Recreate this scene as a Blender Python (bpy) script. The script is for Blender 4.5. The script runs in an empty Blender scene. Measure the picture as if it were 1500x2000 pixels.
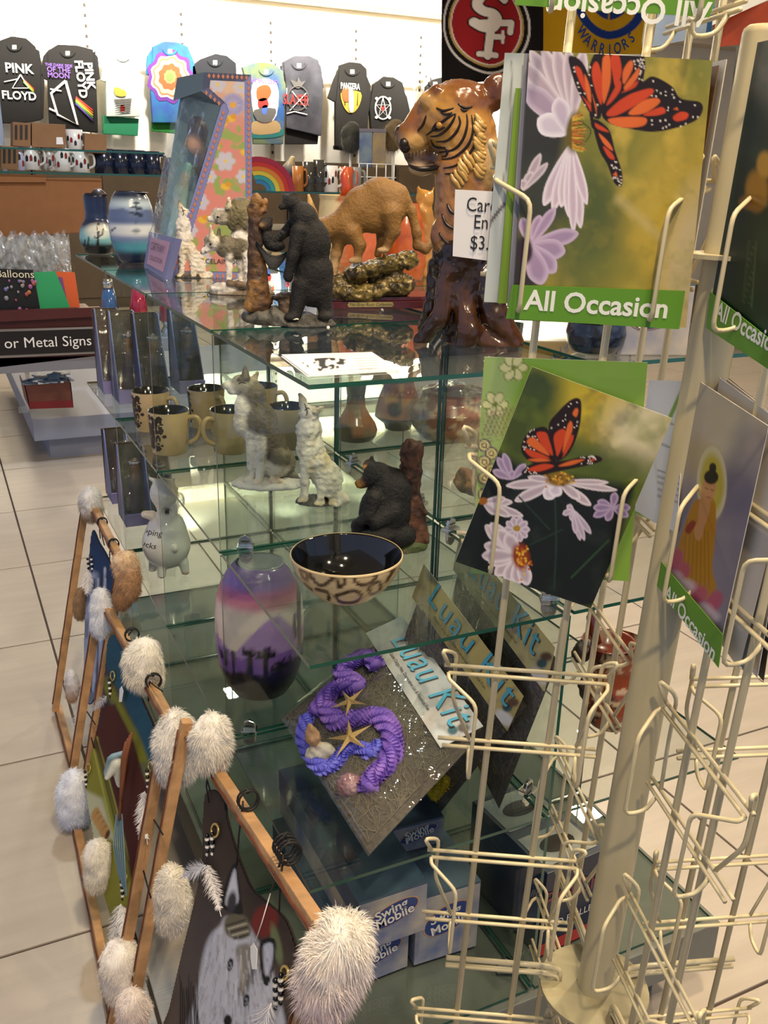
import bpy, bmesh, math, random
import numpy as np
from mathutils import Vector, Matrix
random.seed(7); RNG = np.random.default_rng(7)
scene = bpy.context.scene
COL = scene.collection

# ------------------------------------------------------------------ camera
FPX = 1803.0
CAM = np.array([-.3166, -.8265, 1.2908])
_rx, _rr, _rz = np.radians([70.074, 1.52, -25.894])
_c, _s = np.cos, np.sin
MC = (np.array([[_c(_rz), -_s(_rz), 0], [_s(_rz), _c(_rz), 0], [0, 0, 1]])
      @ np.array([[1, 0, 0], [0, _c(_rx), -_s(_rx)], [0, _s(_rx), _c(_rx)]])
      @ np.array([[_c(_rr), -_s(_rr), 0], [_s(_rr), _c(_rr), 0], [0, 0, 1]]))
cd = bpy.data.cameras.new('camera'); cam = bpy.data.objects.new('camera', cd); COL.objects.link(cam)
cd.sensor_fit = 'HORIZONTAL'; cd.sensor_width = 36; cd.lens = FPX / 1500 * 36; cd.clip_start = .02; cd.clip_end = 100
m4 = Matrix([[*MC[i], CAM[i]] for i in range(3)] + [[0, 0, 0, 1]])
cam.matrix_world = m4
scene.camera = cam

# ------------------------------------------------------------------ world, lights, exposure
w = bpy.data.worlds.new('world'); scene.world = w; w.use_nodes = True
w.node_tree.nodes['Background'].inputs[0].default_value = (.60, .70, 1.0, 1)
w.node_tree.nodes['Background'].inputs[1].default_value = .5
def area(name, loc, rot, size, power, color, size_y=None):
    l = bpy.data.lights.new(name, 'AREA'); l.energy = power; l.color = color; l.size = size
    if size_y: l.shape = 'RECTANGLE'; l.size_y = size_y
    o = bpy.data.objects.new(name, l); o.location = loc; o.rotation_euler = rot; COL.objects.link(o); return o
def spot(name, loc, target, power, color, angle=70, blend=.6, rad=.06):
    l = bpy.data.lights.new(name, 'SPOT'); l.energy = power; l.color = color; l.spot_size = math.radians(angle); l.spot_blend = blend; l.shadow_soft_size = rad
    o = bpy.data.objects.new(name, l); o.location = loc
    d = Vector(target) - Vector(loc); o.rotation_euler = d.to_track_quat('-Z', 'Y').to_euler(); COL.objects.link(o); return o
WARM = (1.0, .80, .56)
NEUT = (1.0, .90, .76)
area('ceiling_downlight', (.1, -.7, 3.05), (0, 0, 0), .16, 42, WARM)
area('ceiling_downlight', (1.9, .4, 3.05), (0, 0, 0), .16, 44, WARM)
area('ceiling_downlight', (.4, 2.4, 3.05), (0, 0, 0), .16, 36, (.82, .88, 1.0))
area('ceiling_downlight', (3.2, 3.2, 3.05), (0, 0, 0), .16, 38, WARM)
area('ceiling_downlight', (1.5, 5.6, 3.05), (0, 0, 0), .16, 40, NEUT)
spot('track_spotlight', (-.5, -1.5, 3.0), (.25, .3, 1.1), 95, WARM, 60, .7, .05)
spot('track_spotlight', (1.2, -1.3, 3.0), (.2, -.2, 1.0), 80, WARM, 60, .7, .05)
for i in range(6):
    x = .6 + i * 1.15
    spot('track_spotlight', (x, 7.9, 3.0), (x + .1, 9.45, 2.75), 420, (1, .93, .80), 95, .8, .08)
scene.view_settings.view_transform = 'Standard'; scene.view_settings.look = 'None'
scene.view_settings.gamma = 1; scene.view_settings.use_curve_mapping = False
scene.view_settings.exposure = .22
scene.cycles.transparent_max_bounces = 64
scene.cycles.max_bounces = 10

# ------------------------------------------------------------------ helpers
def ray(x, y): return MC @ np.array([(x - 750) / FPX, -(y - 1000) / FPX, -1.])
def proj(P):
    v = (np.asarray(P, float) - CAM) @ MC
    return np.stack([750 + FPX * v[..., 0] / -v[..., 2], 1000 - FPX * v[..., 1] / -v[..., 2], -v[..., 2]], -1)
def at(x, y, z=None, Y=None, X=None, D=None, plane=None):
    d = ray(x, y)
    if z is not None: t = (z - CAM[2]) / d[2]
    elif Y is not None: t = (Y - CAM[1]) / d[1]
    elif X is not None: t = (X - CAM[0]) / d[0]
    elif plane is not None: t = np.dot(plane[0] - CAM, plane[1]) / np.dot(d, plane[1])
    else: t = D
    return CAM + d * t
def lin(h):
    if isinstance(h, str):
        h = h.lstrip('#'); r = [int(h[i:i + 2], 16) / 255 for i in (0, 2, 4)]
        return tuple(((v + .055) / 1.055) ** 2.4 if v > .04045 else v / 12.92 for v in r)
    return tuple(h)
_mats = {}
def mat(name, color=(.8, .8, .8), rough=.5, metal=0., spec=.5, noise=0, nscale=20., bump=0., bscale=60., attr=False, emit=0, color2=None, trans=0, coat=0, sheen=0, stretch=None):
    if name in _mats: return _mats[name]
    m = bpy.data.materials.new(name); m.use_nodes = True; nt = m.node_tree; b = nt.nodes['Principled BSDF']
    c = (*lin(color), 1)
    b.inputs['Base Color'].default_value = c; b.inputs['Roughness'].default_value = rough; b.inputs['Metallic'].default_value = metal
    b.inputs['Specular IOR Level'].default_value = spec; b.inputs['Coat Weight'].default_value = coat; b.inputs['Coat Roughness'].default_value = .08
    if sheen: b.inputs['Sheen Weight'].default_value = sheen
    src = None
    tc = nt.nodes.new('ShaderNodeTexCoord'); vec = tc.outputs['Object']
    if stretch:
        mp = nt.nodes.new('ShaderNodeMapping'); mp.inputs['Scale'].default_value = stretch; nt.links.new(vec, mp.inputs[0]); vec = mp.outputs[0]
    if attr:
        a = nt.nodes.new('ShaderNodeAttribute'); a.attribute_name = 'Col'; src = a.outputs['Color']
    if noise or color2:
        n = nt.nodes.new('ShaderNodeTexNoise'); n.inputs['Scale'].default_value = nscale; n.inputs['Detail'].default_value = 5; nt.links.new(vec, n.inputs['Vector'])
        mx = nt.nodes.new('ShaderNodeMix'); mx.data_type = 'RGBA'
        if color2:
            rr = nt.nodes.new('ShaderNodeMapRange'); rr.inputs[1].default_value = .38; rr.inputs[2].default_value = .62; nt.links.new(n.outputs['Fac'], rr.inputs[0]); nt.links.new(rr.outputs[0], mx.inputs[0])
            mx.inputs[7].default_value = (*lin(color2), 1)
            if src: nt.links.new(src, mx.inputs[6])
            else: mx.inputs[6].default_value = c
        else:
            mx.blend_type = 'MULTIPLY'; mx.inputs[0].default_value = 1
            rr = nt.nodes.new('ShaderNodeMapRange'); rr.inputs[1].default_value = .3; rr.inputs[2].default_value = .7; rr.inputs[3].default_value = 1 - noise; rr.inputs[4].default_value = 1 + noise * .4; nt.links.new(n.outputs['Fac'], rr.inputs[0])
            cmb = nt.nodes.new('ShaderNodeCombineColor')
            for i in range(3): nt.links.new(rr.outputs[0], cmb.inputs[i])
            if src: nt.links.new(src, mx.inputs[6])
            else: mx.inputs[6].default_value = c
            nt.links.new(cmb.outputs[0], mx.inputs[7])
        src = mx.outputs[2]
    if src: nt.links.new(src, b.inputs['Base Color'])
    if bump:
        n2 = nt.nodes.new('ShaderNodeTexNoise'); n2.inputs['Scale'].default_value = bscale; n2.inputs['Detail'].default_value = 4; nt.links.new(vec, n2.inputs['Vector'])
        bp = nt.nodes.new('ShaderNodeBump'); bp.inputs['Strength'].default_value = bump; bp.inputs['Distance'].default_value = .004; nt.links.new(n2.outputs['Fac'], bp.inputs['Height']); nt.links.new(bp.outputs[0], b.inputs['Normal'])
    if trans:
        b.inputs['Alpha'].default_value = 1 - trans
    if emit:
        b.inputs['Emission Color'].default_value = c; b.inputs['Emission Strength'].default_value = emit
    _mats[name] = m; return m
def clear_mat(name, tint=(.93, .97, .95), f0=.045, gain=.9, rough=.0, haze=0., bump=0, bscale=30):
    """thin clear sheet: transparent with a facing-dependent mirror"""
    if name in _mats: return _mats[name]
    m = bpy.data.materials.new(name); m.use_nodes = True; nt = m.node_tree; nt.nodes.clear(); N = nt.nodes.new; L = nt.links.new
    out = N('ShaderNodeOutputMaterial'); tr = N('ShaderNodeBsdfTransparent'); tr.inputs[0].default_value = (*tint, 1)
    gl = N('ShaderNodeBsdfGlossy'); gl.inputs['Roughness'].default_value = rough; gl.inputs[0].default_value = (1, 1, 1, 1)
    lw = N('ShaderNodeLayerWeight'); lw.inputs[0].default_value = .5
    p = N('ShaderNodeMath'); p.operation = 'POWER'; p.inputs[1].default_value = 4.; L(lw.outputs['Facing'], p.inputs[0])
    q = N('ShaderNodeMath'); q.operation = 'MULTIPLY_ADD'; q.inputs[1].default_value = gain; q.inputs[2].default_value = f0; L(p.outputs[0], q.inputs[0])
    mx = N('ShaderNodeMixShader'); L(q.outputs[0], mx.inputs[0]); L(gl.outputs[0], mx.inputs[2])
    if haze:
        df = N('ShaderNodeBsdfDiffuse'); df.inputs[0].default_value = (.75, .78, .76, 1); m2 = N('ShaderNodeMixShader'); m2.inputs[0].default_value = haze
        L(tr.outputs[0], m2.inputs[1]); L(df.outputs[0], m2.inputs[2]); L(m2.outputs[0], mx.inputs[1])
    else: L(tr.outputs[0], mx.inputs[1])
    if bump:
        tc = N('ShaderNodeTexCoord'); n2 = N('ShaderNodeTexNoise'); n2.inputs['Scale'].default_value = bscale; n2.inputs['Detail'].default_value = 3; L(tc.outputs['Object'], n2.inputs['Vector'])
        bp = N('ShaderNodeBump'); bp.inputs['Strength'].default_value = bump; bp.inputs['Distance'].default_value = .02; L(n2.outputs['Fac'], bp.inputs['Height']); L(bp.outputs[0], gl.inputs['Normal']); L(bp.outputs[0], lw.inputs['Normal'])
    L(mx.outputs[0], out.inputs[0]); _mats[name] = m; return m

def link(name, me, parent=None, mats=None):
    o = bpy.data.objects.new(name, me); COL.objects.link(o)
    for m in (mats or []): me.materials.append(m)
    if parent is not None: o.parent = parent
    return o
def tag(o, label=None, cat=None, group=None, kind=None):
    if label: o['label'] = label
    if cat: o['category'] = cat
    if group: o['group'] = group
    if kind: o['kind'] = kind
    return o
def thing(name, label, cat, loc=(0, 0, 0), group=None, rz=0):
    o = bpy.data.objects.new(name, None); COL.objects.link(o); o.location = tuple(float(v) for v in loc); o.rotation_euler = (0, 0, rz); o.empty_display_size = .02
    return tag(o, label, cat, group)
def org(o): return np.array(o.location) if o is not None else np.zeros(3)
def copy_tree(o, parent=None):
    c = o.copy(); COL.objects.link(c); c.parent = parent
    for ch in list(o.children): copy_tree(ch, c)
    return c

class MB:
    """collects world-space shapes; build() links them as one mesh, local to its parent's base"""
    def __init__(s): s.v = []; s.f = []; s.m = []; s.sm = []
    def add(s, v, f, m=0, smooth=False):
        k = len(s.v); s.v += [tuple(map(float, p)) for p in v]; s.f += [tuple(i + k for i in q) for q in f]; s.m += [m] * len(f); s.sm += [smooth] * len(f); return s
    def hexa(s, p, m=0):   # 8 corners: bottom 4 ccw, top 4 ccw
        return s.add(p, [(3, 2, 1, 0), (4, 5, 6, 7), (0, 1, 5, 4), (1, 2, 6, 5), (2, 3, 7, 6), (3, 0, 4, 7)], m)
    def box(s, a, b, m=0):
        x0, y0, z0 = a; x1, y1, z1 = b
        return s.hexa([(x0, y0, z0), (x1, y0, z0), (x1, y1, z0), (x0, y1, z0), (x0, y0, z1), (x1, y0, z1), (x1, y1, z1), (x0, y1, z1)], m)
    def obox(s, c, ax, ay, az, m=0):  # half-axes vectors
        c, ax, ay, az = map(lambda q: np.asarray(q, float), (c, ax, ay, az))
        return s.hexa([c - ax - ay - az, c + ax - ay - az, c + ax + ay - az, c - ax + ay - az, c - ax - ay + az, c + ax - ay + az, c + ax + ay + az, c - ax + ay + az], m)
    def slab(s, pts, n, t, m=0):      # polygon extruded along n by t
        pts = [np.asarray(p, float) for p in pts]; n = np.asarray(n, float); k = len(pts)
        a = np.zeros(3)
        for i in range(k): a += np.cross(pts[i] - pts[0], pts[(i + 1) % k] - pts[0])
        if np.dot(a, n) < 0: pts = pts[::-1]
        top = [p + n * t for p in pts]
        f = [tuple(range(k, 2 * k)), tuple(range(k - 1, -1, -1))] + [(i, (i + 1) % k, k + (i + 1) % k, k + i) for i in range(k)]
        return s.add(pts + top, f, m)
    def tube(s, pts, r, n=8, m=0, caps=True, closed=False):
        pts = [np.asarray(p, float) for p in pts]; k = len(pts); rr = r if hasattr(r, '__len__') else [r] * k
        base = len(s.v); V = []; prev = None
        for i, p in enumerate(pts):
            if closed: t = pts[(i + 1) % k] - pts[i - 1]
            else: t = pts[min(i + 1, k - 1)] - pts[max(i - 1, 0)]
            t = t / (np.linalg.norm(t) + 1e-12)
            if prev is None: u = np.cross(t, [0, 0, 1.]) if abs(t[2]) < .9 else np.cross(t, [1., 0, 0])
            else: u = prev - t * np.dot(prev, t)
            u = u / (np.linalg.norm(u) + 1e-12); prev = u; w_ = np.cross(t, u)
            V += [p + rr[i] * (math.cos(a) * u + math.sin(a) * w_) for a in (2 * math.pi * j / n for j in range(n))]
        F = []
        for i in range(k if closed else k - 1):
            a, b = i * n, ((i + 1) % k) * n
            F += [(a + j, a + (j + 1) % n, b + (j + 1) % n, b + j) for j in range(n)]
        if caps and not closed: F += [tuple(range(n - 1, -1, -1)), tuple(range((k - 1) * n, k * n))]
        return s.add(V, F, m, True)
    def lathe(s, c, prof, n=32, m=0, ax=None, sx=1., sy=1., caps=True):   # prof: (z, r[, mat]) from bottom to top, relative to c
        c = np.asarray(c, float); V = []; F = []; k = len(prof)
        for q in prof:
            for j in range(n):
                a = 2 * math.pi * j / n; V.append(c + np.array([q[1] * sx * math.cos(a), q[1] * sy * math.sin(a), q[0]]))
        base = len(s.v); s.v += [tuple(map(float, p)) for p in V]
        for i in range(k - 1):
            mm = prof[i][2] if len(prof[i]) > 2 else m
            for j in range(n):
                s.f.append((base + i * n + j, base + i * n + (j + 1) % n, base + (i + 1) * n + (j + 1) % n, base + (i + 1) * n + j)); s.m.append(mm); s.sm.append(True)
        if caps and prof[0][1] > 1e-5: s.f.append(tuple(base + j for j in range(n - 1, -1, -1))); s.m.append(prof[0][2] if len(prof[0]) > 2 else m); s.sm.append(False)
        if caps and prof[-1][1] > 1e-5: s.f.append(tuple(base + (k - 1) * n + j for j in range(n))); s.m.append(m if len(prof[-1]) < 3 else prof[-1][2]); s.sm.append(False)
        return s
    def sph(s, c, r, n=12, m=0, A=None):
        r = np.ones(3) * r; V = []; F = []; h = n // 2
        A = np.eye(3) if A is None else A
        for i in range(h + 1):
            t = math.pi * i / h
            for j in range(n):
                a = 2 * math.pi * j / n; V.append(np.asarray(c) + A @ (r * np.array([math.sin(t) * math.cos(a), math.sin(t) * math.sin(a), -math.cos(t)])))
        for i in range(h):
            for j in range(n): F.append((i * n + j, i * n + (j + 1) % n, (i + 1) * n + (j + 1) % n, (i + 1) * n + j))
        return s.add(V, F, m, True)
    def build(s, name, mats, parent=None, bevel=0, merge=False):
        if not isinstance(mats, (list, tuple)): mats = [mats]
        o = org(parent) if parent is not None and parent.parent is None else (org(parent.parent) if parent is not None else np.zeros(3))
        me = bpy.data.meshes.new(name); me.from_pydata([tuple(np.array(p) - o) for p in s.v], [], s.f)
        me.polygons.foreach_set('material_index', s.m); me.polygons.foreach_set('use_smooth', s.sm)
        if bevel or merge:
            bm = bmesh.new(); bm.from_mesh(me)
            if merge: bmesh.ops.remove_doubles(bm, verts=bm.verts, dist=1e-6)
            if bevel: bmesh.ops.bevel(bm, geom=list(bm.edges), offset=bevel, segments=2, affect='EDGES', profile=.6)
            bm.to_mesh(me); bm.free()
        me.update()
        return link(name, me, parent, mats)

def text_mesh(txt, name, mtl, parent, o, ux, uy, size, align='CENTER', bold=0., shear=0., lift=.0006, spacing=1., arc=None, wid=1.):
    """flat lettering: o = baseline anchor, ux / uy = unit directions of writing / letter height"""
    cu = bpy.data.curves.new('t', 'FONT'); cu.body = txt; cu.size = 1; cu.align_x = align; cu.offset = bold; cu.shear = shear; cu.space_character = spacing; cu.resolution_u = 3
    ob = bpy.data.objects.new('t', cu); COL.objects.link(ob)
    me0 = bpy.data.meshes.new_from_object(ob.evaluated_get(bpy.context.evaluated_depsgraph_get()))
    bpy.data.objects.remove(ob); bpy.data.curves.remove(cu)
    n = len(me0.vertices); co = np.zeros(n * 3); me0.vertices.foreach_get('co', co); co = co.reshape(-1, 3)
    x, y = co[:, 0] * size * wid, co[:, 1] * size
    if arc:   # bend on a circle of radius arc (positive: arches up)
        a = x / arc; rr_ = arc + y; x = rr_ * np.sin(a); y = rr_ * np.cos(a) - arc
    o, ux, uy = (np.asarray(q, float) for q in (o, ux, uy)); nn = np.cross(ux, uy)
    P = o + x[:, None] * ux + y[:, None] * uy + nn * lift - (org(parent if parent.parent is None else parent.parent))
    me0.vertices.foreach_set('co', P.ravel()); me0.update(); me0.name = name
    return link(name, me0, parent, [mtl])

# value noise on arrays -------------------------------------------------------
_P = RNG.random((64, 64, 64))
def vnoise(p, f):
    q = np.asarray(p) * f; i = np.floor(q).astype(int); t = q - i; t = t * t * (3 - 2 * t); r = 0
    for dx in (0, 1):
        for dy in (0, 1):
            for dz in (0, 1):
                wgt = (t[..., 0] if dx else 1 - t[..., 0]) * (t[..., 1] if dy else 1 - t[..., 1]) * (t[..., 2] if dz else 1 - t[..., 2])
                r = r + wgt * _P[(i[..., 0] + dx) % 64, (i[..., 1] + dy) % 64, (i[..., 2] + dz) % 64]
    return r
def fbm(p, f, o=3):
    r = 0; a = .5; tot = 0
    for k in range(o): r = r + a * vnoise(np.asarray(p) + 3.7 * k, f * 2 ** k); tot += a; a *= .5
    return r / tot

# painter: flat prints as vertex colours on a fine grid ------------------------
class Paint:
    def __init__(s, x, y, base): s.x = x; s.y = y; s.c = np.tile(np.array(lin(base)), (len(x), 1)); s.p3 = np.stack([x, y, x * 0], -1)
    def mixw(s, wgt, col): s.c = s.c * (1 - wgt[:, None]) + np.array(lin(col)) * wgt[:, None]; return s
    def sd_poly(s, pts):
        px, py = s.x, s.y; d = np.full(len(px), 1e9); ins = np.zeros(len(px), bool); k = len(pts)
        for i in range(k):
            ax, ay = pts[i]; bx, by = pts[(i + 1) % k]; ex, ey = bx - ax, by - ay; wx, wy = px - ax, py - ay
            t = np.clip((wx * ex + wy * ey) / (ex * ex + ey * ey + 1e-9), 0, 1); d = np.minimum(d, np.hypot(wx - t * ex, wy - t * ey))
            cnd = ((ay > py) != (by > py)) & (px < (bx - ax) * (py - ay) / (by - ay + 1e-9) + ax); ins ^= cnd
        return np.where(ins, -d, d)
    def poly(s, pts, col, soft=1.5, a=1., smooth=True):
        if smooth and len(pts) > 3: pts = spline(pts, True)
        return s.mixw(np.clip(.5 - s.sd_poly(pts) / soft, 0, 1) * a, col)
    def hard(s, pts, col, soft=1.5, a=1.): return s.poly(pts, col, soft, a, False)
    def ell(s, cx, cy, rx, ry, col, rot=0, soft=.15, a=1.):
        t = math.radians(rot); dx, dy = s.x - cx, s.y - cy; u = dx * math.cos(t) + dy * math.sin(t); v = -dx * math.sin(t) + dy * math.cos(t)
        return s.mixw(np.clip((1 - np.hypot(u / rx, v / ry)) / soft + .5, 0, 1) * a, col)
    def line(s, pts, wd, col, soft=1.5, a=1., sm=True):
        if sm and len(pts) > 2: pts = spline(pts, False)
        d = np.full(len(s.x), 1e9); k = len(pts) - 1
        for i in range(k):
            ax, ay = pts[i]; bx, by = pts[i + 1]; ex, ey = bx - ax, by - ay; wx, wy = s.x - ax, s.y - ay
            t = np.clip((wx * ex + wy * ey) / (ex * ex + ey * ey + 1e-9), 0, 1); ww = wd if not hasattr(wd, '__len__') else wd[0] + (wd[1] - wd[0]) * (i + t) / k
            d = np.minimum(d, np.hypot(wx - t * ex, wy - t * ey) - ww / 2)
        return s.mixw(np.clip(.5 - d / soft, 0, 1) * a, col)
    def grad(s, x0, y0, x1, y1, col, a=1.):
        dx, dy = x1 - x0, y1 - y0; t = np.clip(((s.x - x0) * dx + (s.y - y0) * dy) / (dx * dx + dy * dy), 0, 1); return s.mixw(t * t * (3 - 2 * t) * a, col)
    def speck(s, f, lo, hi, col, a=1., o=3, seed=0):
        n = fbm(s.p3 + seed * 17.3, f, o); return s.mixw(np.clip((n - lo) / (hi - lo), 0, 1) * a, col)
    def petal(s, x0, y0, x1, y1, wd, col, edge=None, a=1.):
        dx, dy = x1 - x0, y1 - y0; L = math.hypot(dx, dy); nx, ny = -dy / L, dx / L
        pts = [(x0, y0), (x0 + dx * .35 + nx * wd * .42, y0 + dy * .35 + ny * wd * .42), (x0 + dx * .75 + nx * wd * .5, y0 + dy * .75 + ny * wd * .5), (x1, y1), (x0 + dx * .75 - nx * wd * .5, y0 + dy * .75 - ny * wd * .5), (x0 + dx * .35 - nx * wd * .42, y0 + dy * .35 - ny * wd * .42)]
        pts = spline(pts, True); d = s.sd_poly(pts)
        s.mixw(np.clip(.5 - d / 2, 0, 1) * a, col)
        if edge: s.mixw(np.clip(.5 - d / 2, 0, 1) * np.clip(1 + (d + 1) / (wd * .28), 0, 1) * a, edge)
        return s
def spline(pts, closed=True, n=5):
    P = [np.array(p, float) for p in pts]; k = len(P); out = []
    for i in range(k if closed else k - 1):
        p0 = P[i - 1] if closed or i > 0 else P[0]; p1 = P[i]; p2 = P[(i + 1) % k]; p3 = P[(i + 2) % k] if closed or i + 2 < k else P[-1]
        for j in range(n):
            t = j / n; out.append(tuple(.5 * (2 * p1 + (p2 - p0) * t + (2 * p0 - 5 * p1 + 4 * p2 - p3) * t * t + (3 * p1 - p0 - 3 * p2 + p3) * t ** 3)))
    if not closed: out.append(tuple(P[-1]))
    return out
def set_cols(me, c):
    ca = me.color_attributes.new('Col', 'FLOAT_COLOR', 'POINT'); ca.data.foreach_set('color', np.concatenate([np.clip(c, 0, 1), np.ones((len(c), 1))], 1).astype(np.float32).ravel())
def print_sheet(name, mtl, parent, q, nx, ny, fn, base, bend=None):
    """flat printed sheet: q = corners tl, tr, br, bl (3D); fn(Paint) draws in the sheet's picture coordinates"""
    q = [np.asarray(p, float) for p in q]; u, v = np.meshgrid(np.linspace(0, 1, nx), np.linspace(0, 1, ny)); u = u.ravel()[:, None]; v = v.ravel()[:, None]
    P = (1 - v) * ((1 - u) * q[0] + u * q[1]) + v * ((1 - u) * q[3] + u * q[2])
    pp = proj(P); pt = Paint(pp[:, 0], pp[:, 1], base); fn(pt)
    if bend is not None: P = P + bend(u, v)
    i, j = np.meshgrid(np.arange(nx - 1), np.arange(ny - 1)); a = (j * nx + i).ravel(); F = np.stack([a, a + nx, a + nx + 1, a + 1], 1)
    me = bpy.data.meshes.new(name); o = org(parent) if parent is not None and parent.parent is None else (org(parent.parent) if parent is not None else 0)
    me.from_pydata((P - o).tolist(), [], F.tolist()); set_cols(me, pt.c); me.polygons.foreach_set('use_smooth', [True] * len(F)); me.update()
    return link(name, me, parent, [mtl])
PRINT = mat('printed_card', rough=.38, attr=True, spec=.4)
PRINT_MATTE = mat('printed_cloth', rough=.85, attr=True, spec=.2)

# SDF figurines ---------------------------------------------------------------
def surfnet(F, lo, h):
    ins = F < 0; nx, ny, nz = F.shape; acc = np.zeros((nx - 1, ny - 1, nz - 1, 3)); cnt = np.zeros((nx - 1, ny - 1, nz - 1))
    cs = [(a, b, c) for a in (0, 1) for b in (0, 1) for c in (0, 1)]
    sl = lambda o: (slice(o[0], nx - 1 + o[0]), slice(o[1], ny - 1 + o[1]), slice(o[2], nz - 1 + o[2]))
    for a in cs:
        for ax in range(3):
            if a[ax]: continue
            b = list(a); b[ax] = 1; fa, fb = F[sl(a)], F[sl(b)]; m = (fa < 0) != (fb < 0); t = np.where(m, fa / np.where(fa - fb == 0, 1, fa - fb), 0)
            for k in range(3): acc[..., k] += np.where(m, a[k] + (t if k == ax else 0), 0)
            cnt += m
    act = cnt > 0; idx = -np.ones(act.shape, int); idx[act] = np.arange(act.sum()); ii = np.argwhere(act)
    V = np.asarray(lo) + (ii + acc[act] / cnt[act][:, None]) * h; Q = []
    for ax in range(3):
        u, v = (ax + 1) % 3, (ax + 2) % 3; A = [slice(None)] * 3; B = [slice(None)] * 3; A[ax] = slice(0, -1); B[ax] = slice(1, None)
        sgn = ins[tuple(A)].astype(int) - ins[tuple(B)].astype(int); e = np.argwhere(sgn != 0); sg = sgn[sgn != 0]
        ok = (e[:, u] > 0) & (e[:, v] > 0) & (e[:, u] < F.shape[u] - 1) & (e[:, v] < F.shape[v] - 1); e = e[ok]; sg = sg[ok]
        def g(du, dv):
            q = e.copy(); q[:, u] -= du; q[:, v] -= dv; return idx[q[:, 0], q[:, 1], q[:, 2]]
        f = np.stack([g(1, 1), g(0, 1), g(0, 0), g(1, 0)], 1); f[sg < 0] = f[sg < 0][:, ::-1]; Q.append(f)
    return V, np.concatenate(Q)
class Fig:
    """a frame standing at a point of a shelf: picture-aligned right / depth / up axes, in units of one photo pixel at that depth"""
    def __init__(s, bx, by, z, P=None):
        s.b = at(bx, by, z) if P is None else np.asarray(P, float); s.bx, s.by, dep = proj(s.b); d = s.b - CAM; hd = np.array([d[0], d[1], 0]); L = np.linalg.norm(hd)
        s.dh = hd / L; s.rh = np.array([s.dh[1], -s.dh[0], 0]); s.s = dep / FPX; te = -d[2] / L; s.te = te
        s.up1 = (s.by - proj(s.b + np.array([0, 0, .01]))[1]) / .01; s.lean = (proj(s.b + np.array([0, 0, .01]))[0] - s.bx) / .01
        s.rt = (proj(s.b + s.rh * .01)[0] - s.bx) / .01; s.rty = (proj(s.b + s.rh * .01)[1] - s.by) / .01
    def fr(s, px, py, d=0):    # pixel + depth offset (px) -> frame coords in metres
        d = d * s.s; dx, dy = px - s.bx, py - s.by
        # solve px = rt*x + lean*z ; -py = up*z' - rty*x
        A = np.array([[s.rt, s.lean], [s.rty, -s.up1]]); x, z = np.linalg.solve(A, [dx, dy]); return np.array([x, d, z - s.te * d])
    def w(s, q): q = np.asarray(q); return s.b + q[..., 0:1] * s.rh + q[..., 1:2] * s.dh + q[..., 2:3] * np.array([0, 0, 1.])
    def p(s, px, py, d=0): return s.w(s.fr(px, py, d)[None])[0]
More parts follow.
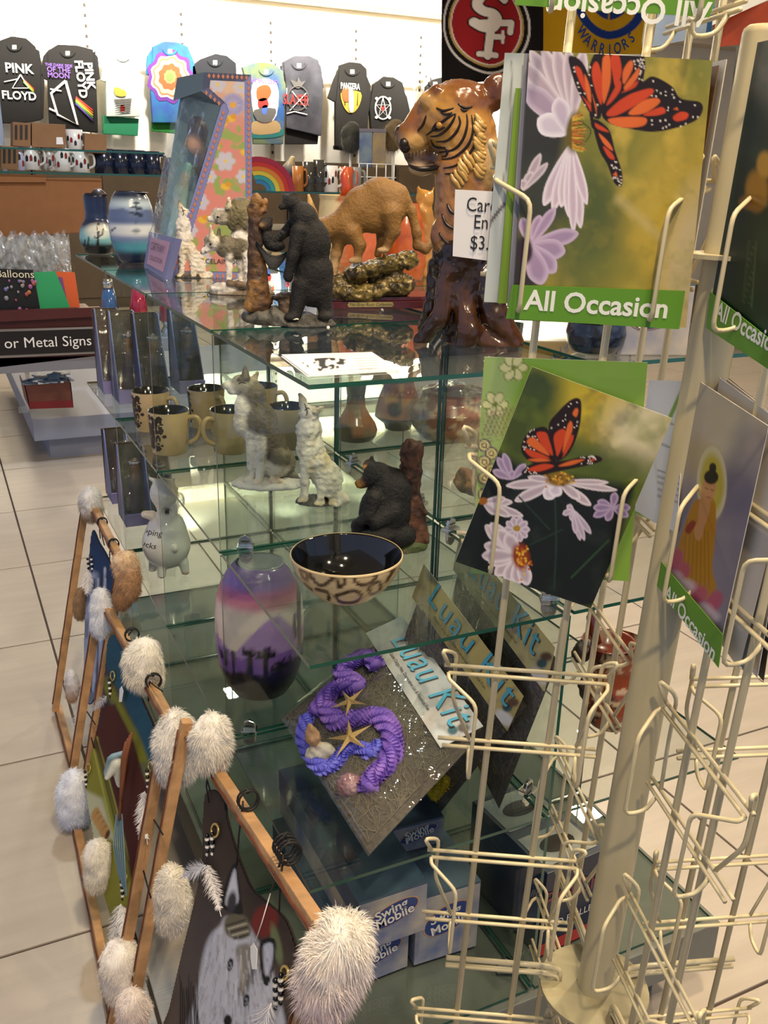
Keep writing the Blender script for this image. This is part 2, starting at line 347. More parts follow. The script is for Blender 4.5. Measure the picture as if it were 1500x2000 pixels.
def figurine(name, F, prims, mtl, parent, k=4., res=64, blend=2.5, fur=0., furf=.25, tint=None, smooth=True, floor=True, ridge=None):
    """prims: ('e',px,py,d,rx,ry,rd,rot,col) ellipsoids, ('c',px,py,d,r,px2,py2,d2,r2,col) tapered limbs; all in photo pixels"""
    S = F.s; pr = []; mn = np.full(3, 1e9); mx = -mn
    for p in prims:
        if p[0] == 'e':
            c = F.fr(*p[1:4]); r = np.array([p[4], p[6], p[5]]) * S; pr.append(('e', c, r, math.radians(p[7]), p[8])); R = r.max(); mn = np.minimum(mn, c - R); mx = np.maximum(mx, c + R)
        else:
            a = F.fr(*p[1:4]); b = F.fr(*p[5:8]); pr.append(('c', a, b, p[4] * S, p[8] * S, p[9])); R = max(p[4], p[8]) * S; mn = np.minimum(mn, np.minimum(a, b) - R); mx = np.maximum(mx, np.maximum(a, b) + R)
    if floor: mn[2] = max(mn[2], -.0005)
    h = (mx - mn).max() / res; mn = mn - 2.2 * h; mx = mx + 2.2 * h; n = np.ceil((mx - mn) / h).astype(int) + 1
    G = np.stack(np.meshgrid(*[mn[i] + h * np.arange(n[i]) for i in range(3)], indexing='ij'), -1)
    def dist(p, X):
        if p[0] == 'e':
            q = X - p[1]; t = p[3]; x = q[..., 0] * math.cos(t) - q[..., 2] * math.sin(t); z = q[..., 0] * math.sin(t) + q[..., 2] * math.cos(t)
            q = np.stack([x, q[..., 1], z], -1); k0 = np.linalg.norm(q / p[2], axis=-1); k1 = np.linalg.norm(q / p[2] ** 2, axis=-1); return k0 * (k0 - 1) / np.maximum(k1, 1e-9)
        a, b = p[1], p[2]; e = b - a; q = X - a; t = np.clip((q @ e) / (e @ e + 1e-12), 0, 1); return np.linalg.norm(q - t[..., None] * e, axis=-1) - (p[3] + (p[4] - p[3]) * t)
    kk = k * S; D = None
    for p in pr:
        d = dist(p, G)
        if D is None: D = d
        else:
            hh = np.clip(.5 + .5 * (D - d) / kk, 0, 1); D = D * (1 - hh) + d * hh - kk * hh * (1 - hh)
    if fur: D = D + (fbm(G / S, furf, 2) - .5) * fur * S * 2
    if ridge: D = D - ridge[0] * S * np.sin((G[..., 2] / S + 14 * fbm(G / S, .06, 2)) * 2 * math.pi / ridge[1])
    if floor: D = np.maximum(D, -G[..., 2] )
    V, Q = surfnet(D, mn, h)
    W = 0; C = 0
    for p in pr:
        wg = np.exp(-np.clip(dist(p, V), -3 * S * blend, None) / (blend * S)); W = W + wg; C = C + wg[:, None] * np.array(lin(p[-1]))
    C = C / np.maximum(W, 1e-12)[:, None]
    if tint: C = tint(V / S, C)
    P = F.w(V) - (org(parent) if parent.parent is None else org(parent.parent))
    me = bpy.data.meshes.new(name); me.from_pydata(P.tolist(), [], Q.tolist()); set_cols(me, C)
    me.polygons.foreach_set('use_smooth', [smooth] * len(Q)); me.update()
    return link(name, me, parent, [mtl])

from mathutils.bvhtree import BVHTree
def bvh_of(o):
    me = o.data; return BVHTree.FromPolygons([v.co for v in me.vertices], [p.vertices for p in me.polygons])
def on_surf(bv, o3, x, y, lift=.0003):
    d = ray(x, y); d = d / np.linalg.norm(d); h = bv.ray_cast(Vector(CAM - o3), Vector(d))
    return None if h[0] is None else np.array(h[0]) + o3 + np.array(h[1]) * lift
def carve(body, root, lines, wd, mtl, name='carved_line', lift=.0002):
    """grooves and painted lines that follow a figure's surface; widths in photo pixels"""
    bv = bvh_of(body); o3 = org(root)
    for ln in lines:
        P = [on_surf(bv, o3, *q, lift) for q in spline(ln, False, 4)]; P = [p for p in P if p is not None]
        ok = [P[0]] if P else []
        for p in P[1:]:
            if np.linalg.norm(p - ok[-1]) < .02: ok.append(p)
        if len(ok) > 2:
            s_ = proj(ok[0])[2] / FPX; k = len(ok); MB().tube(ok, [wd * .5 * s_ * (.35 + .65 * math.sin(math.pi * (i + .5) / k)) for i in range(k)], 6).build(name, mtl, root)
def dots(body, root, pts, r, mtl, name='dot'):
    bv = bvh_of(body); o3 = org(root)
    for q in pts:
        p = on_surf(bv, o3, q[0], q[1], 0)
        if p is not None: MB().sph(p, r * proj(p)[2] / FPX, 10).build(name, mtl, root)

# ================================================================== setting
G_EDGE = mat('glass_edge', '#175043', .15, spec=.8)
GLASS = clear_mat('clear_glass', tint=(.915, .945, .93), f0=.03, gain=.85)
CHROME = mat('chrome', '#d8d8d4', .12, metal=1)
def struct(name, mb, m, parent=None, bevel=0):
    o = mb.build(name, m, parent, bevel)
    if parent is None: o['kind'] = 'structure'
    return o
TILE = mat('floor_tile', '#b9ae9e', .32, noise=.10, nscale=3., bump=.05, bscale=40, stretch=(1, 8, 1))
GROUT = mat('grout', '#4d4138', .9)
TS = .588
floor = struct('floor', MB().box((-4, -3, -.05), (11, 11, -.004)), GROUT)
tile_me = None
for i in range(-4, 10):
    for j in range(-2, 15):
        x, y = -.135 + i * TS, .57 + j * TS
        if i > 3 + j * .9 and j > 3: pass
        if tile_me is None:
            t = MB().box((.003, .003, -.02), (TS - .003, TS - .003, 0)).build('floor_tile', TILE, floor, bevel=.0015); tile_me = t.data
        else: t = link('floor_tile', tile_me, floor)
        t.location = (x, y, 0)
WALL = mat('wall_paint', '#f4efe2', .8, bump=.02, bscale=80)
CEIL = mat('ceiling_paint', '#efe3cc', .85, noise=.04, nscale=2)
YW = 9.5
wb = struct('wall_back', MB().box((-4, YW, 0), (11, YW + .12, 3.35)), WALL)
wr = struct('wall_right', MB().box((10.8, -3, 0), (10.92, YW, 3.35)), WALL)
ce = struct('ceiling', MB().box((-4, -3, 3.2), (11, YW + .1, 3.35)), CEIL)
# soffit above the wall display
tr1 = struct('trim_1', MB().box((-4, YW - .5, 2.98), (11, YW, 3.2)), CEIL)
tr2 = struct('trim_2', MB().box((-4, YW - .56, 2.94), (11, YW - .5, 3.0)), CEIL)
# slotted uprights on the wall, and the hang rails between them
STD = mat('upright_steel', '#b9ad98', .5, metal=.3); DARK = mat('dark_slot', '#2b241c', .7)
RAIL = mat('rail_steel', '#e6dccb', .35, metal=.5)
up_x = [at(px, 150, Y=YW)[0] for px in (174, 357, 528, 692, 817)]; up_x = [up_x[0] - 1.05] + up_x + [up_x[-1] + .75, up_x[-1] + 1.5]
for k, x in enumerate(up_x):
    t = thing('wall_upright', ['slotted steel upright on the back wall left of the striped prism shirt', 'slotted steel upright on the back wall right of the prism rainbow shirt', 'slotted steel upright beside the blue tie-dye shirt', 'slotted steel upright left of the grey eagle shirt', 'slotted steel upright between the grey eagle shirt and the dark poster shirt', 'slotted steel upright behind the red helmet flag', 'slotted steel upright behind the yellow flag', 'slotted steel upright farthest right on the back wall'][k], 'upright', (x, YW, 0))
    MB().box((x - .022, YW - .035, .2), (x + .022, YW, 2.85)).build('channel', STD, t)
    for q in range(15):
        z = 1.5 + q * .09
        MB().box((x - .012, YW - .0375, z), (x + .012, YW - .03, z + .03)).build('slot', DARK, t)
rail_px = [(0, 76), (174, 88), (357, 108), (528, 128), (692, 143)]
for k in range(len(up_x) - 1):
    x0, x1 = up_x[k], up_x[k + 1]; z = 2.36 - .02 * (k % 2)
    t = thing('hang_rail', ['flat hang rail holding the two black prism shirts', 'flat hang rail holding the pale green shirt', 'flat hang rail holding the blue tie-dye shirt', 'flat hang rail holding the grey eagle shirt', 'flat hang rail holding the dark poster shirt and black hoodie', 'flat hang rail behind the red helmet flag', 'flat hang rail farthest right on the back wall'][k], 'rail', (x0, YW, z))
    MB().box((x0 + .02, YW - .25, z - .02), (x1 - .02, YW - .24, z + .02)).build('bar', RAIL, t)
    for x in (x0 + .03, x1 - .03): MB().box((x - .006, YW - .25, z - .025), (x + .006, YW - .03, z + .015)).build('bracket', RAIL, t)

# ================================================================== glass cube display
XC = [(0, .338), (.350, .688)]; YR = [(0, .342), (.352, .742), (.752, 1.142), (1.152, 1.545)]; ZL = [1.1, .792, .488, .184]; GT = .0048
case = thing('glass_cube_display', 'large glass cube display with chrome clips holding the figurines', 'display case', (0, 0, 0))
def pane(name, a, b, thin):
    mb = MB().box(a, b); order = {2: (0, 1), 1: (2, 4), 0: (3, 5)}[thin]
    mb.m = [0 if i in order else 1 for i in range(6)]
    return mb.build(name, [GLASS, G_EDGE], case)
for ci, (x0, x1) in enumerate(XC):
    for ri, (y0, y1) in enumerate(YR):
        for z in ZL: pane('glass_shelf', (x0, y0, z - GT), (x1, y1, z), 2)
        for z0, z1 in zip(ZL[1:], ZL[:-1]):
            if ri < 3: pane('glass_divider', (x0, y1 + .002, z0 + .001), (x1, y1 + .002 + GT, z1 - GT - .001), 1)
            if ci == 0: pane('glass_divider', (.341, y0, z0 + .001), (.341 + GT, y1, z1 - GT - .001), 0)
def clip(c, yaw=0):
    c = np.array(c); a = np.array([math.cos(yaw), math.sin(yaw), 0]); b = np.array([-a[1], a[0], 0]); zz = np.array([0, 0, 1.]); mb = MB()
    pl = [c + b * .002 + a * u + zz * v for u, v in [(-.010, -.002), (.010, -.002), (.010, .010), (.0075, .017), (0, .0205), (-.0075, .017), (-.010, .010)]]
    mb.slab(pl, -b, .005)
    mb.obox(c + zz * .001, a * .012, b * .009, zz * .0035)
    mb.slab([p - zz * (2 * (p - c)[2]) - zz * .004 for p in pl], -b, .005)
    o = mb.build('clip', CHROME, case, bevel=.0009)
    MB().obox(c + b * -.0035 + zz * .011, a * .006, b * .0006, zz * .001).build('clip_screw', DARK, o)
clips = [(480, 1070, .792), (690, 905, .792), (880, 1035, .792), (820, 985, .792), (487, 1428, .488), (1073, 1172, .488 + .304), (1030, 1545, .488), (560, 610, 1.1), (985, 1890, .19), (1120, 1000, .792)]
for px, py, z in clips: clip(at(px, py, z - .002), -.45 + (.9 if px in (690, 880, 1030, 820) else 0))
ACR = clear_mat('acrylic', tint=(.9, .92, .92), f0=.08, gain=.8, haze=.08)
for px, py, z in [(365, 905, .792), (375, 1208, .488), (362, 565, 1.1), (665, 820, .792), (45, 800, .4)]:
    c = at(px, py, z); MB().obox(c, (.016, 0, 0), (0, .004, 0), (0, 0, .012)).build('acrylic_clip', ACR, case, bevel=.001)
PLINTH = mat('plinth_laminate', '#6c6f68', .55, noise=.08, nscale=30)
MB().box((-.012, -.012, .1), (.70, 1.557, .178)).build('base_deck', PLINTH, case, bevel=.002)
MB().box((.05, .05, 0), (.64, 1.5, .1)).build('toe_kick', mat('toe_kick', '#6f706d', .6), case)

# ================================================================== figurines and ceramics
RESIN = mat('painted_resin', rough=.6, attr=True, bump=.35, bscale=350)
RESIN_S = mat('smooth_resin', rough=.45, attr=True, bump=.12, bscale=300)
WOODG = mat('polished_wood', rough=.22, attr=True, noise=.25, nscale=25, coat=.4, stretch=(1, 1, .25))
CERAM = mat('glazed_ceramic', rough=.25, attr=True, coat=.3)
def lathe_print(name, F, prof, fn, base, parent, mtl=None, n=72, sub=6, caps=True):
    """turned body with a painted surface; prof: (py, half width px) bottom to top"""
    pr = []
    for (y0, r0), (y1, r1) in zip(prof[:-1], prof[1:]):
        for k in range(sub): t = k / sub; pr.append((y0 + (y1 - y0) * t, r0 + (r1 - r0) * t))
    pr.append(prof[-1]); V = []; z0 = None
    for y, r in pr:
        q = F.fr(F.bx, y); z = max(q[2], 0)
        for j in range(n): a = 2 * math.pi * j / n; V.append((r * F.s * math.cos(a), r * F.s * math.sin(a), z))
    V = np.array(V); W = F.w(V); k = len(pr); Q = [(i * n + j, i * n + (j + 1) % n, (i + 1) * n + (j + 1) % n, (i + 1) * n + j) for i in range(k - 1) for j in range(n)]
    pp = proj(W); back = V[:, 1] > 0
    # paint by (angle, height): picture x of the front; the back repeats the front
    Wf = F.w(V * np.where(back, -1, 1)[:, None] * np.array([0, 1, 0]) + V * np.array([1, 0, 1])); yy = np.array([y + r * F.te * .80 for y, r in pr for j in range(n)])
    pt = Paint(proj(Wf)[:, 0], yy, base); fn(pt)
    if caps: Q += [tuple(range(n - 1, -1, -1))] + ([tuple(range((k - 1) * n, k * n))] if caps == 'both' else [])
    me = bpy.data.meshes.new(name); me.from_pydata((W - org(parent)).tolist(), [], Q); set_cols(me, pt.c); me.polygons.foreach_set('use_smooth', [len(q) == 4 for q in Q]); me.update()
    return link(name, me, parent, [mtl or CERAM])

# -- two blue vases on the far end of the top
F = Fig(194, 497, 1.1); t = thing('gourd_vase', 'dark blue double-gourd vase painted with a cactus, at the far left of the glass top', 'vase', F.b)
def pv(p):
    p.grad(0, 440, 0, 458, '#7fb7bd'); p.ell(192, 452, 26, 14, '#d6dcd2', soft=.6); p.grad(0, 470, 0, 482, '#10161c'); p.grad(0, 400, 0, 380, '#0d1226')
    p.line([(191, 480), (192, 438)], 5, '#0b0d10'); p.line([(192, 462), (200, 458), (201, 448)], 3, '#0b0d10'); p.line([(192, 466), (184, 463)], 3, '#0b0d10'); p.line([(172, 480), (173, 464)], 3, '#0b0d10'); p.line([(165, 480), (166, 470)], 2.5, '#0b0d10')
lathe_print('body', F, [(497, 20), (493, 26), (480, 32), (465, 35), (450, 33), (438, 28), (428, 22), (418, 20.5), (400, 21.5), (385, 22), (380, 19)], pv, '#1d2c4f', t)
MB().lathe(F.p(192, 384) - [0, 0, .0], [(0, 19 * F.s), (6 * F.s, 13 * F.s), (10 * F.s, 9 * F.s), (13 * F.s, 2 * F.s)], 20).build('stirrup_lip', mat('dark_glaze', '#2b2024', .35), t)
F = Fig(262, 512, 1.1); t = thing('ovoid_vase', 'barrel-shaped blue vase with a painted lake and pine trees, beside the gourd vase', 'vase', F.b)
def pv(p):
    p.grad(0, 385, 0, 402, '#b6cad6'); p.grad(0, 402, 0, 420, '#7484ab'); p.hard([(200, 438), (320, 438), (320, 418), (285, 412), (262, 419), (240, 410), (200, 416)], '#5d6d94', 3); p.hard([(200, 441), (330, 441), (330, 462), (200, 462)], '#dfe3e4', 8); p.grad(0, 465, 0, 482, '#4f9aae'); p.grad(0, 484, 0, 500, '#152244')
    for x, y, r in [(266, 400, 7), (260, 408, 6), (272, 410, 7), (257, 418, 5), (268, 420, 8), (275, 423, 5)]: p.ell(x, y, r, 2.6, '#222c3e', soft=.5)
    p.line([(266, 398), (266, 440)], 1.5, '#222c3e'); p.ell(266, 452, 8, 4, '#5c6674', soft=.8, a=.8); p.line([(216, 455), (224, 448)], 3, '#1a2233')
lathe_print('body', F, [(512, 23), (507, 28), (490, 36), (470, 41), (445, 43.5), (425, 43), (405, 40), (390, 35), (380, 29), (377, 26)], pv, '#16243f', t)
MB().lathe(F.p(262, 379), [(0, 27 * F.s), (1 * F.s, 27 * F.s), (1.2 * F.s, 22 * F.s), (-5 * F.s, 18 * F.s), (-5 * F.s, .0001)], 28, caps=False).build('mouth', mat('vase_mouth', '#0b1020', .4), t)

# -- gift doll box
DB = thing('doll_box', 'tall floral pink doll box with clear windows and blue border, on the glass top', 'gift box', at(328, 540, 1.1))
A0 = at(328, 541, 1.1); A1 = at(492, 545, 1.1)
e = (A1 - A0) / np.linalg.norm(A1 - A0); nb = np.array([-e[1], e[0], 0]); pl = (A0, nb)
def dbp(x, y, d=0.): return at(x, y, plane=pl) + nb * d
panel = [(328, 541), (432, 207), (394, 176), (398, 141), (490, 146), (493, 545)]
BORD = mat('box_blue_border', '#7f83b4', .45)
MB().slab([dbp(*p) for p in panel], nb, .004).build('side_panel', BORD, DB)
def pf(p):
    p.grad(0, 260, 0, 190, '#d8c9a8', .7); p.speck(.03, .45, .6, '#c98f7e', .5)
    rs = random.Random(3)
    for k in range(70):
        x, y = rs.uniform(350, 482), rs.uniform(225, 535)
        for q in range(3): p.ell(x + rs.uniform(-9, 9), y + rs.uniform(-9, 9), 8, 5, '#93a95a', rs.uniform(0, 180), .4, .85)
    for (x, y) in [(455, 205)]:
        for a in range(0, 360, 15): p.petal(x, y, x + 24 * math.cos(math.radians(a)), y + 24 * math.sin(math.radians(a)), 6, '#8b86b5', '#b4aecb')
        p.ell(x, y, 6, 6, '#e0a838')
    for (x, y, r) in [(440, 315, 19), (410, 345, 13), (475, 345, 14), (392, 395, 16), (372, 450, 14), (428, 420, 15), (425, 165, 16), (470, 170, 14), (470, 450, 14), (400, 505, 13), (455, 505, 14)]:
        for a in range(0, 360, 60): p.ell(x + r * .55 * math.cos(math.radians(a)), y + r * .55 * math.sin(math.radians(a)), r * .5, r * .38, '#c6c3cf', a, .5)
        p.ell(x, y, 3.5, 3.5, '#e3c65a')
    for (x, y) in [(450, 232), (435, 240), (420, 285), (478, 298), (440, 365), (395, 430), (470, 400), (360, 490)]: p.ell(x, y, 9, 6, '#e4b93c', 20, .5); p.ell(x + 6, y - 5, 6, 5, '#d99a2c', 0, .5)
grid = print_sheet('floral_print', PRINT, DB, [dbp(400, 152, -.0012), dbp(480, 156, -.0012), dbp(482, 533, -.0012), dbp(349, 531, -.0012)], 70, 190, pf, '#d98a7c')
# keep the print inside the slanted panel
bm = bmesh.new(); bm.from_mesh(grid.data); inner = [(350, 530), (446, 218), (441, 203), (408, 174), (411, 155), (478, 158), (481, 533)]
wc = np.array([v.co for v in bm.verts]) + org(DB); pq = proj(wc); sdv = Paint(pq[:, 0], pq[:, 1], '#ffffff').sd_poly(inner)
bmesh.ops.delete(bm, geom=[v for v, d in zip(list(bm.verts), sdv) if d > 0], context='VERTS'); bm.to_mesh(grid.data); bm.free()
HRT = mat('border_motif', '#c27b5e', .5)
def motif(a, b, n):
    for k in range(n):
        x = a[0] + (b[0] - a[0]) * (k + .5) / n; y = a[1] + (b[1] - a[1]) * (k + .5) / n
        r = 3.2; MB().slab([dbp(x + r * dx, y + r * 1.6 * dy, -.0004) for dx, dy in [(-1, 0), (0, -1), (1, 0), (0, 1)]], -nb, .0006).build('border_motif', HRT, DB)
motif((404, 148), (486, 152), 9); motif((486, 156), (487, 538), 34); motif((438, 215), (340, 528), 28); motif((345, 537), (484, 540), 13); motif((399, 178), (432, 205), 4)
# window side of the box: clear film from the slanted panel to the far back panel
TB = at(345, 152, plane=(A0 + nb * .13, nb)); 
_b0, _b1 = at(281, 521, 1.1), at(323, 545, 1.1); _e = (_b1 - _b0) / np.linalg.norm(_b1 - _b0); pl2 = (_b0, np.array([-_e[1], _e[0], 0]) * .97 + np.array([0, 0, -.2]))
fr_l = [at(291, 452, plane=pl2), at(343, 465, plane=pl2), _b1, _b0]
LB = mat('box_pink_label', '#c99ab4', .5); 
nl = np.cross(fr_l[1] - fr_l[0], fr_l[3] - fr_l[0]); nl = nl / np.linalg.norm(nl)
if np.dot(nl, CAM - fr_l[0]) < 0: nl = -nl
MB().slab(fr_l, -nl, .012).build('base_front', BORD, DB)
cl = sum(fr_l) / 4; sh = lambda p, k: cl + (p - cl) * k
MB().slab([sh(p, .74) + nl * .0003 for p in fr_l], nl, .0006).build('label_plate', LB, DB)
ux = (fr_l[1] - fr_l[0]); ux /= np.linalg.norm(ux); uy = fr_l[0] - fr_l[3]; uy /= np.linalg.norm(uy); INK = mat('label_ink', '#5d4f70', .6)
text_mesh('CATHAY', 'lettering', INK, DB, cl + uy * .004 + nl * .0026, ux, uy, .022, spacing=1., wid=1.7); text_mesh('COLLECTION', 'lettering', INK, DB, cl - uy * .016 + nl * .0026, ux, uy, .013, wid=1.7)
text_mesh('PORCELAIN DOLL', 'lettering', mat('dark_ink', '#2a2530', .6), DB, dbp(430, 515, -.0022), e, np.array([0, 0, 1.]), .013)
FILM = clear_mat('cellophane', tint=(.93, .95, .95), f0=.05, gain=.8, haze=.05, bump=.8, bscale=18)
q0, q1, q2, q3 = at(294, 453, plane=pl2), dbp(338, 505), dbp(430, 208), at(345, 175, plane=(A0 + nb * .06, nb))
V = []; Nn = 12
for i in range(Nn + 1):
    for j in range(Nn + 1):
        u, v = i / Nn, j / Nn; P = (1 - u) * ((1 - v) * q0 + v * q1) + u * ((1 - v) * q3 + v * q2); V.append(P + (np.array([-.4, -.6, 0]) * .02 * math.sin(math.pi * v) * (1 - u) + .003 * RNG.normal(size=3) * (0 < j < Nn)))
mb = MB(); mb.add(V, [(i * (Nn + 1) + j, (i + 1) * (Nn + 1) + j, (i + 1) * (Nn + 1) + j + 1, i * (Nn + 1) + j + 1) for i in range(Nn) for j in range(Nn)], 0, True)
mb.build('window_film', FILM, DB)
capm = mat('box_cap', '#5b6f7c', .5)
MB().hexa([at(338, 197, plane=(A0 + nb * .06, nb)), dbp(393, 178), dbp(432, 207), at(352, 190, plane=(A0 + nb * .1, nb)), at(346, 152, plane=(A0 + nb * .06, nb)), dbp(398, 141), dbp(490, 146), at(425, 146, plane=(A0 + nb * .12, nb))]).build('top_cap', capm, DB)
# back panel and the doll inside
MB().slab([at(300, 530, plane=(A0 + nb * .12, nb)), at(352, 190, plane=(A0 + nb * .1, nb)), at(425, 150, plane=(A0 + nb * .12, nb)), at(470, 530, plane=(A0 + nb * .12, nb))], nb, .003).build('back_panel', mat('box_back', '#6d8f92', .5), DB)
Fd = Fig(340, 500, None, P=A0 + nb * .06 + e * -.01 + np.array([0, 0, .012]))
figurine('doll', Fd, [('c', 335, 520, 0, 20, 352, 380, 0, 13, '#8fb3a9'), ('c', 352, 380, 0, 13, 366, 330, 0, 9, '#5b8f83'), ('c', 360, 350, -4, 6, 345, 400, -6, 4, '#c69877'), ('e', 376, 290, 0, 13, 17, 13, 10, '#c69877'), ('e', 384, 265, 3, 20, 26, 16, 0, '#2a2322'), ('e', 392, 320, 5, 14, 40, 10, 0, '#33302e')], RESIN_S, DB, k=6, res=46, floor=False)

# -- white howling wolf on a stone, on the top
def mott(c2, f, lo, hi, a=1.):
    def g(V, C):
        n = fbm(V, f, 3); w_ = np.clip((n - lo) / (hi - lo), 0, 1) * a; return C * (1 - w_[:, None]) + np.array(lin(c2)) * w_[:, None]
    return g
WHT, CRM, GRY, DGR, STN = '#e8e2d4', '#d8c9a4', '#9a9280', '#5d5648', '#57524a'
def howl(F, s, label, name='howling_wolf_figurine', x0=0, y0=0):
    t = thing(name, label, 'figurine', F.b); X = lambda x: F.bx + (x) * s; Y = lambda y: F.by + y * s
    pr = []
    def E(x, y, d, rx, ry, rd, rot, c): pr.append(('e', X(x), Y(y), d * s, rx * s, ry * s, rd * s, rot, c))
    def Cc(x, y, d, r, x2, y2, d2, r2, c): pr.append(('c', X(x), Y(y), d * s, r * s, X(x2), Y(y2), d2 * s, r2 * s, c))
    Cc(-22, -138, 0, 10, -29, -155, 0, 5.5, WHT); Cc(-29, -155, 0, 5.5, -31, -162, 0, 3.5, '#8a7a66'); Cc(-31, -163, 0, 2.6, -31.5, -165, 0, 2.2, '#3a322c')
    E(-19, -136, 0, 15, 14, 13, 0, WHT); Cc(-9, -140, -8, 5, 2, -146, -9, 2, CRM); Cc(-8, -140, 8, 5, 3, -144, 9, 2, CRM)
    E(-19, -112, 0, 20, 24, 18, 0, WHT); E(-17, -85, 0, 22, 26, 20, 0, WHT); E(-8, -60, 0, 24, 30, 20, -15, CRM)
    E(10, -38, 0, 24, 30, 23, -20, WHT); E(14, -24, -15, 16, 20, 9, 0, WHT)
    Cc(-25, -70, -12, 9, -26, -30, -12, 6.5, WHT); Cc(-26, -30, -12, 6.5, -27, -6, -13, 6, WHT); Cc(-4, -62, -14, 9, 0, -26, -16, 6.5, WHT); Cc(0, -26, -16, 6.5, 0, 2, -17, 6.5, WHT)
    E(-30, -3, -15, 7, 4.5, 6, 0, CRM); E(-3, 4, -20, 8, 5, 7, 0, CRM); E(20, 2, -18, 9, 5, 8, 0, CRM)
    Cc(26, -12, -10, 8, 36, -4, -16, 8, WHT); Cc(36, -4, -16, 8, 24, 4, -20, 6, WHT)
    wf = figurine('wolf', F, pr, RESIN, t, k=4.5 * s, res=86, blend=2., fur=2.6 * s, furf=.2 / s, ridge=(.42 * s, 10 * s), tint=mott('#b3a27c', .10 / s, .5, .66, .45))
    carve(wf, t, [[(X(-26), Y(-146)), (X(-22), Y(-150)), (X(-18), Y(-148))], [(X(-27), Y(-158)), (X(-22), Y(-145)), (X(-24), Y(-138))]], 2.2 * s, mat('face_line', '#4a4034', .6), 'face_line')
    figurine('stone_base', F, [('e', X(0), Y(6), 0, 46 * s, 14 * s, 30 * s, 0, STN), ('e', X(-14), Y(2), 0, 28 * s, 13 * s, 24 * s, 0, '#6b665b'), ('e', X(20), Y(4), 0, 26 * s, 11 * s, 22 * s, 0, STN)], RESIN, t, k=6, res=50, fur=2.5, furf=.2, tint=mott('#2c2a26', .1, .45, .62, .8))
    return t
howl(Fig(378, 541, 1.1), .87, 'small white howling wolf on a stone, in front of the floral doll box')

# -- pair of grey wolves on snow
F = Fig(472, 573, 1.1); t = thing('wolf_pair_figurine', 'pair of grey standing wolves on a snowy rock, behind the black bear', 'figurine', F.b)
pr = [('e', 470, 424, 8, 30, 34, 20, 20, '#6f6646'), ('e', 490, 440, 8, 24, 40, 20, 0, '#7a7158'), ('e', 433, 427, 6, 18, 15, 14, 0, '#b7b09c'), ('c', 424, 431, 6, 9, 412, 431, 6, 5, '#ece7dc'), ('e', 410, 430, 6, 2.5, 2.5, 2.5, 0, '#1b1816'), ('c', 446, 410, -2, 6, 449, 392, -4, 2, '#e9dfc0'), ('c', 462, 408, 16, 5, 470, 392, 17, 2, '#8f8667'), ('e', 478, 468, 8, 28, 22, 20, 0, '#e6e2d8'),
      ('e', 417, 476, -14, 17, 14, 13, 25, '#c9c4b6'), ('c', 412, 484, -14, 9, 400, 493, -14, 5, '#f0ece4'), ('e', 397, 495, -14, 3, 3, 3, 0, '#1b1816'), ('c', 416, 466, -22, 5, 414, 446, -23, 2, '#e9dfc0'), ('c', 428, 464, -6, 5, 430, 450, -6, 2, DGR), ('e', 442, 484, -12, 20, 21, 17, 20, '#6a6350'), ('e', 466, 488, -8, 30, 20, 19, 0, '#564f3c'), ('e', 500, 490, -6, 30, 19, 18, 0, '#8a836f'),
      ('c', 449, 500, -18, 8, 448, 548, -20, 5, WHT), ('c', 470, 502, -6, 8, 471, 550, -4, 5, WHT), ('c', 483, 500, -20, 9, 484, 548, -22, 5.5, WHT), ('c', 515, 500, -10, 9, 516, 550, -10, 5, WHT), ('e', 411, 474, -25, 2.4, 2, 1.5, 0, '#171412')]
wv = figurine('wolves', F, pr, RESIN, t, k=4, res=110, blend=1.5, fur=2., furf=.25, tint=mott('#4a4430', .09, .5, .66, .7))
FL = mat('face_line', '#4a4034', .6); carve(wv, t, [[(412, 436), (424, 440), (430, 437)], [(399, 499), (412, 502), (420, 496)]], 2.5, FL, 'mouth_line'); dots(wv, t, [(425, 424), (411, 477)], 2.2, mat('black_gloss', '#0a0806', .08), 'eye')
figurine('snow_base', F, [('e', 472, 575, 0, 66, 16, 36, 0, '#6a5a45'), ('e', 440, 562, -6, 30, 10, 24, 0, '#f2efe8'), ('e', 490, 556, 4, 44, 12, 30, 0, '#f2efe8'), ('c', 448, 553, -28, 6, 500, 562, -26, 7, '#5b4630')], RESIN, t, k=5, res=70, fur=2.5, furf=.15, tint=mott('#4a4132', .07, .56, .66, .5))

# -- bear by a cub's hammock
F = Fig(566, 634, 1.1); t = thing('bear_hammock_figurine', 'standing black bear beside a cub in a hammock slung from a tree stump', 'figurine', F.b)
BK, BK2 = '#0e0d0c', '#191716'
pr = [('e', 570, 405, -4, 17, 15, 16, 30, BK), ('c', 563, 408, -8, 9, 551, 415, -12, 6, BK), ('e', 557, 394, 4, 5, 6, 4, 0, BK), ('e', 575, 391, -8, 5.5, 6, 4, 0, BK), ('e', 592, 432, 0, 26, 30, 25, -30, BK), ('e', 606, 478, 0, 38, 48, 33, -8, BK), ('e', 612, 535, 0, 38, 46, 34, 0, BK), ('e', 612, 570, 0, 33, 30, 30, 0, BK),
      ('c', 589, 560, -16, 20, 577, 610, -20, 13, BK), ('c', 628, 560, -8, 21, 634, 608, -8, 13, BK), ('e', 570, 619, -26, 15, 8, 11, 0, BK2), ('e', 634, 618, -20, 15, 8, 11, 0, BK2), ('c', 582, 460, -24, 15, 572, 505, -32, 11, BK), ('c', 572, 505, -32, 11, 563, 540, -30, 9, BK), ('e', 563, 545, -30, 8, 9, 7, 0, BK2), ('c', 578, 432, 14, 12, 560, 455, 20, 9, BK), ('c', 560, 455, 20, 9, 545, 470, 10, 8, BK)]
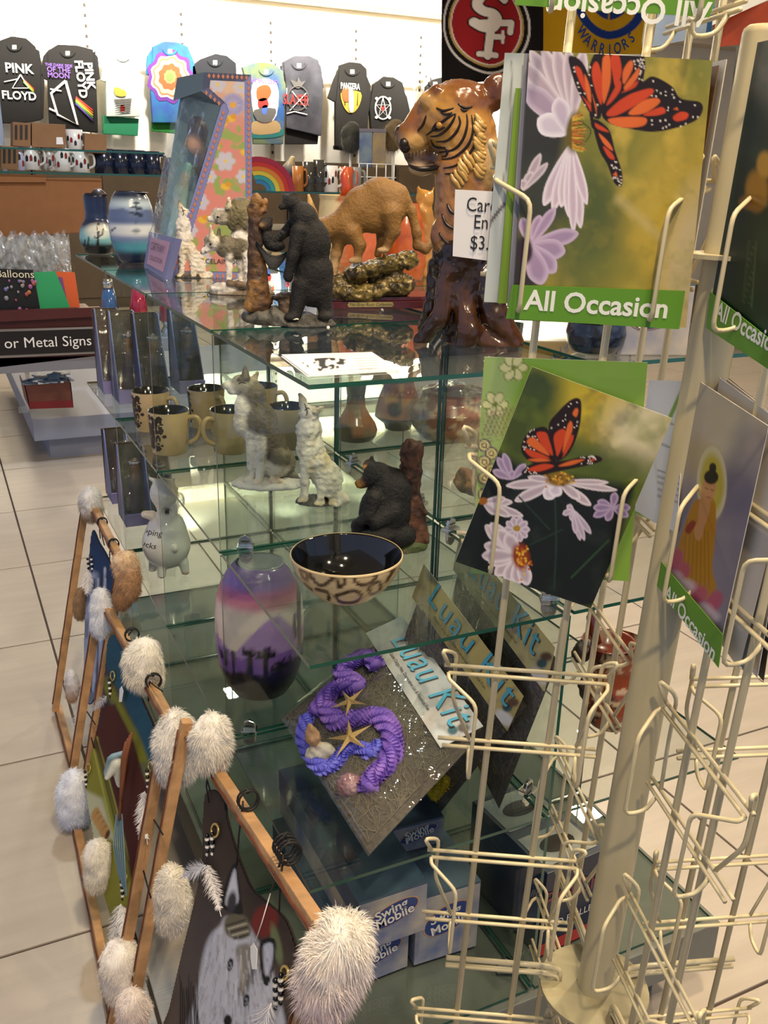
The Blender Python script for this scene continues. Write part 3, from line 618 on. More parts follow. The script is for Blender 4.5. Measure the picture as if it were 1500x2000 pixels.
figurine('bear', F, pr, mat('black_fur_resin', rough=.7, attr=True, bump=.5, bscale=500), t, k=6, res=90, fur=1.6, furf=.3)
MB().tube([F.p(571 + k * 4, 623 + k % 2, -34) for k in range(4)], 1.6 * F.s, 6).build('claws', mat('claw', '#d8d4c8', .4), t)
cb = figurine('cub', F, [('e', 521, 446, -8, 13, 12, 11, 0, BK2), ('e', 512, 437, -6, 4, 4, 3, 0, BK2), ('e', 530, 436, -8, 4, 5, 3, 0, BK2), ('e', 513, 449, -17, 5, 4, 4, 0, '#8a6c45'), ('e', 526, 470, -4, 14, 18, 12, -10, BK2), ('e', 538, 484, -4, 20, 11, 13, 0, BK), ('c', 540, 475, -10, 6, 552, 462, -14, 5, BK2), ('e', 507, 484, -12, 6, 6, 5, 0, BK2)], mat('black_fur_resin'), t, k=4, res=50, fur=1.2, furf=.3, floor=False)
hm = MB()
V = []
for i in range(13):
    u = i / 12
    for j in range(9):
        v = j / 8 * 2 - 1; x = 503 + 62 * u; y = 478 + 20 * u + 38 * math.sin(math.pi * min(u * 1.05, 1)) * (1 - v * v * .55); V.append(F.p(x, y - 2, -4 + v * 17))
hm.add(V, [(i * 9 + j, i * 9 + j + 1, (i + 1) * 9 + j + 1, (i + 1) * 9 + j) for i in range(12) for j in range(8)], 0, True)
hm.add([np.array(p) + np.array([0, 0, -.0035]) for p in V], [(i * 9 + j, (i + 1) * 9 + j, (i + 1) * 9 + j + 1, i * 9 + j + 1) for i in range(12) for j in range(8)], 0, True)
hm.build('hammock', mat('hammock_cloth', '#6a675f', .9, bump=.4, bscale=400), t)
figurine('tree_post', F, [('c', 502, 420, 0, 13, 501, 500, 0, 15, '#4a3222'), ('c', 501, 500, 0, 15, 507, 590, 0, 24, '#5c3f22'), ('c', 505, 402, -4, 11, 500, 420, 0, 12, '#8a6434'), ('c', 515, 418, 2, 8, 519, 402, 3, 6, '#8a5c30'), ('c', 500, 560, -10, 14, 488, 600, -16, 10, '#8a6431'), ('c', 558, 585, -4, 15, 560, 612, -4, 13, '#5d4a38'), ('e', 552, 578, -4, 22, 6, 16, -10, '#2c1f16')], RESIN, t, k=5, res=80, fur=4, furf=.12, tint=mott('#2e2016', .1, .5, .64, .8))
figurine('rock_base', F, [('e', 520, 618, 6, 50, 20, 34, 0, '#5a5850'), ('e', 590, 636, -6, 66, 20, 34, 0, '#4c4a44'), ('e', 560, 622, 10, 70, 16, 34, 0, '#55534c')], RESIN, t, k=7, res=70, fur=5, furf=.07, tint=mott('#2a2925', .08, .5, .65, .8))
MB().sph(F.p(640, 640, -30), .0026, 8).build('white_flower', mat('white_paint', '#e8e6e0', .5), t)

# -- cougar on a plaque
F = Fig(742, 603, 1.1); t = thing('cougar_figurine', 'tan cougar stepping over layered rocks on a dark red wooden plaque', 'figurine', F.b)
TN, TN2, TL = '#84602a', '#73501f', '#b5966a'
pr = [('e', 634, 455, 0, 21, 24, 19, 0, TN), ('c', 628, 470, -8, 12, 622, 490, -12, 9, TL), ('e', 622, 440, -8, 5, 6, 3, 0, TN2), ('c', 640, 452, 0, 22, 676, 440, 0, 26, TN), ('e', 682, 444, 0, 28, 36, 25, -10, TN), ('e', 716, 410, 0, 42, 36, 27, 25, TN), ('e', 742, 394, 0, 40, 37, 28, 0, TN), ('e', 700, 422, 0, 34, 36, 26, 10, TN), ('e', 770, 402, 0, 25, 36, 24, 0, TN), ('e', 730, 425, 0, 40, 34, 26, 0, TN), ('e', 762, 408, -4, 28, 40, 24, -10, TN),
      ('c', 690, 460, -16, 17, 704, 482, -18, 11, TN), ('c', 704, 482, -18, 11, 700, 506, -20, 8, TN2), ('e', 695, 512, -22, 13, 6, 8, 0, TL), ('c', 668, 462, 4, 15, 658, 498, 2, 10, TN), ('c', 658, 498, 2, 10, 652, 538, 0, 8, TL), ('e', 650, 545, -2, 11, 6, 8, 0, TL),
      ('c', 762, 424, -16, 22, 768, 456, -18, 12, TN), ('c', 768, 456, -18, 12, 757, 482, -18, 8, TN2), ('e', 748, 492, -20, 12, 6, 8, 0, TL), ('c', 742, 420, 14, 17, 745, 470, 14, 8, TN2), ('c', 745, 470, 14, 8, 738, 498, 14, 7, TN2),
      ('c', 783, 384, 0, 11, 801, 418, 0, 9, TN), ('c', 801, 418, 0, 9, 812, 458, 0, 8.5, TN), ('c', 812, 458, 0, 8.5, 814, 482, 0, 8.5, TN2), ('c', 814, 482, 0, 8.5, 829, 489, 0, 8, TN2), ('c', 829, 489, 0, 8, 845, 477, 0, 5, TN2)]
figurine('cougar', F, pr, RESIN, t, k=7, res=100, fur=1.2, furf=.35, tint=mott('#6f4c1e', .06, .5, .75, .5))
figurine('rock_ledge', F, [('c', 690, 538, 0, 19, 800, 508, 0, 17, '#7a6a36'), ('c', 690, 538, -18, 13, 760, 520, -20, 12, '#6a5b2e'), ('e', 700, 572, -8, 60, 17, 30, 0, '#6e5f33'), ('c', 690, 574, -22, 12, 790, 560, -18, 15, '#857340'), ('e', 765, 555, 4, 46, 26, 28, 0, '#4a3f22'), ('e', 665, 560, 0, 30, 22, 26, 0, '#5a4c2c')], mat('bronze_rock', rough=.35, attr=True, bump=.6, bscale=140, metal=.25), t, k=3, res=90, fur=5, furf=.13, tint=mott('#211a0e', .1, .48, .6, .85))
MAH = mat('mahogany', '#4b1418', .3, noise=.2, nscale=20, coat=.5)
bl, br_, = F.p(641, 613, -28), F.p(838, 611, -28); ex = br_ - bl; L = np.linalg.norm(ex); ex /= L; ey = np.array([-ex[1], ex[0], 0]); zz = np.array([0, 0, 1.])
def chamf(o, dx, dy, z0, z1, c): return [o + ex * a + ey * b for a, b in [(c, 0), (dx - c, 0), (dx, c), (dx, dy - c), (dx - c, dy), (c, dy), (0, dy - c), (0, c)]]
o0 = np.array([bl[0], bl[1], 1.1]); MB().slab(chamf(o0, L, .085, 0, 0, .01), zz, .011).slab(chamf(o0 + ex * .004 + ey * .004 + zz * .011, L - .008, .077, 0, 0, .009), zz, .006).build('plaque', MAH, t, bevel=.001)
pc = o0 + ex * L * .42 + zz * .0065; BRS = mat('brass', '#c9b26a', .3, metal=.7)
MB().slab([pc + ex * a + zz * b for a, b in [(-.033, -.0035), (.033, -.0035), (.035, 0), (.033, .0035), (-.033, .0035), (-.035, 0)]], -ey, .001).build('name_plate', BRS, t)
text_mesh('The Grey Rock Collection', 'lettering', mat('dark_ink'), t, pc - ey * .0012 - zz * .0018, ex, zz, .0062, shear=.3)
# -- scaly jug standing behind the cougar
F = Fig(680, 560, 1.1, P=at(682, 548, 1.1)); t = thing('scaled_jug', 'cream and orange scaled ceramic jug with a coiled orange handle, behind the cougar', 'jug', F.b)
def pj_(p):
    p.grad(650, 0, 690, 0, '#c8703c')
    for y in range(380, 560, 9):
        for x in range(615, 760, 12): p.ell(x + (y // 9 % 2) * 6, y, 5.6, 5.2, '#b4542c' if x > 660 else '#e2cfa0', 0, .4, .75)
lathe_print('body', F, [(548, 46), (535, 56), (510, 64), (480, 66), (450, 64), (420, 60), (395, 58), (386, 60)], pj_, '#d9c48e', t)
MB().tube([F.p(672, 392, -10), F.p(676, 372, -14), F.p(672, 352, -14), F.p(676, 335, -10)], [9 * F.s, 8 * F.s, 7 * F.s, 3 * F.s], 10).build('handle', mat('orange_glaze', '#b8451c', .25, coat=.4), t)
figurine('ear', F, [('c', 612, 420, 0, 10, 605, 385, 0, 3, '#c9a368'), ('c', 612, 440, 0, 12, 612, 420, 0, 10, '#8a5f34')], RESIN, t, floor=False, res=24)
# -- orange jug and a second carved figure behind, between cougar and tiger
F = Fig(800, 540, 1.1, P=at(790, 545, 1.1)); t = thing('orange_jug', 'plain orange ceramic jug seen behind the tail of the cougar', 'jug', F.b)
lathe_print('body', F, [(545, 34), (520, 40), (480, 40), (440, 34), (415, 26), (400, 24)], lambda p: p.speck(.08, .5, .7, '#8c3c1c', .6), '#b65c2c', t)
MB().slab([F.p(738, 472, -45), F.p(748, 472, -45), F.p(748, 482, -45), F.p(738, 482, -45)], -F.dh, .0008).build('price_tag', mat('white_paper', '#eceae4', .7), t)
F = Fig(832, 545, 1.1, P=at(836, 540, 1.1)); t = thing('carved_wood_figure', 'small golden carved wooden figure with ears, between the cougar and the tiger', 'figurine', F.b)
figurine('body', F, [('c', 832, 540, 0, 22, 830, 420, 0, 16, '#b07f38'), ('e', 829, 395, 0, 17, 20, 14, 0, '#c08a3a'), ('c', 819, 385, 0, 5, 816, 365, 0, 2, '#c08a3a'), ('c', 842, 385, 0, 5, 847, 370, 0, 2, '#c08a3a'), ('c', 845, 480, -4, 10, 852, 440, 0, 8, '#9a6c2e'), ('e', 822, 410, -12, 7, 6, 6, 0, '#d9a860')], WOODG, t, k=5, res=60, fur=2, furf=.1)

# -- carved tiger bust on a root stump
F = Fig(908, 668, 1.1); t = thing('carved_tiger_bust', 'polished carved wooden tiger bust growing out of a dark root stump', 'sculpture', F.b)
T1, T2, T3, T4 = '#b5853c', '#5e3517', '#c9a05a', '#1c0e07'
pr = [('e', 885, 262, 0, 62, 60, 50, 0, T1), ('e', 902, 238, 0, 52, 40, 46, 0, '#8b5424'), ('c', 850, 245, 0, 32, 812, 285, 0, 24, '#8a5528'), ('e', 814, 300, 0, 28, 22, 24, 0, T3), ('e', 794, 285, 0, 12, 13, 13, 0, T4), ('c', 790, 300, 0, 8, 815, 325, 0, 10, T4), ('c', 812, 326, 0, 14, 850, 330, 0, 22, '#3a2112'), ('e', 828, 346, 0, 24, 14, 18, 0, '#c2a27a'), ('e', 815, 302, -14, 20, 15, 10, 0, T3),
      ('e', 905, 295, -22, 44, 54, 26, 0, T1), ('e', 925, 300, 0, 40, 62, 48, 0, '#a8773a'), ('e', 843, 240, -32, 16, 10, 8, 30, T3), ('c', 858, 222, -30, 10, 838, 240, -28, 8, '#6b3d1b'),
      ('c', 905, 350, 0, 52, 905, 430, 0, 52, '#9a6a33'), ('c', 905, 430, 0, 52, 905, 510, 0, 50, '#8a5a2a'), ('e', 962, 222, -6, 26, 32, 14, 10, '#6d3f1c'), ('e', 950, 218, 30, 20, 24, 12, 0, '#5a3317'), ('e', 940, 340, -10, 36, 50, 36, 0, '#c6a36a'), ('e', 870, 470, -20, 26, 40, 24, 0, '#8a5c30')]
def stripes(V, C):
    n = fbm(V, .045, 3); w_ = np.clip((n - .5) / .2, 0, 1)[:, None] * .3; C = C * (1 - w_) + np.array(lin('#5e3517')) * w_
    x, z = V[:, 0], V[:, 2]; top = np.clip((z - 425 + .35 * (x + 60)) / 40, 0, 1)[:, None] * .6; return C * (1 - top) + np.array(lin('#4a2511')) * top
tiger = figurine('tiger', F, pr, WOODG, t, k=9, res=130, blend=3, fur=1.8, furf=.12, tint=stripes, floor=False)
Q = lambda pts: [(620 + .28 * x, 180 + .28 * y) for x, y in pts]; LINE = mat('carved_dark', '#1c0e07', .35); GOLD = mat('mane_gold', '#b9944e', .3, noise=.25, nscale=80, coat=.3)
carve(tiger, t, [Q(q) for q in [[(760, 300), (810, 262), (860, 215), (930, 165), (960, 150)], [(790, 310), (850, 300), (910, 250), (950, 190), (965, 150)], [(830, 345), (900, 340), (960, 290), (995, 220), (985, 165)], [(790, 330), (820, 380), (900, 395), (900, 440), (870, 450)], [(850, 420), (950, 400), (1015, 330), (1045, 230), (1040, 150)], [(870, 470), (960, 450), (1050, 370), (1085, 270), (1075, 160)], [(880, 530), (970, 510), (1060, 430), (1105, 330), (1095, 180)], [(890, 570), (980, 560), (1060, 490), (1100, 420)], [(760, 160), (740, 220), (700, 270)], [(830, 110), (880, 130), (950, 110)], [(980, 80), (1030, 110), (1080, 100)], [(860, 140), (900, 155), (940, 140)], [(1000, 110), (1020, 130), (1050, 120)]]], 5.5, LINE)
carve(tiger, t, [Q(q) for q in [[(870, 850), (900, 920), (955, 955)], [(850, 980), (890, 1040), (950, 1070)], [(840, 1100), (890, 1150), (950, 1165)], [(905, 780), (930, 830), (960, 850)], [(1010, 700), (1060, 760), (1110, 770)]]], 7, LINE)
carve(tiger, t, [Q(q) for q in [[(600, 460), (640, 510), (720, 535), (830, 525), (845, 500)]]], 11, LINE, 'mouth_line')
MB().sph(F.p(790, 284, -2), np.array([9, 14, 12]) * F.s, 14).build('nose', LINE, t)
dots(tiger, t, [Q([(640 + i * 24, 430 + j * 14 - i * 6)])[0] for i in range(6) for j in range(3)], 1.3, LINE, 'whisker_dot')
dots(tiger, t, Q([(850, 232)]), 7.0, mat('eye_amber', '#a8782c', .15, coat=.6), 'eye'); dots(tiger, t, Q([(842, 232)]), 5.2, LINE, 'pupil'); carve(tiger, t, [Q([(800, 262), (830, 222), (880, 208)]), Q([(810, 268), (850, 262), (890, 240)])], 6, LINE, 'eyelid'); dots(tiger, t, Q([(604, 360), (612, 385)]), 11, LINE, 'nose_pad')
for k in range(15):
    y = 150 + k * 27; x = 1098 + 10 * math.sin(k * 1.7); carve(tiger, t, [Q([(x, y), (x + 22, y + 34), (x + 40, y + 58), (x + 70, y + 66)])], 13 + 2 * math.sin(k * 2.1), GOLD, 'mane_lock', .0002)
    if k > 7: x -= 70 + (k - 8) * 14; carve(tiger, t, [Q([(x, y + 40), (x + 14, y + 80), (x + 40, y + 112), (x + 60, y + 150)])], 12, GOLD, 'mane_lock', .0002)
D1, D2 = '#24140c', '#452a18'
figurine('root_stump', F, [('c', 905, 500, 0, 58, 905, 575, 0, 46, D1), ('c', 880, 530, -30, 20, 862, 620, -34, 17, D2), ('c', 862, 620, -34, 17, 822, 668, -22, 16, D1), ('c', 900, 560, -30, 18, 915, 650, -46, 24, D2), ('c', 915, 650, -46, 24, 900, 690, -48, 17, D1), ('c', 945, 540, -20, 26, 965, 620, -30, 26, D1), ('c', 965, 620, -30, 26, 1002, 668, -26, 20, D2), ('c', 940, 660, -34, 22, 985, 684, -36, 14, D2), ('c', 905, 600, 10, 40, 905, 670, 20, 44, D1), ('c', 850, 520, 0, 14, 845, 600, 10, 16, D1), ('c', 845, 600, 10, 16, 830, 640, 30, 16, D1), ('e', 900, 680, -20, 70, 10, 34, 0, D1)], WOODG, t, k=7, res=96, fur=3.5, furf=.06)

# -- sheets of paper on the glass top
PAPER = mat('white_paper', '#efede6', .75)
c4 = [at(550, 697, 1.1), at(727, 692, 1.1), at(778, 726, 1.1), at(602, 737, 1.1)]; up = np.array([0, 0, 1.])
t = thing('flyer_stack', 'small stack of white printed flyers near the front edge of the glass top', 'papers', sum(c4) / 4)
for k in range(5):
    off = np.array([.0016 * math.sin(k * 2.3), .0022 * math.cos(k * 1.7), .0005 * k]); MB().slab([p + off for p in c4], up, .0004).build('sheet', PAPER, t)
def pfly(p):
    p.speck(.12, .56, .6, '#3a3a38', 1., 2)
    p.mixw(np.clip((np.hypot((p.x - 640) / 55, (p.y - 712) / 14) - .9) / .1, 0, 1), '#efede6')
cc = [p + up * .0027 for p in c4]; cm = sum(cc) / 4
print_sheet('printed_figure', PRINT_MATTE, t, [cm + (p - cm) * .8 for p in cc], 70, 40, pfly, '#efede6')
e1 = cc[1] - cc[0]; e1 /= np.linalg.norm(e1); e2 = np.cross(up, e1)
for k in range(5): MB().slab([at(690 + 3 * k, 700 + 5 * k, 1.1034) + e1 * a + e2 * b for a, b in [(0, 0), (.030 - .003 * k, 0), (.030 - .003 * k, .0008), (0, .0008)]], up, .0002).build('print_line', mat('grey_ink', '#8a8984', .7), t)

# ================================================================== things on the middle shelf
# -- six tan mugs
def make_mug():
    t = thing('mug', 'x', 'mug', (0, 0, 0)); r0, r1, h = .033, .0385, .082
    tan = mat('mug_tan', '#b39a6c', .2, noise=.06, nscale=60, coat=.5); blk = mat('mug_black', '#0b0a0a', .12, coat=.5)
    MB().lathe((0, 0, 0), [(0, r0 - .002, 0), (.002, r0, 0), (h * .5, (r0 + r1) / 2, 0), (h - .001, r1, 1), (h, r1 - .001, 1), (h - .001, r1 - .003, 1), (h * .5, r1 - .005, 1), (.008, r0 - .004, 1), (.0075, .0001, 1)], 40).build('body', [tan, blk], t)
    hp = [(r1 - .003, .066), (r1 + .011, .069), (r1 + .019, .060), (r1 + .020, .045), (r1 + .013, .028), (r0 + .003, .018)]
    hp = spline(hp, False, 4); MB().tube([(x, 0, z) for x, z in hp], [.0048] * len(hp), 8).build('handle', tan, t)
    mb = MB(); rs = random.Random(5)
    for k in range(150):   # dark tree print wrapping the left side
        a = math.radians(rs.choice([196, 215, 232, 250]) + rs.gauss(0, 9)); z = rs.uniform(.012, .074); wd = rs.uniform(.0015, .005); hh = rs.uniform(.0015, .006)
        for sgn in (0,):
            R = lambda zz: r0 + (r1 - r0) * zz / h + .0004
            pts = [(a + da / .036, z + dz) for da, dz in [(-wd, -hh * .3), (0, -hh), (wd, -hh * .2), (wd * .6, hh), (-wd * .5, hh * .7)]]
            mb.add([(R(zz) * math.cos(aa), R(zz) * math.sin(aa), zz) for aa, zz in pts], [(0, 1, 2, 3, 4)])
    mb.build('tree_print', mat('tree_print', '#2c1d12', .4), t)
    return t
mug0 = make_mug(); first = True
mugs = [(333, 882, 'tan mug with a dark tree print, frontmost of the group', -.45), (298, 838, 'tan mug at the left edge of the shelf, its handle towards the frontmost mug', -.7), (405, 832, 'tan mug in the back row behind the frontmost mug', -1.2), (452, 880, 'pale tan mug seen through glass, between the frontmost mug and the husky', -2.9), (508, 826, 'tan mug behind the head of the seated husky', -.6), (563, 872, 'dark-mouthed mug between the husky and the howling wolf', -1.2)]
for px, py, lb, rz in mugs:
    o = mug0 if first else copy_tree(mug0); first = False
    P = at(px, py, .792); o.location = tuple(P); o.rotation_euler = (0, 0, rz); o['label'] = lb; o['group'] = 'tan mugs on the middle shelf'

# -- seated husky and howling wolf
F = Fig(528, 946, .792); t = thing('husky_figurine', 'grey and white seated husky on a snow base, beside the howling wolf', 'figurine', F.b)
H1, H2, H3 = '#6b6452', '#e4dfd3', '#564f40'
pr = [('e', 476, 758, 0, 22, 18, 18, 15, '#a29c8c'), ('c', 466, 764, -2, 11, 447, 762, -4, 7, H2), ('e', 441, 761, -4, 4, 3.5, 4, 0, '#2a2624'), ('e', 458, 772, -4, 10, 6, 8, 0, H2), ('c', 482, 746, -10, 9, 481, 726, -11, 2.5, H1), ('c', 497, 750, 8, 8, 504, 736, 9, 3, '#b7a98e'), ('e', 495, 780, 0, 26, 30, 22, 0, H1), ('e', 478, 800, -8, 18, 24, 16, 0, H2), ('e', 477, 828, -6, 19, 28, 18, 0, '#cfc8b8'), ('e', 508, 826, 0, 34, 46, 30, -18, H1), ('e', 526, 868, 2, 32, 44, 27, -25, H3), ('e', 545, 903, 2, 32, 32, 28, 0, H1), ('e', 540, 914, -18, 24, 18, 14, -10, '#d0c9b8'), ('e', 548, 896, -22, 20, 18, 12, 0, '#6e6854'),
      ('c', 493, 850, -12, 14, 492, 905, -14, 8, H2), ('c', 492, 905, -14, 8, 490, 936, -15, 7, H2), ('c', 508, 860, -18, 13, 510, 905, -22, 8, H2), ('c', 510, 905, -22, 8, 507, 938, -24, 7.5, H2), ('e', 485, 938, -20, 9, 5, 7, 0, H2), ('e', 502, 942, -30, 10, 5, 8, 0, '#efe2d2'), ('e', 538, 940, -26, 16, 7, 9, 0, '#e8d2bd'), ('c', 566, 926, 4, 10, 582, 938, -4, 8, H1), ('e', 470, 752, -15, 2.6, 2.2, 2, 0, '#151312')]
hk = figurine('husky', F, pr, RESIN, t, k=6, res=104, blend=1.6, fur=1.8, furf=.25, tint=mott('#4a4436', .12, .57, .7, .35))
carve(hk, t, [[(443, 769), (455, 773), (466, 770)], [(466, 750), (472, 746), (480, 749)]], 2.6, mat('face_line', '#4a4034', .6), 'face_line')
figurine('snow_base', F, [('e', 528, 950, 0, 78, 16, 46, 0, '#4a463f'), ('e', 528, 942, -2, 74, 13, 44, 0, '#efece4')], RESIN, t, k=5, res=60, fur=3, furf=.1)
howl(Fig(627, 980, .792), 1.22, 'larger white howling wolf on a dark stone, inside the case beside the husky')
# -- black bear leaning on a log
F = Fig(762, 1068, .792); t = thing('bear_log_figurine', 'seated black bear with cub leaning on an upright brown log', 'figurine', F.b)
pr = [('e', 752, 1000, -4, 50, 62, 40, 10, BK), ('e', 762, 960, 0, 42, 46, 36, -10, BK), ('e', 738, 930, -4, 26, 24, 23, 0, BK), ('c', 724, 938, -8, 15, 713, 945, -10, 10, BK2), ('e', 706, 949, -10, 9, 8, 9, 0, '#b98230'), ('e', 701, 947, -10, 4, 4, 4, 0, '#0b0a09'), ('c', 730, 975, -34, 16, 722, 1010, -44, 12, BK2), ('c', 722, 1010, -44, 12, 706, 1020, -46, 10, BK), ('c', 765, 1000, -30, 18, 735, 1022, -46, 13, BK2), ('e', 735, 1046, -40, 36, 16, 20, 0, BK), ('e', 702, 1030, -30, 15, 19, 12, 0, BK2), ('e', 776, 1045, -16, 36, 24, 26, 0, BK)]
figurine('bear', F, pr, mat('black_fur_resin'), t, k=7, res=90, fur=1.6, furf=.25)
figurine('cub', F, [('e', 724, 912, 14, 14, 12, 12, 0, BK2), ('e', 727, 899, 12, 4, 5, 3, 0, BK2), ('e', 714, 917, 4, 4.5, 3.5, 4, 0, '#c0853a'), ('e', 740, 935, 20, 16, 24, 12, 0, BK2)], mat('black_fur_resin'), t, k=4, res=36, floor=False)
figurine('log', F, [('c', 803, 885, 16, 22, 800, 960, 18, 20, '#4f2f1b'), ('c', 800, 960, 18, 20, 812, 1050, 10, 27, '#5a3620'), ('c', 795, 878, 14, 8, 793, 868, 14, 4, '#3c2415'), ('c', 817, 882, 20, 8, 820, 870, 20, 4, '#5a3620'), ('c', 818, 990, 4, 8, 830, 1003, -2, 5, '#4a2c1a'), ('c', 822, 1010, 4, 7, 826, 1030, 0, 4, '#4a2c1a')], RESIN, t, k=5, res=70, fur=4, furf=.12, tint=mott('#2a180e', .1, .48, .62, .8))
figurine('mossy_base', F, [('e', 768, 1072, 0, 66, 16, 42, 0, '#3b3320'), ('e', 800, 1064, 0, 36, 16, 32, 0, '#3c4a20')], RESIN, t, k=5, res=44, fur=4, furf=.15)
# -- leopard print bowl
F = Fig(676, 1166, .792); t = thing('leopard_bowl', 'glossy bowl with leopard spots outside and black inside', 'bowl', F.b)
S = F.s; hB = F.fr(676, 1084)[2]
def pb(p):
    sp = '#3a2412'
    blobs = [[(606, 1118), (640, 1110), (650, 1125), (628, 1145), (610, 1135)], [(655, 1123), (668, 1120), (672, 1135), (662, 1143)], [(690, 1125), (712, 1120), (735, 1128), (720, 1140), (700, 1138)], [(655, 1160), (690, 1150), (705, 1160), (695, 1172), (665, 1172)], [(720, 1145), (740, 1140), (742, 1158), (725, 1162)], [(586, 1130), (598, 1128), (600, 1142), (590, 1140)], [(618, 1155), (640, 1156), (642, 1170)], [(750, 1122), (760, 1115), (765, 1130)], [(755, 1145), (770, 1128)], [(595, 1105), (620, 1108)], [(595, 1155), (608, 1160)]]
    for b in blobs:
        if len(b) > 3: p.line(spline(b + b[:1], False, 4), 7, sp, 2, 1, False)
        else: p.line(b, 8, sp, 2)
    p.speck(.03, .5, .8, '#b58f54', .5)
prof = [(1166, 38), (1163, 46), (1155, 60), (1142, 76), (1125, 91), (1106, 102), (1090, 107), (1084, 108)]
lathe_print('outside', F, prof, pb, '#cdb588', t, n=110, caps=False)
MB().lathe(F.b, [(hB, 108.2 * S), (hB + .002, 106.5 * S), (hB, 104.5 * S), (hB * .7, 98 * S), (hB * .4, 80 * S), (hB * .2, 55 * S), (hB * .14, 30 * S), (hB * .13, .0001)], 72, caps=False).build('inside', mat('bowl_black', '#0a0909', .08, coat=.6), t)
MB().lathe(F.b, [(hB - .0008, 108.6 * S), (hB + .001, 108.8 * S), (hB + .0022, 107.5 * S), (hB + .0018, 106.2 * S)], 72, caps=False).build('rim', mat('bowl_rim', '#d0b98c', .2), t)
MB().lathe(F.b, [(0, 38 * S), (.0015, 37 * S), (.0016, .0001)], 40).build('foot', mat('bowl_rim'), t)

# -- painted pots on the right rear shelf
def pot(px, py, prof, fn, base, name, label, extra=None):
    F = Fig(px, py, .792); t = thing(name, label, 'pot', F.b); lathe_print('body', F, prof, fn, base, t)
    MB().lathe(F.p(px, prof[-1][0]), [(0, prof[-1][1] * F.s), (.0012, prof[-1][1] * F.s * .97), (.0005, prof[-1][1] * F.s * .8), (-.008, prof[-1][1] * F.s * .7), (-.008, .0001)], 30, caps=False).build('mouth', mat('pot_mouth', '#1a0f0a', .6), t); return F, t
def pp1(p): p.grad(0, 800, 0, 770, '#3a4a48'); p.speck(.06, .5, .62, '#7c6a3c', .7); p.grad(0, 850, 0, 857, '#1b1413'); p.ell(672, 848, 16, 18, '#1b1413', 0, .3)
pot(694, 856, [(858, 34), (850, 40), (838, 43), (825, 38), (810, 27), (795, 19), (775, 17), (752, 20)], pp1, '#a8653c', 'gourd_pot', 'narrow-necked orange and green painted pot, left of the two rear pots')
def pp2(p): p.grad(0, 790, 0, 765, '#8a4a38'); p.speck(.05, .5, .62, '#c99a58', .6); p.grad(0, 818, 0, 822, '#241b1c'); p.ell(770, 800, 15, 14, '#1a1414', 0, .4); p.line([(780, 800), (782, 770)], 5, '#3c4a30')
pot(777, 836, [(838, 24), (826, 28), (812, 46), (795, 44), (775, 38), (755, 30), (745, 28)], pp2, '#b0703f', 'bear_painted_pot', 'orange painted pot with a black bear silhouette, right of the two rear pots')
F = Fig(880, 888, .792, P=at(880, 850, .792)); t = thing('bagged_clay_pot', 'terracotta pot wrapped in crinkled clear plastic, behind the log', 'pot', F.b)
lathe_print('body', F, [(850, 60), (830, 76), (800, 78), (780, 62), (768, 58), (762, 62)], lambda p: (p.speck(.07, .5, .62, '#c9b38a', .7), p.speck(.1, .56, .64, '#4c2a18', .7, seed=2)), '#8e5136', t)
fp = figurine('plastic_wrap', F, [('e', 880, 815, 0, 88, 70, 70, 0, '#ffffff'), ('e', 880, 850, 0, 84, 30, 66, 0, '#ffffff')], FILM, t, k=8, res=40, fur=10, furf=.05)

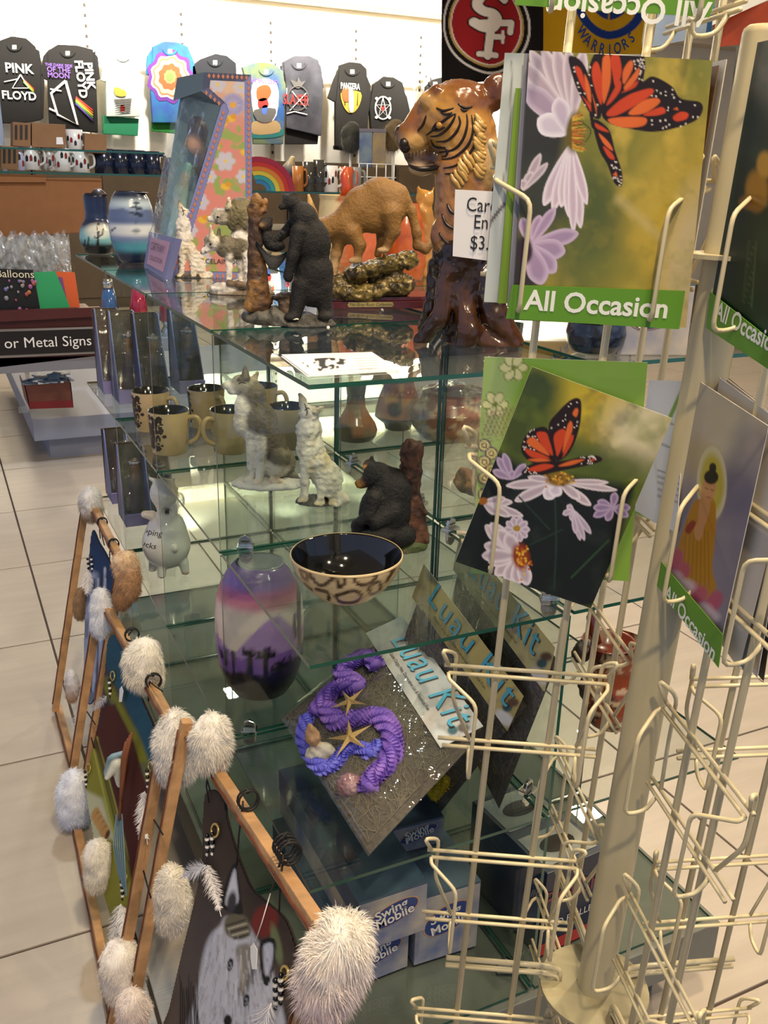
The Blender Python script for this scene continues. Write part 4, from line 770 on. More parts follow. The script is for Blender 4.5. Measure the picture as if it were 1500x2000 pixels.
# -- doll boxes in a row (leaning trapezoid cartons with a window)
NAVY = mat('carton_navy', '#4a5080', .4); LILAC = mat('carton_lilac', '#8f86b8', .45)
def dollcarton(px, py, z, hpx, wpx, label, k):
    b = at(px, py, z); t = thing('doll_carton', label, 'carton', b, 'wedge-shaped doll cartons'); s = proj(b)[2] / FPX; h = hpx * s * 1.03; wd = .062; dp = .10
    x, y, z0 = b; T = .022
    # wedge: wide base, narrow top, front open
    P = [(x, y, z0), (x + wd, y, z0), (x + wd, y + dp, z0), (x, y + dp, z0)]; Q = [(x + .004, y + dp - T, z0 + h), (x + wd - .004, y + dp - T, z0 + h), (x + wd - .004, y + dp, z0 + h), (x + .004, y + dp, z0 + h)]
    MB().slab([P[0], P[3], Q[3], Q[0]], (1, 0, 0), .002).build('side_board', NAVY, t); MB().slab([P[1], P[2], Q[2], Q[1]], (-1, 0, 0), .002).build('side_board', NAVY, t)
    MB().box((x, y + dp - .002, z0), (x + wd, y + dp, z0 + h)).build('back_board', mat('carton_back', '#5d4a35', .6, noise=.5, nscale=40), t)
    MB().box((x, y, z0), (x + wd, y + .006, z0 + h * .16)).build('front_lip', LILAC, t); MB().box((x + .001, y + .002, z0), (x + wd - .001, y + dp - .003, z0 + .002)).build('floor_board', LILAC, t)
    for q in (0, 1): MB().tube([P[q], Q[q]], .0016, 6).build('edge_strip', mat('carton_edge', '#7d86b8', .3), t)
    MB().add([np.array(P[0]) + (.002, .007, h * .16), np.array(P[1]) + (-.002, .007, h * .16), Q[1], Q[0]], [(0, 1, 2, 3)]).build('window_film', FILM, t)
    Fd = Fig(0, 0, 0, P=(x + wd / 2, y + dp * .66, z0)); r = s
    def o(x_, y_): return Fd.bx + x_, Fd.by - y_
    H = hpx
    figurine('doll', Fd, [('c', *o(0, H * .16), 0, 15, *o(0, H * .5), 0, 9, '#4a3c52'), ('c', *o(0, H * .5), 0, 9, *o(0, H * .6), 0, 6, '#7a5138'), ('e', *o(0, H * .67), 0, 9, 12, 9, 0, '#9a6a4e'), ('e', *o(2, H * .70), 5, 11, 13, 9, 0, '#14100f'), ('c', *o(7, H * .68), 3, 4, *o(9, H * .45), 2, 3, '#14100f')], RESIN_S, t, k=4, res=36, floor=False)
    MB().lathe(Fd.p(*o(0, H * .715)), [(-.002, 10.6 * s), (.003, 10.8 * s)], 20).build('headband', mat('beaded_band', '#b9b9c4', .5, color2='#22233a', nscale=300), t)
for k, (px, py, z, hp, wp, lb) in enumerate([(204, 770, .792, 150, 50, 'wedge-shaped doll carton at the far left of the middle shelf, behind the mugs'), (234, 790, .792, 165, 50, 'second wedge-shaped doll carton from the left on the middle shelf'), (282, 800, .792, 170, 50, 'wedge-shaped doll carton right behind the mugs, back towards the pots'), (352, 770, .792, 150, 50, 'dark wedge-shaped carton behind the two back mugs'),
        (220, 985, .488, 130, 40, 'leftmost wedge-shaped doll carton on the lower shelf, above the fur hangings'), (247, 1030, .488, 145, 40, 'middle wedge-shaped doll carton on the lower shelf, left of the pig bank'), (300, 1040, .488, 150, 40, 'wedge-shaped doll carton directly behind the pig bank')]):
    dollcarton(px, py, z, hp, wp, lb, k)

# ================================================================== lower shelf
# -- pig bank
F = Fig(326, 1118, .488); t = thing('pig_bank', 'glossy white coin bank of a small pig standing on a large pig', 'coin bank', F.b)
PW = '#dcdad2'
pig = figurine('body', F, [('e', 325, 1062, 0, 46, 50, 42, 0, PW), ('e', 326, 1040, 0, 38, 44, 36, 0, PW), ('e', 320, 968, 0, 26, 30, 24, 0, PW), ('c', 298, 1010, -6, 10, 284, 1008, -8, 7, '#e6dcc8'), ('c', 303, 945, 0, 5, 294, 941, 0, 3, PW), ('c', 335, 945, 8, 5, 340, 940, 10, 3, PW), ('c', 312, 992, -10, 7, 314, 1004, -10, 6, PW), ('c', 337, 992, -6, 7, 340, 1003, -6, 6, PW), ('c', 316, 1105, -18, 9, 316, 1126, -18, 8, PW), ('c', 358, 1098, -12, 10, 362, 1118, -12, 8, PW), ('c', 300, 1098, 14, 9, 298, 1112, 14, 8, PW), ('e', 341, 1073, -40, 5, 7, 6, 0, PW), ('e', 324, 975, -23, 3, 4, 4, 0, PW)], mat('pig_glaze', rough=.15, attr=True, coat=.6), t, k=5, res=90, blend=2)
MB().obox(F.p(326, 1003, -16), F.rh * 4 * F.s, F.dh * 3 * F.s, up * 2.5 * F.s).build('coin_slot', DARK, t); MB().obox(F.p(320, 937.5, 0), F.rh * 5 * F.s, F.dh * 1 * F.s, up * 1 * F.s).build('coin_slot', DARK, t)
for x, y in [(316, 1129), (362, 1122)]: MB().sph(F.p(x, y - 3, -19), np.array([6, 6, 3]) * F.s, 10).build('hoof', mat('hoof', '#a98a78', .4), t)
SCR = mat('black_script', '#23211f', .5); qx = F.rh * .8 + F.dh * -.35; qx /= np.linalg.norm(qx)
def onto(txt_o, body, d):   # lay flat lettering onto a curved surface
    me = body.data; bv = BVHTree.FromPolygons([v.co for v in me.vertices], [p.vertices for p in me.polygons]); d = Vector(d)
    bm = bmesh.new(); bm.from_mesh(txt_o.data); dead = []
    for v in bm.verts:
        h = bv.ray_cast(v.co - d * .2, d)
        if h[0] is None: dead.append(v)
        else: v.co = h[0] - d * .0006
    bmesh.ops.delete(bm, geom=dead, context='VERTS'); bm.to_mesh(txt_o.data); bm.free()
for tx, yy_ in (('Shopping', 1058), ('bucks', 1080)): onto(text_mesh(tx, 'lettering', SCR, t, F.p(287, yy_, -50), F.rh, up, .017, shear=.35, lift=0), pig, F.dh)
# -- sunset vase
F = Fig(510, 1344, .488); t = thing('desert_sunset_vase', 'large purple and pink vase painted with desert cacti at sunset, on the lower shelf', 'vase', F.b)
def pv(p):
    p.grad(0, 1160, 0, 1180, '#a04a7e'); p.grad(0, 1178, 0, 1192, '#c87488'); p.grad(0, 1192, 0, 1215, '#dcc8bc'); p.hard([(400, 1290), (425, 1262), (455, 1285), (490, 1245), (520, 1220), (545, 1212), (570, 1240), (600, 1262), (620, 1300), (620, 1400), (400, 1400)], '#a583b6', 3); p.hard([(400, 1300), (440, 1275), (470, 1290), (520, 1278), (620, 1288), (620, 1400), (400, 1400)], '#7d57a0', 3)
    bkk = '#1a151e'
    for x, y0, y1, w_ in [(487, 1278, 1340, 12), (518, 1280, 1340, 12), (583, 1185, 1290, 8), (575, 1225, 1262, 6), (440, 1285, 1310, 6), (455, 1280, 1320, 6), (432, 1290, 1300, 5)]: p.line([(x, y0), (x + 2, y1)], w_, bkk)
    for cx, cy in [(487, 1282), (520, 1284), (545, 1312), (560, 1310), (575, 1316)]:
        for a in range(180, 361, 18): p.line([(cx, cy), (cx + 18 * math.cos(math.radians(a)), cy + 16 * math.sin(math.radians(a)))], 3, bkk)
    p.hard([(400, 1318), (450, 1322), (470, 1312), (520, 1318), (560, 1308), (620, 1316), (620, 1400), (400, 1400)], bkk, 5); p.grad(0, 1130, 0, 1100, '#8a7c9c')
lathe_print('body', F, [(1346, 40), (1340, 54), (1320, 68), (1295, 77), (1265, 82), (1235, 84), (1200, 84), (1170, 80), (1145, 72), (1125, 60), (1112, 48), (1108, 42)], pv, '#7457a4', t, n=110)
MB().lathe(F.p(510, 1110), [(0, 43 * F.s), (.0015, 43 * F.s), (.0015, 36 * F.s), (-.008, 33 * F.s), (-.008, .0001)], 40, caps=False).build('mouth', mat('vase_mouth2', '#8f97a0', .3), t)
# -- three luau kits: net-filled bags with a printed header card
NET = mat('net_fibre', '#5d5243', .95, noise=.5, nscale=200, bump=.6, bscale=400); STRAND = mat('net_strand', '#7a6c56', .9)
LEI = mat('lei_purple', '#7a5cc0', .7, color2='#9b74d0', nscale=40); LEI2 = mat('lei_blue', '#6a6ad8', .6); LEIY = mat('lei_yellow', '#c9b01c', .7)
def kit(label, corners, thick, hdr, lei=None, ns=260):
    """corners: far-header, near-header, near-bottom, far-bottom of the bag (3D)"""
    a, b, c, d = [np.asarray(p, float) for p in corners]; ctr = (a + b + c + d) / 4; n = np.cross(b - a, d - a); n /= np.linalg.norm(n)
    if np.dot(n, CAM - ctr) < 0: n = -n
    t = thing('luau_kit', label, 'party kit', ctr, 'luau kits on the lower shelf')
    nn = 16; V = []
    for sg in (1, -1):
        for i in range(nn + 1):
            for j in range(nn + 1):
                u, v = i / nn, j / nn; P = (1 - v) * ((1 - u) * a + u * b) + v * ((1 - u) * d + u * c); hgt = (16 * u * (1 - u) * v * (1 - v)) ** .35 * thick; V.append(P + n * sg * hgt * (.5 if sg < 0 else .5) + n * .0015 * RNG.normal() * (sg > 0 and 0 < i < nn and 0 < j < nn))
    K = (nn + 1) ** 2; q = [(i * (nn + 1) + j, (i + 1) * (nn + 1) + j, (i + 1) * (nn + 1) + j + 1, i * (nn + 1) + j + 1) for i in range(nn) for j in range(nn)]
    MB().add(V, q + [tuple(K + x for x in f[::-1]) for f in q], 0, True).build('net_filling', NET, t)
    MB().add([np.array(p) + (n * .004 if k < K else -n * .001) + (np.array(p) - ctr) * .03 for k, p in enumerate(V)], q, 0, True).build('bag_film', FILM, t)
    ms = MB(); rs = np.random.default_rng(int(abs(ctr[0]) * 1e4) + 3)
    for k in range(ns):
        u, v = rs.random(2); ang = rs.random() * 6.28; P0 = None; pts = []
        for st in range(6):
            uu, vv = np.clip([u, v], .03, .97); P = (1 - vv) * ((1 - uu) * a + uu * b) + vv * ((1 - uu) * d + uu * c); hgt = (16 * uu * (1 - uu) * vv * (1 - vv)) ** .35 * thick * .5
            pts.append(P + n * (hgt + .001 + .0012 * rs.random())); ang += rs.normal() * .8; u += .045 * math.cos(ang); v += .045 * math.sin(ang)
        ms.tube(pts, .0006, 3, caps=False)
    so = ms.build('net_strands', STRAND, t); so['kind'] = 'stuff'
    # header card
    hx = (b - a); hl = np.linalg.norm(hx); hx /= hl; hy = (a + b - c - d); hy -= hx * np.dot(hy, hx); hy /= np.linalg.norm(hy); hn = np.cross(hx, hy)
    if np.dot(hn, n) < 0: hn = -hn
    hw = .066; ho = thick * .42 + .004; o = a + hn * ho; Hq = [o + hy * hw * .3, b + hn * ho + hy * hw * .3, b + hn * ho - hy * hw * .7, o - hy * hw * .7]
    hc = thing_part = MB().slab(Hq, -hn, .0006).build('header_card', mat('header_edge', '#b9ad8c', .6), t)
    def ph(p):
        p.speck(.012, .4, .62, hdr[1], .8); p.speck(.05, .55, .7, '#8c8674', .5, seed=4)
        x0, y0, _ = proj(Hq[2]); x1, y1, _ = proj(Hq[1]); p.ell(x0 * .8 + x1 * .2 - 12, y0 * .8 + y1 * .2 - 12, 22, 12, '#e8e6e0', 40, .5); p.ell(x0 * .55 + x1 * .45 - 14, y0 * .55 + y1 * .45 - 16, 10, 9, '#2f5a5c', 0, .4); p.ell(x0 * .35 + x1 * .65 - 10, y0 * .35 + y1 * .65 - 12, 12, 9, '#5d4630', 0, .5)
        x0, y0, _ = proj(Hq[0]); p.ell(x0 + 22, y0 + 26, 22, 13, '#6d6450', 40, .6, .8)
    print_sheet('header_print', PRINT, t, [q_ + hn * .0004 for q_ in Hq], 120, 34, ph, hdr[0])
    BL = mat('luau_blue', '#4fb3cf', .4); BR = mat('luau_brown', '#4a3a28', .5)
    text_mesh('Luau Kit', 'lettering', BR, t, o + hx * hl * .53 - hy * hw * .30 + hx * .0012 + hn * .001, hx, hy, .062, shear=.25, bold=.004, spacing=1.1)
    text_mesh('Luau Kit', 'lettering', BL, t, o + hx * hl * .53 - hy * hw * .29 + hn * .0014, hx, hy, .062, shear=.25, bold=.0, spacing=1.1)
    text_mesh('Giant Cargo Net, Decorative Lei & Nautical Fun', 'lettering', BR, t, o + hx * hl * .5 - hy * hw * .50 + hn * .0012, hx, hy, .0078, bold=.006)
    return t, n, ctr, a, b, c, d
k1 = [at(770, 1230, .59), at(925, 1450, .565), at(722, 1668, .500), at(552, 1402, .500)]
kt, kn, kc, ka, kb, kc_, kd = kit('luau kit bag with a purple flower lei on top, nearest of the three', k1, .035, ('#b7afa4', '#d8d0c6'), ns=420)
pln = (kc + kn * .024, kn)
def ruffle(name, path, rad, m, parent, nper=26, lift=0.):
    P = [at(x, y, plane=pln) + kn * lift for x, y in spline(path, False, 6)]; P = [np.array(p) for p in P]
    L = np.concatenate([[0], np.cumsum([np.linalg.norm(P[i + 1] - P[i]) for i in range(len(P) - 1)])]); N = int(L[-1] / .0042); mb = MB()
    for k in range(N):
        l = (k + .5) / N * L[-1]; i = min(np.searchsorted(L, l) - 1, len(P) - 2); i = max(i, 0); f = (l - L[i]) / (L[i + 1] - L[i] + 1e-9); c = P[i] + (P[i + 1] - P[i]) * f; tg = P[i + 1] - P[i]; tg /= np.linalg.norm(tg); u_ = kn; v_ = np.cross(tg, u_)
        ring = []; 
        for j in range(nper):
            a = 2 * math.pi * j / nper; rr_ = rad * (1 + .12 * math.cos(6 * a + k)); ring.append(c + (math.cos(a) * u_ * .8 + math.sin(a) * v_) * rr_ + tg * .0028 * math.sin(5 * a + k * 1.3))
        mb.add([c + tg * .002] + ring, [(0, j + 1, (j + 1) % nper + 1) for j in range(nper)], 0, False)
    mb.tube(P, rad * .7, 10); return mb.build(name, m, parent)
ruffle('lei', [(735, 1300), (720, 1282), (690, 1290), (668, 1315), (700, 1340), (660, 1342), (635, 1365), (615, 1395)], .0145, LEI, kt)
ruffle('lei', [(640, 1385), (660, 1412), (700, 1405), (740, 1402), (765, 1430), (768, 1470), (752, 1500), (725, 1525), (720, 1545)], .0155, LEI, kt, lift=.003)
ruffle('lei', [(600, 1400), (592, 1440), (605, 1475), (630, 1500), (655, 1490), (672, 1468), (700, 1460), (728, 1470), (742, 1450)], .0115, LEI2, kt)
STAR = mat('starfish', '#b89a63', .8, bump=.4, bscale=300)
def star(px, py, r, rot, z=.016):
    c = at(px, py, plane=pln) + kn * z; u_ = np.array([1., 0, 0]) - kn * kn[0]; u_ /= np.linalg.norm(u_); v_ = np.cross(kn, u_); pts = []
    for k in range(10): a = rot + k * math.pi / 5; R_ = r if k % 2 == 0 else r * .22; pts.append(c + (math.cos(a) * u_ + math.sin(a) * v_) * R_)
    MB().add(pts + [c + kn * .006, c - kn * .002], [(k, (k + 1) % 10, 10) for k in range(10)] + [((k + 1) % 10, k, 11) for k in range(10)]).build('starfish', STAR, kt)
star(690, 1385, .030, .3); star(690, 1455, .036, 1.2)
Fs = Fig(0, 0, 0, P=at(625, 1470, plane=pln))
figurine('seashell', Fs, [('e', Fs.bx, Fs.by, -6, 30, 20, 18, -20, '#d8d0c0'), ('c', Fs.bx - 14, Fs.by - 30, -4, 16, Fs.bx - 20, Fs.by - 52, 0, 6, '#b9906a'), ('c', Fs.bx + 10, Fs.by + 8, -8, 8, Fs.bx + 22, Fs.by - 4, -8, 5, '#e6e0d4')], RESIN_S, kt, k=6, res=40, fur=4, furf=.12, floor=False)
Fs = Fig(0, 0, 0, P=at(682, 1535, plane=pln))
figurine('seashell', Fs, [('e', Fs.bx, Fs.by, -4, 26, 28, 16, 0, '#8d6a72'), ('e', Fs.bx + 4, Fs.by + 4, -14, 14, 16, 10, 0, '#b99a9c')], mat('pearl_shell', rough=.15, attr=True, coat=.5), kt, k=6, res=36, fur=2, furf=.2, floor=False)
k2 = [at(835, 1120, Y=.33), at(1028, 1378, X=.332), at(830, 1625, X=.315), at(760, 1330, Y=.335)]
kt2 = kit('luau kit bag with a yellow lei, between the purple one and the rear one', k2, .022, ('#b8a460', '#d2c078'), ns=200)[0]
pln2 = pln; pln = (np.array(k2[2]) * .6 + np.array(k2[1]) * .4 + np.array([-.012, -.012, .0]), kn)
ruffle('lei', [(900, 1475), (880, 1510), (855, 1540), (840, 1555)], .014, LEIY, kt2); pln = pln2
k3 = [at(905, 1062, Y=.335), at(1090, 1290, X=.337), at(975, 1580, X=.337), at(850, 1330, Y=.338)]
kit('rearmost luau kit bag with a greenish header, partly behind the tilted butterfly card', k3, .012, ('#b3a766', '#cfc48a'), ns=120)

# ================================================================== boxes on the deck
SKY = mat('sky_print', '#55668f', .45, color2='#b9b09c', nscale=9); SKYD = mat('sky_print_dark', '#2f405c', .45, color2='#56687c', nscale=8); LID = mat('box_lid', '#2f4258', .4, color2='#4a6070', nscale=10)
OVAL = mat('oval_blue', '#243c78', .4); OVR = mat('oval_rim', '#b08a6a', .5); WTXT = mat('white_print', '#dcd8cc', .5)
def swing_box(c0, sx, sy, sz, rz, label, oval=True):
    t = thing('swing_mobile_box', label, 'box', c0, 'swing mobile boxes'); c, s_ = math.cos(rz), math.sin(rz); ax = np.array([c, s_, 0]); ay = np.array([-s_, c, 0]); o = np.asarray(c0, float)
    P = lambda u, v, w_: o + ax * u + ay * v + up * w_
    MB().hexa([P(0, 0, 0), P(sx, 0, 0), P(sx, sy, 0), P(0, sy, 0), P(0, 0, sz - .004), P(sx, 0, sz - .004), P(sx, sy, sz - .004), P(0, sy, sz - .004)]).build('carton', SKY, t, bevel=.001)
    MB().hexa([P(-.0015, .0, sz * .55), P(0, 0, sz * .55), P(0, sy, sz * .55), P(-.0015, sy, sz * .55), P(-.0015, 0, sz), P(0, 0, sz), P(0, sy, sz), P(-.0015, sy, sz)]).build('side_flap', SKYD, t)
    MB().hexa([P(0, .0, sz - .004), P(sx, 0, sz - .004), P(sx, sy, sz - .004), P(0, sy, sz - .004), P(0, 0, sz), P(sx, 0, sz), P(sx, sy, sz), P(0, sy, sz)]).build('lid', LID, t)
    for r, m, l in ((1.08, OVR, .0006), (1., OVAL, .001)):
        MB().slab([P(sx * .5 + sx * .36 * r * math.cos(a) + .0, 0, sz * .58 + (sz * .2 * r) * math.sin(a) + sx * .08 * math.cos(a)) for a in np.linspace(0, 2 * math.pi, 28, endpoint=False)], -ay, l).build('emblem', m, t)
    tx = ax * .97 + up * .22; tx /= np.linalg.norm(tx); ty = np.cross(-ay, tx) * -1; ty = up * .97 - ax * .22; ty /= np.linalg.norm(ty)
    text_mesh('Swing', 'lettering', WTXT, t, P(sx * .47, -.0012, sz * .60), tx, ty, sx * .21, bold=.02); text_mesh('Mobile', 'lettering', WTXT, t, P(sx * .53, -.0012, sz * .44), tx, ty, sx * .21, bold=.02)
    return t
zb = .185
b1 = at(670, 1930, zb); b2 = at(705, 1908, zb)
swing_box((.098, .105, zb), .098, .30, .083, .03, 'lower sky-blue carton with an oval emblem, at the bottom left of the pile')
swing_box((.105, .085, zb + .084), .105, .33, .088, .0, 'upper sky-blue carton with a full oval emblem, under the purple lei bag')
swing_box((.205, .105, zb), .105, .20, .125, -.05, 'sky-blue carton with a peeling sticker over its emblem, right of the stacked pair')
swing_box((.212, .20, zb + .126), .085, .13, .05, -.05, 'small dark carton lying on top behind the sticker carton')
# dark blue picture box
P0, P1, P2 = at(1052, 1868, zb), at(1162, 1815, zb), at(950, 1650, zb)
t = thing('moon_rock_box', 'dark blue picture box with red lettering, standing on the deck behind the wire rack', 'box', P0); ax = P1 - P0; lx = np.linalg.norm(ax); ax /= lx; ay = np.array([-ax[1], ax[0], 0]); hb = .155; ly = .19
PB = lambda u, v, w_: P0 + ax * u * lx + ay * v * ly + up * w_ * hb
DBL = mat('deep_blue_card', '#16223a', .35)
MB().hexa([PB(0, 0, 0), PB(1, 0, 0), PB(1, 1, 0), PB(0, 1, 0), PB(0, 0, 1), PB(1, 0, 1), PB(1, 1, 1), PB(0, 1, 1)]).build('carton', DBL, t, bevel=.001)
for u0, u1, v0, v1 in [(.06, .94, .06, .42), (.06, .94, .52, .94)]:
    MB().slab([PB(u0, v0, 1.001), PB(u1, v0, 1.001), PB(u1, v1, 1.001), PB(u0, v1, 1.001)], up, .0006).build('picture_panel', mat('picture_grey', '#9a9a90', .4, color2='#5b6a78', nscale=14), t)
    MB().slab([PB((u0 + u1) / 2 + .28 * math.cos(a), (v0 + v1) / 2 + .09 * math.sin(a), 1.006) for a in np.linspace(0, 6.28, 16, endpoint=False)], up, .0006).build('picture_shape', DARK, t)
RED = mat('red_ink', '#b0302a', .5)
text_mesh('ROCK', 'lettering', mat('red_outline', '#7a3038', .5), t, PB(.5, -.002, .58), ax, up, .042); text_mesh('AND ROLLER', 'lettering', WTXT, t, PB(.5, -.002, .3), ax, up, .018)
MB().slab([PB(0, -.001, 0), PB(1, -.001, 0), PB(1, -.001, .13), PB(0, -.001, .13)], -ay, .0006).build('red_band', RED, t)
# terracotta pot with chilli handle
F = Fig(1190, 1408, .488); t = thing('chilli_handled_pot', 'brown terracotta pot with a red chilli-shaped handle, low on the right of the case', 'pot', F.b)
lathe_print('body', F, [(1408, 40), (1395, 50), (1370, 56), (1345, 54), (1320, 48), (1300, 46), (1270, 50), (1255, 52)], lambda p: (p.speck(.05, .5, .6, '#3a241a', .9), p.speck(.08, .56, .62, '#c9b08a', .8, seed=3)), '#8a4124', t)
MB().lathe(F.p(1190, 1257), [(0, 52 * F.s), (.002, 51 * F.s), (0, 46 * F.s), (-.02, 40 * F.s), (-.021, .0001)], 36, caps=False).build('mouth', mat('pot_inner', '#6a2412', .3, coat=.3), t)
MB().tube([F.p(1168, 1262, -30), F.p(1160, 1240, -32), F.p(1156, 1215, -32), F.p(1158, 1198, -30)], [8 * F.s, 11 * F.s, 9 * F.s, 4 * F.s], 10).build('chilli_handle', mat('chilli_red', '#7a2416', .2, coat=.5), t)
figurine('clay_leaves', F, [('e', 1138, 1275, -10, 18, 26, 14, 20, '#4a3d30'), ('e', 1146, 1265, -24, 10, 14, 8, 0, '#b9b0a0'), ('e', 1145, 1340, -20, 14, 30, 12, 0, '#3f3020')], RESIN, t, floor=False, res=40, fur=4, furf=.1)
# items on the right part of the top and middle shelf, seen past the cards
t0 = at(1215, 697, 1.1); swing_box((t0[0], t0[1] + .01, 1.1005), .085, .12, .085, -.35, 'sky-blue carton on the glass top, half hidden behind the large butterfly card')
F = Fig(1160, 690, 1.1); t = thing('dark_crystal_bowl', 'dark blue glass bowl on the glass top, half hidden by the butterfly card', 'bowl', F.b)
lathe_print('body', F, [(690, 30), (684, 44), (670, 54), (650, 58), (628, 54)], lambda p: p.speck(.1, .5, .65, '#39485c', .8), '#141c2e', t)
F = Fig(1295, 1050, .792, P=(.50, .12, .792)); t = thing('banded_jar', 'pale pink jar with dark blue bands, on the middle shelf behind the tilted card', 'jar', F.b)
b0 = F.by
lathe_print('body', F, [(b0, 36), (b0 - 10, 42), (b0 - 60, 42), (b0 - 95, 40), (b0 - 100, 36)], lambda p: (p.mixw(((p.y < b0 - 78)).astype(float), '#1b2430'), p.mixw(((p.y < b0 - 30) & (p.y > b0 - 45)).astype(float), '#27304e')), '#b9a49a', t, caps='both')
F = Fig(1265, 1115, .488, P=(.47, .42, .792)); t = thing('orange_shell_figure', 'knobbly orange and cream shell ornament behind the lower edge of the tilted card', 'ornament', F.b)
figurine('body', F, [('e', F.bx, F.by - 24, 0, 52, 24, 30, 0, '#a86a34'), ('e', F.bx + 26, F.by - 55, 0, 28, 26, 22, 0, '#c9a888'), ('e', F.bx - 30, F.by - 40, 0, 22, 16, 16, 0, '#8a4a20')], RESIN, t, k=5, res=50, fur=9, furf=.07, tint=mott('#4a2c18', .08, .5, .64, .8))

# ================================================================== greeting-card rack
IV = mat('ivory_wire', '#d2c59c', .35, noise=.05, nscale=30, coat=.2); IVD = mat('ivory_pole', '#c6b990', .4, noise=.10, nscale=8)
_a = math.radians(45); RT45 = np.array([math.cos(_a), -math.sin(_a), 0]); UR = up + RT45 * math.tan(math.radians(2.)); UR /= np.linalg.norm(UR)
PP = CAM + ray(1285, 1243) * (.72 / .946)
def pole_at(z): return PP + UR * ((z - PP[2]) / UR[2])
foot = pole_at(0); rack = thing('card_rack', 'ivory wire greeting-card rack on a round pole, standing in front of the case', 'card rack', foot)
MB().tube([pole_at(.03), pole_at(.60), pole_at(1.385), pole_at(1.388), pole_at(1.390)], [.0163, .0163, .0163, .0155, .013], 28).build('pole', IVD, rack)
dz = .556; dc = pole_at(dz)
def ring(c, r, t, n=36): return [c + (math.cos(a) * RT45 + math.sin(a) * np.cross(UR, RT45)) * r for a in np.linspace(0, 2 * math.pi, n, endpoint=False)]
MB().slab(ring(dc, .052, 0), UR, .004).slab(ring(dc - UR * .02, .02, 0), UR, .02).build('hook_disc', mat('disc_paint', '#9d9472', .5, noise=.2, nscale=20), rack, bevel=.0008)
MB().slab(ring(pole_at(1.243), .030, 0), UR, .003).build('upper_hook_disc', IVD, rack)
for k in range(4): a = k * math.pi / 2 + .5; MB().tube([foot + up * .03, foot + up * .03 + np.array([math.cos(a), math.sin(a), 0]) * .2, foot + up * .008 + np.array([math.cos(a), math.sin(a), 0]) * .22], .008, 8).build('foot', IVD, rack)
class Wing:
    def __init__(s, az, side=None):
        a = math.radians(az); d = np.array([math.sin(a), math.cos(a), 0]); s.d = d - UR * np.dot(d, UR); s.d /= np.linalg.norm(s.d); s.n = np.cross(UR, s.d)
        if np.dot(s.n, CAM - PP) < 0: s.n = -s.n
    def p(s, r, n, z): return pole_at(z) + s.d * r + s.n * n
    def pl(s, n): return (PP + s.n * n, s.n)
WR = .0018
def rnd(pts, k=2):   # rounded wire corners
    out = [pts[0]]
    for i in range(1, len(pts) - 1):
        a, b, c = map(np.asarray, (pts[i - 1], pts[i], pts[i + 1])); l = min(np.linalg.norm(a - b), np.linalg.norm(c - b), .016) * .45
        p0 = b + (a - b) / np.linalg.norm(a - b) * l; p1 = b + (c - b) / np.linalg.norm(c - b) * l
        for t in (0, .33, .67, 1): out.append((1 - t) ** 2 * p0 + 2 * t * (1 - t) * b + t * t * p1)
    return out + [pts[-1]]
def build_wing(W, zs, r_out=.167, flip=1):
    for r in (.077, .129): MB().tube([W.p(r, 0, .36), W.p(r, 0, 1.70)], .0029, 8).build('upright_wire', IV, rack)
    for zb in (.566, 1.47):
        for dzz in (0, .009): MB().tube(rnd([W.p(.145, -.004, zb + dzz), W.p(.05, -.004, zb + dzz), W.p(.034, -.004, zb + dzz - .002), W.p(.033, -.004, zb + dzz - .016)]), .0026, 8).build('hook_bar', IV, rack)
    f = flip
    for zt in zs:
        for h in (zt, zt - .072):
            for n_, dh_, re in ((.002, .0055, r_out + .006), (.005, 0, r_out + .002)): MB().tube([W.p(.036, n_ * f, h + dh_), W.p(re, n_ * f, h + dh_)], WR, 6).build('pocket_bar', IV, rack)
        for re, ra, rl in ((r_out + .002, .1455, r_out + .010), (.036, .0535, .030)):
            MB().tube(rnd([W.p(re, .005 * f, zt), W.p(re, .010 * f, zt - .003), W.p(ra, .030 * f, zt - .014), W.p(ra, .030 * f, zt - .089), W.p(ra, .012 * f, zt - .086), W.p(ra, .005 * f, zt - .072)]), WR, 6).build('pocket_arm', IV, rack)
            MB().tube(rnd([W.p(re, .002 * f, zt + .0055), W.p(rl, .010 * f, zt + .024), W.p(re * .75 + ra * .25, -.004 * f, zt + .014), W.p(re * .75 + ra * .25, -.004 * f, zt - .03), W.p(ra, .002 * f, zt - .0665)]), WR, 6).build('pocket_loop', IV, rack)
ZP = [1.476, 1.288, 1.087, .895, .702, .508]
WA, WB_, WD, WC = Wing(298), Wing(19), Wing(107), Wing(197)
build_wing(WA, ZP); build_wing(WB_, ZP); build_wing(WD, ZP); build_wing(WC, ZP)

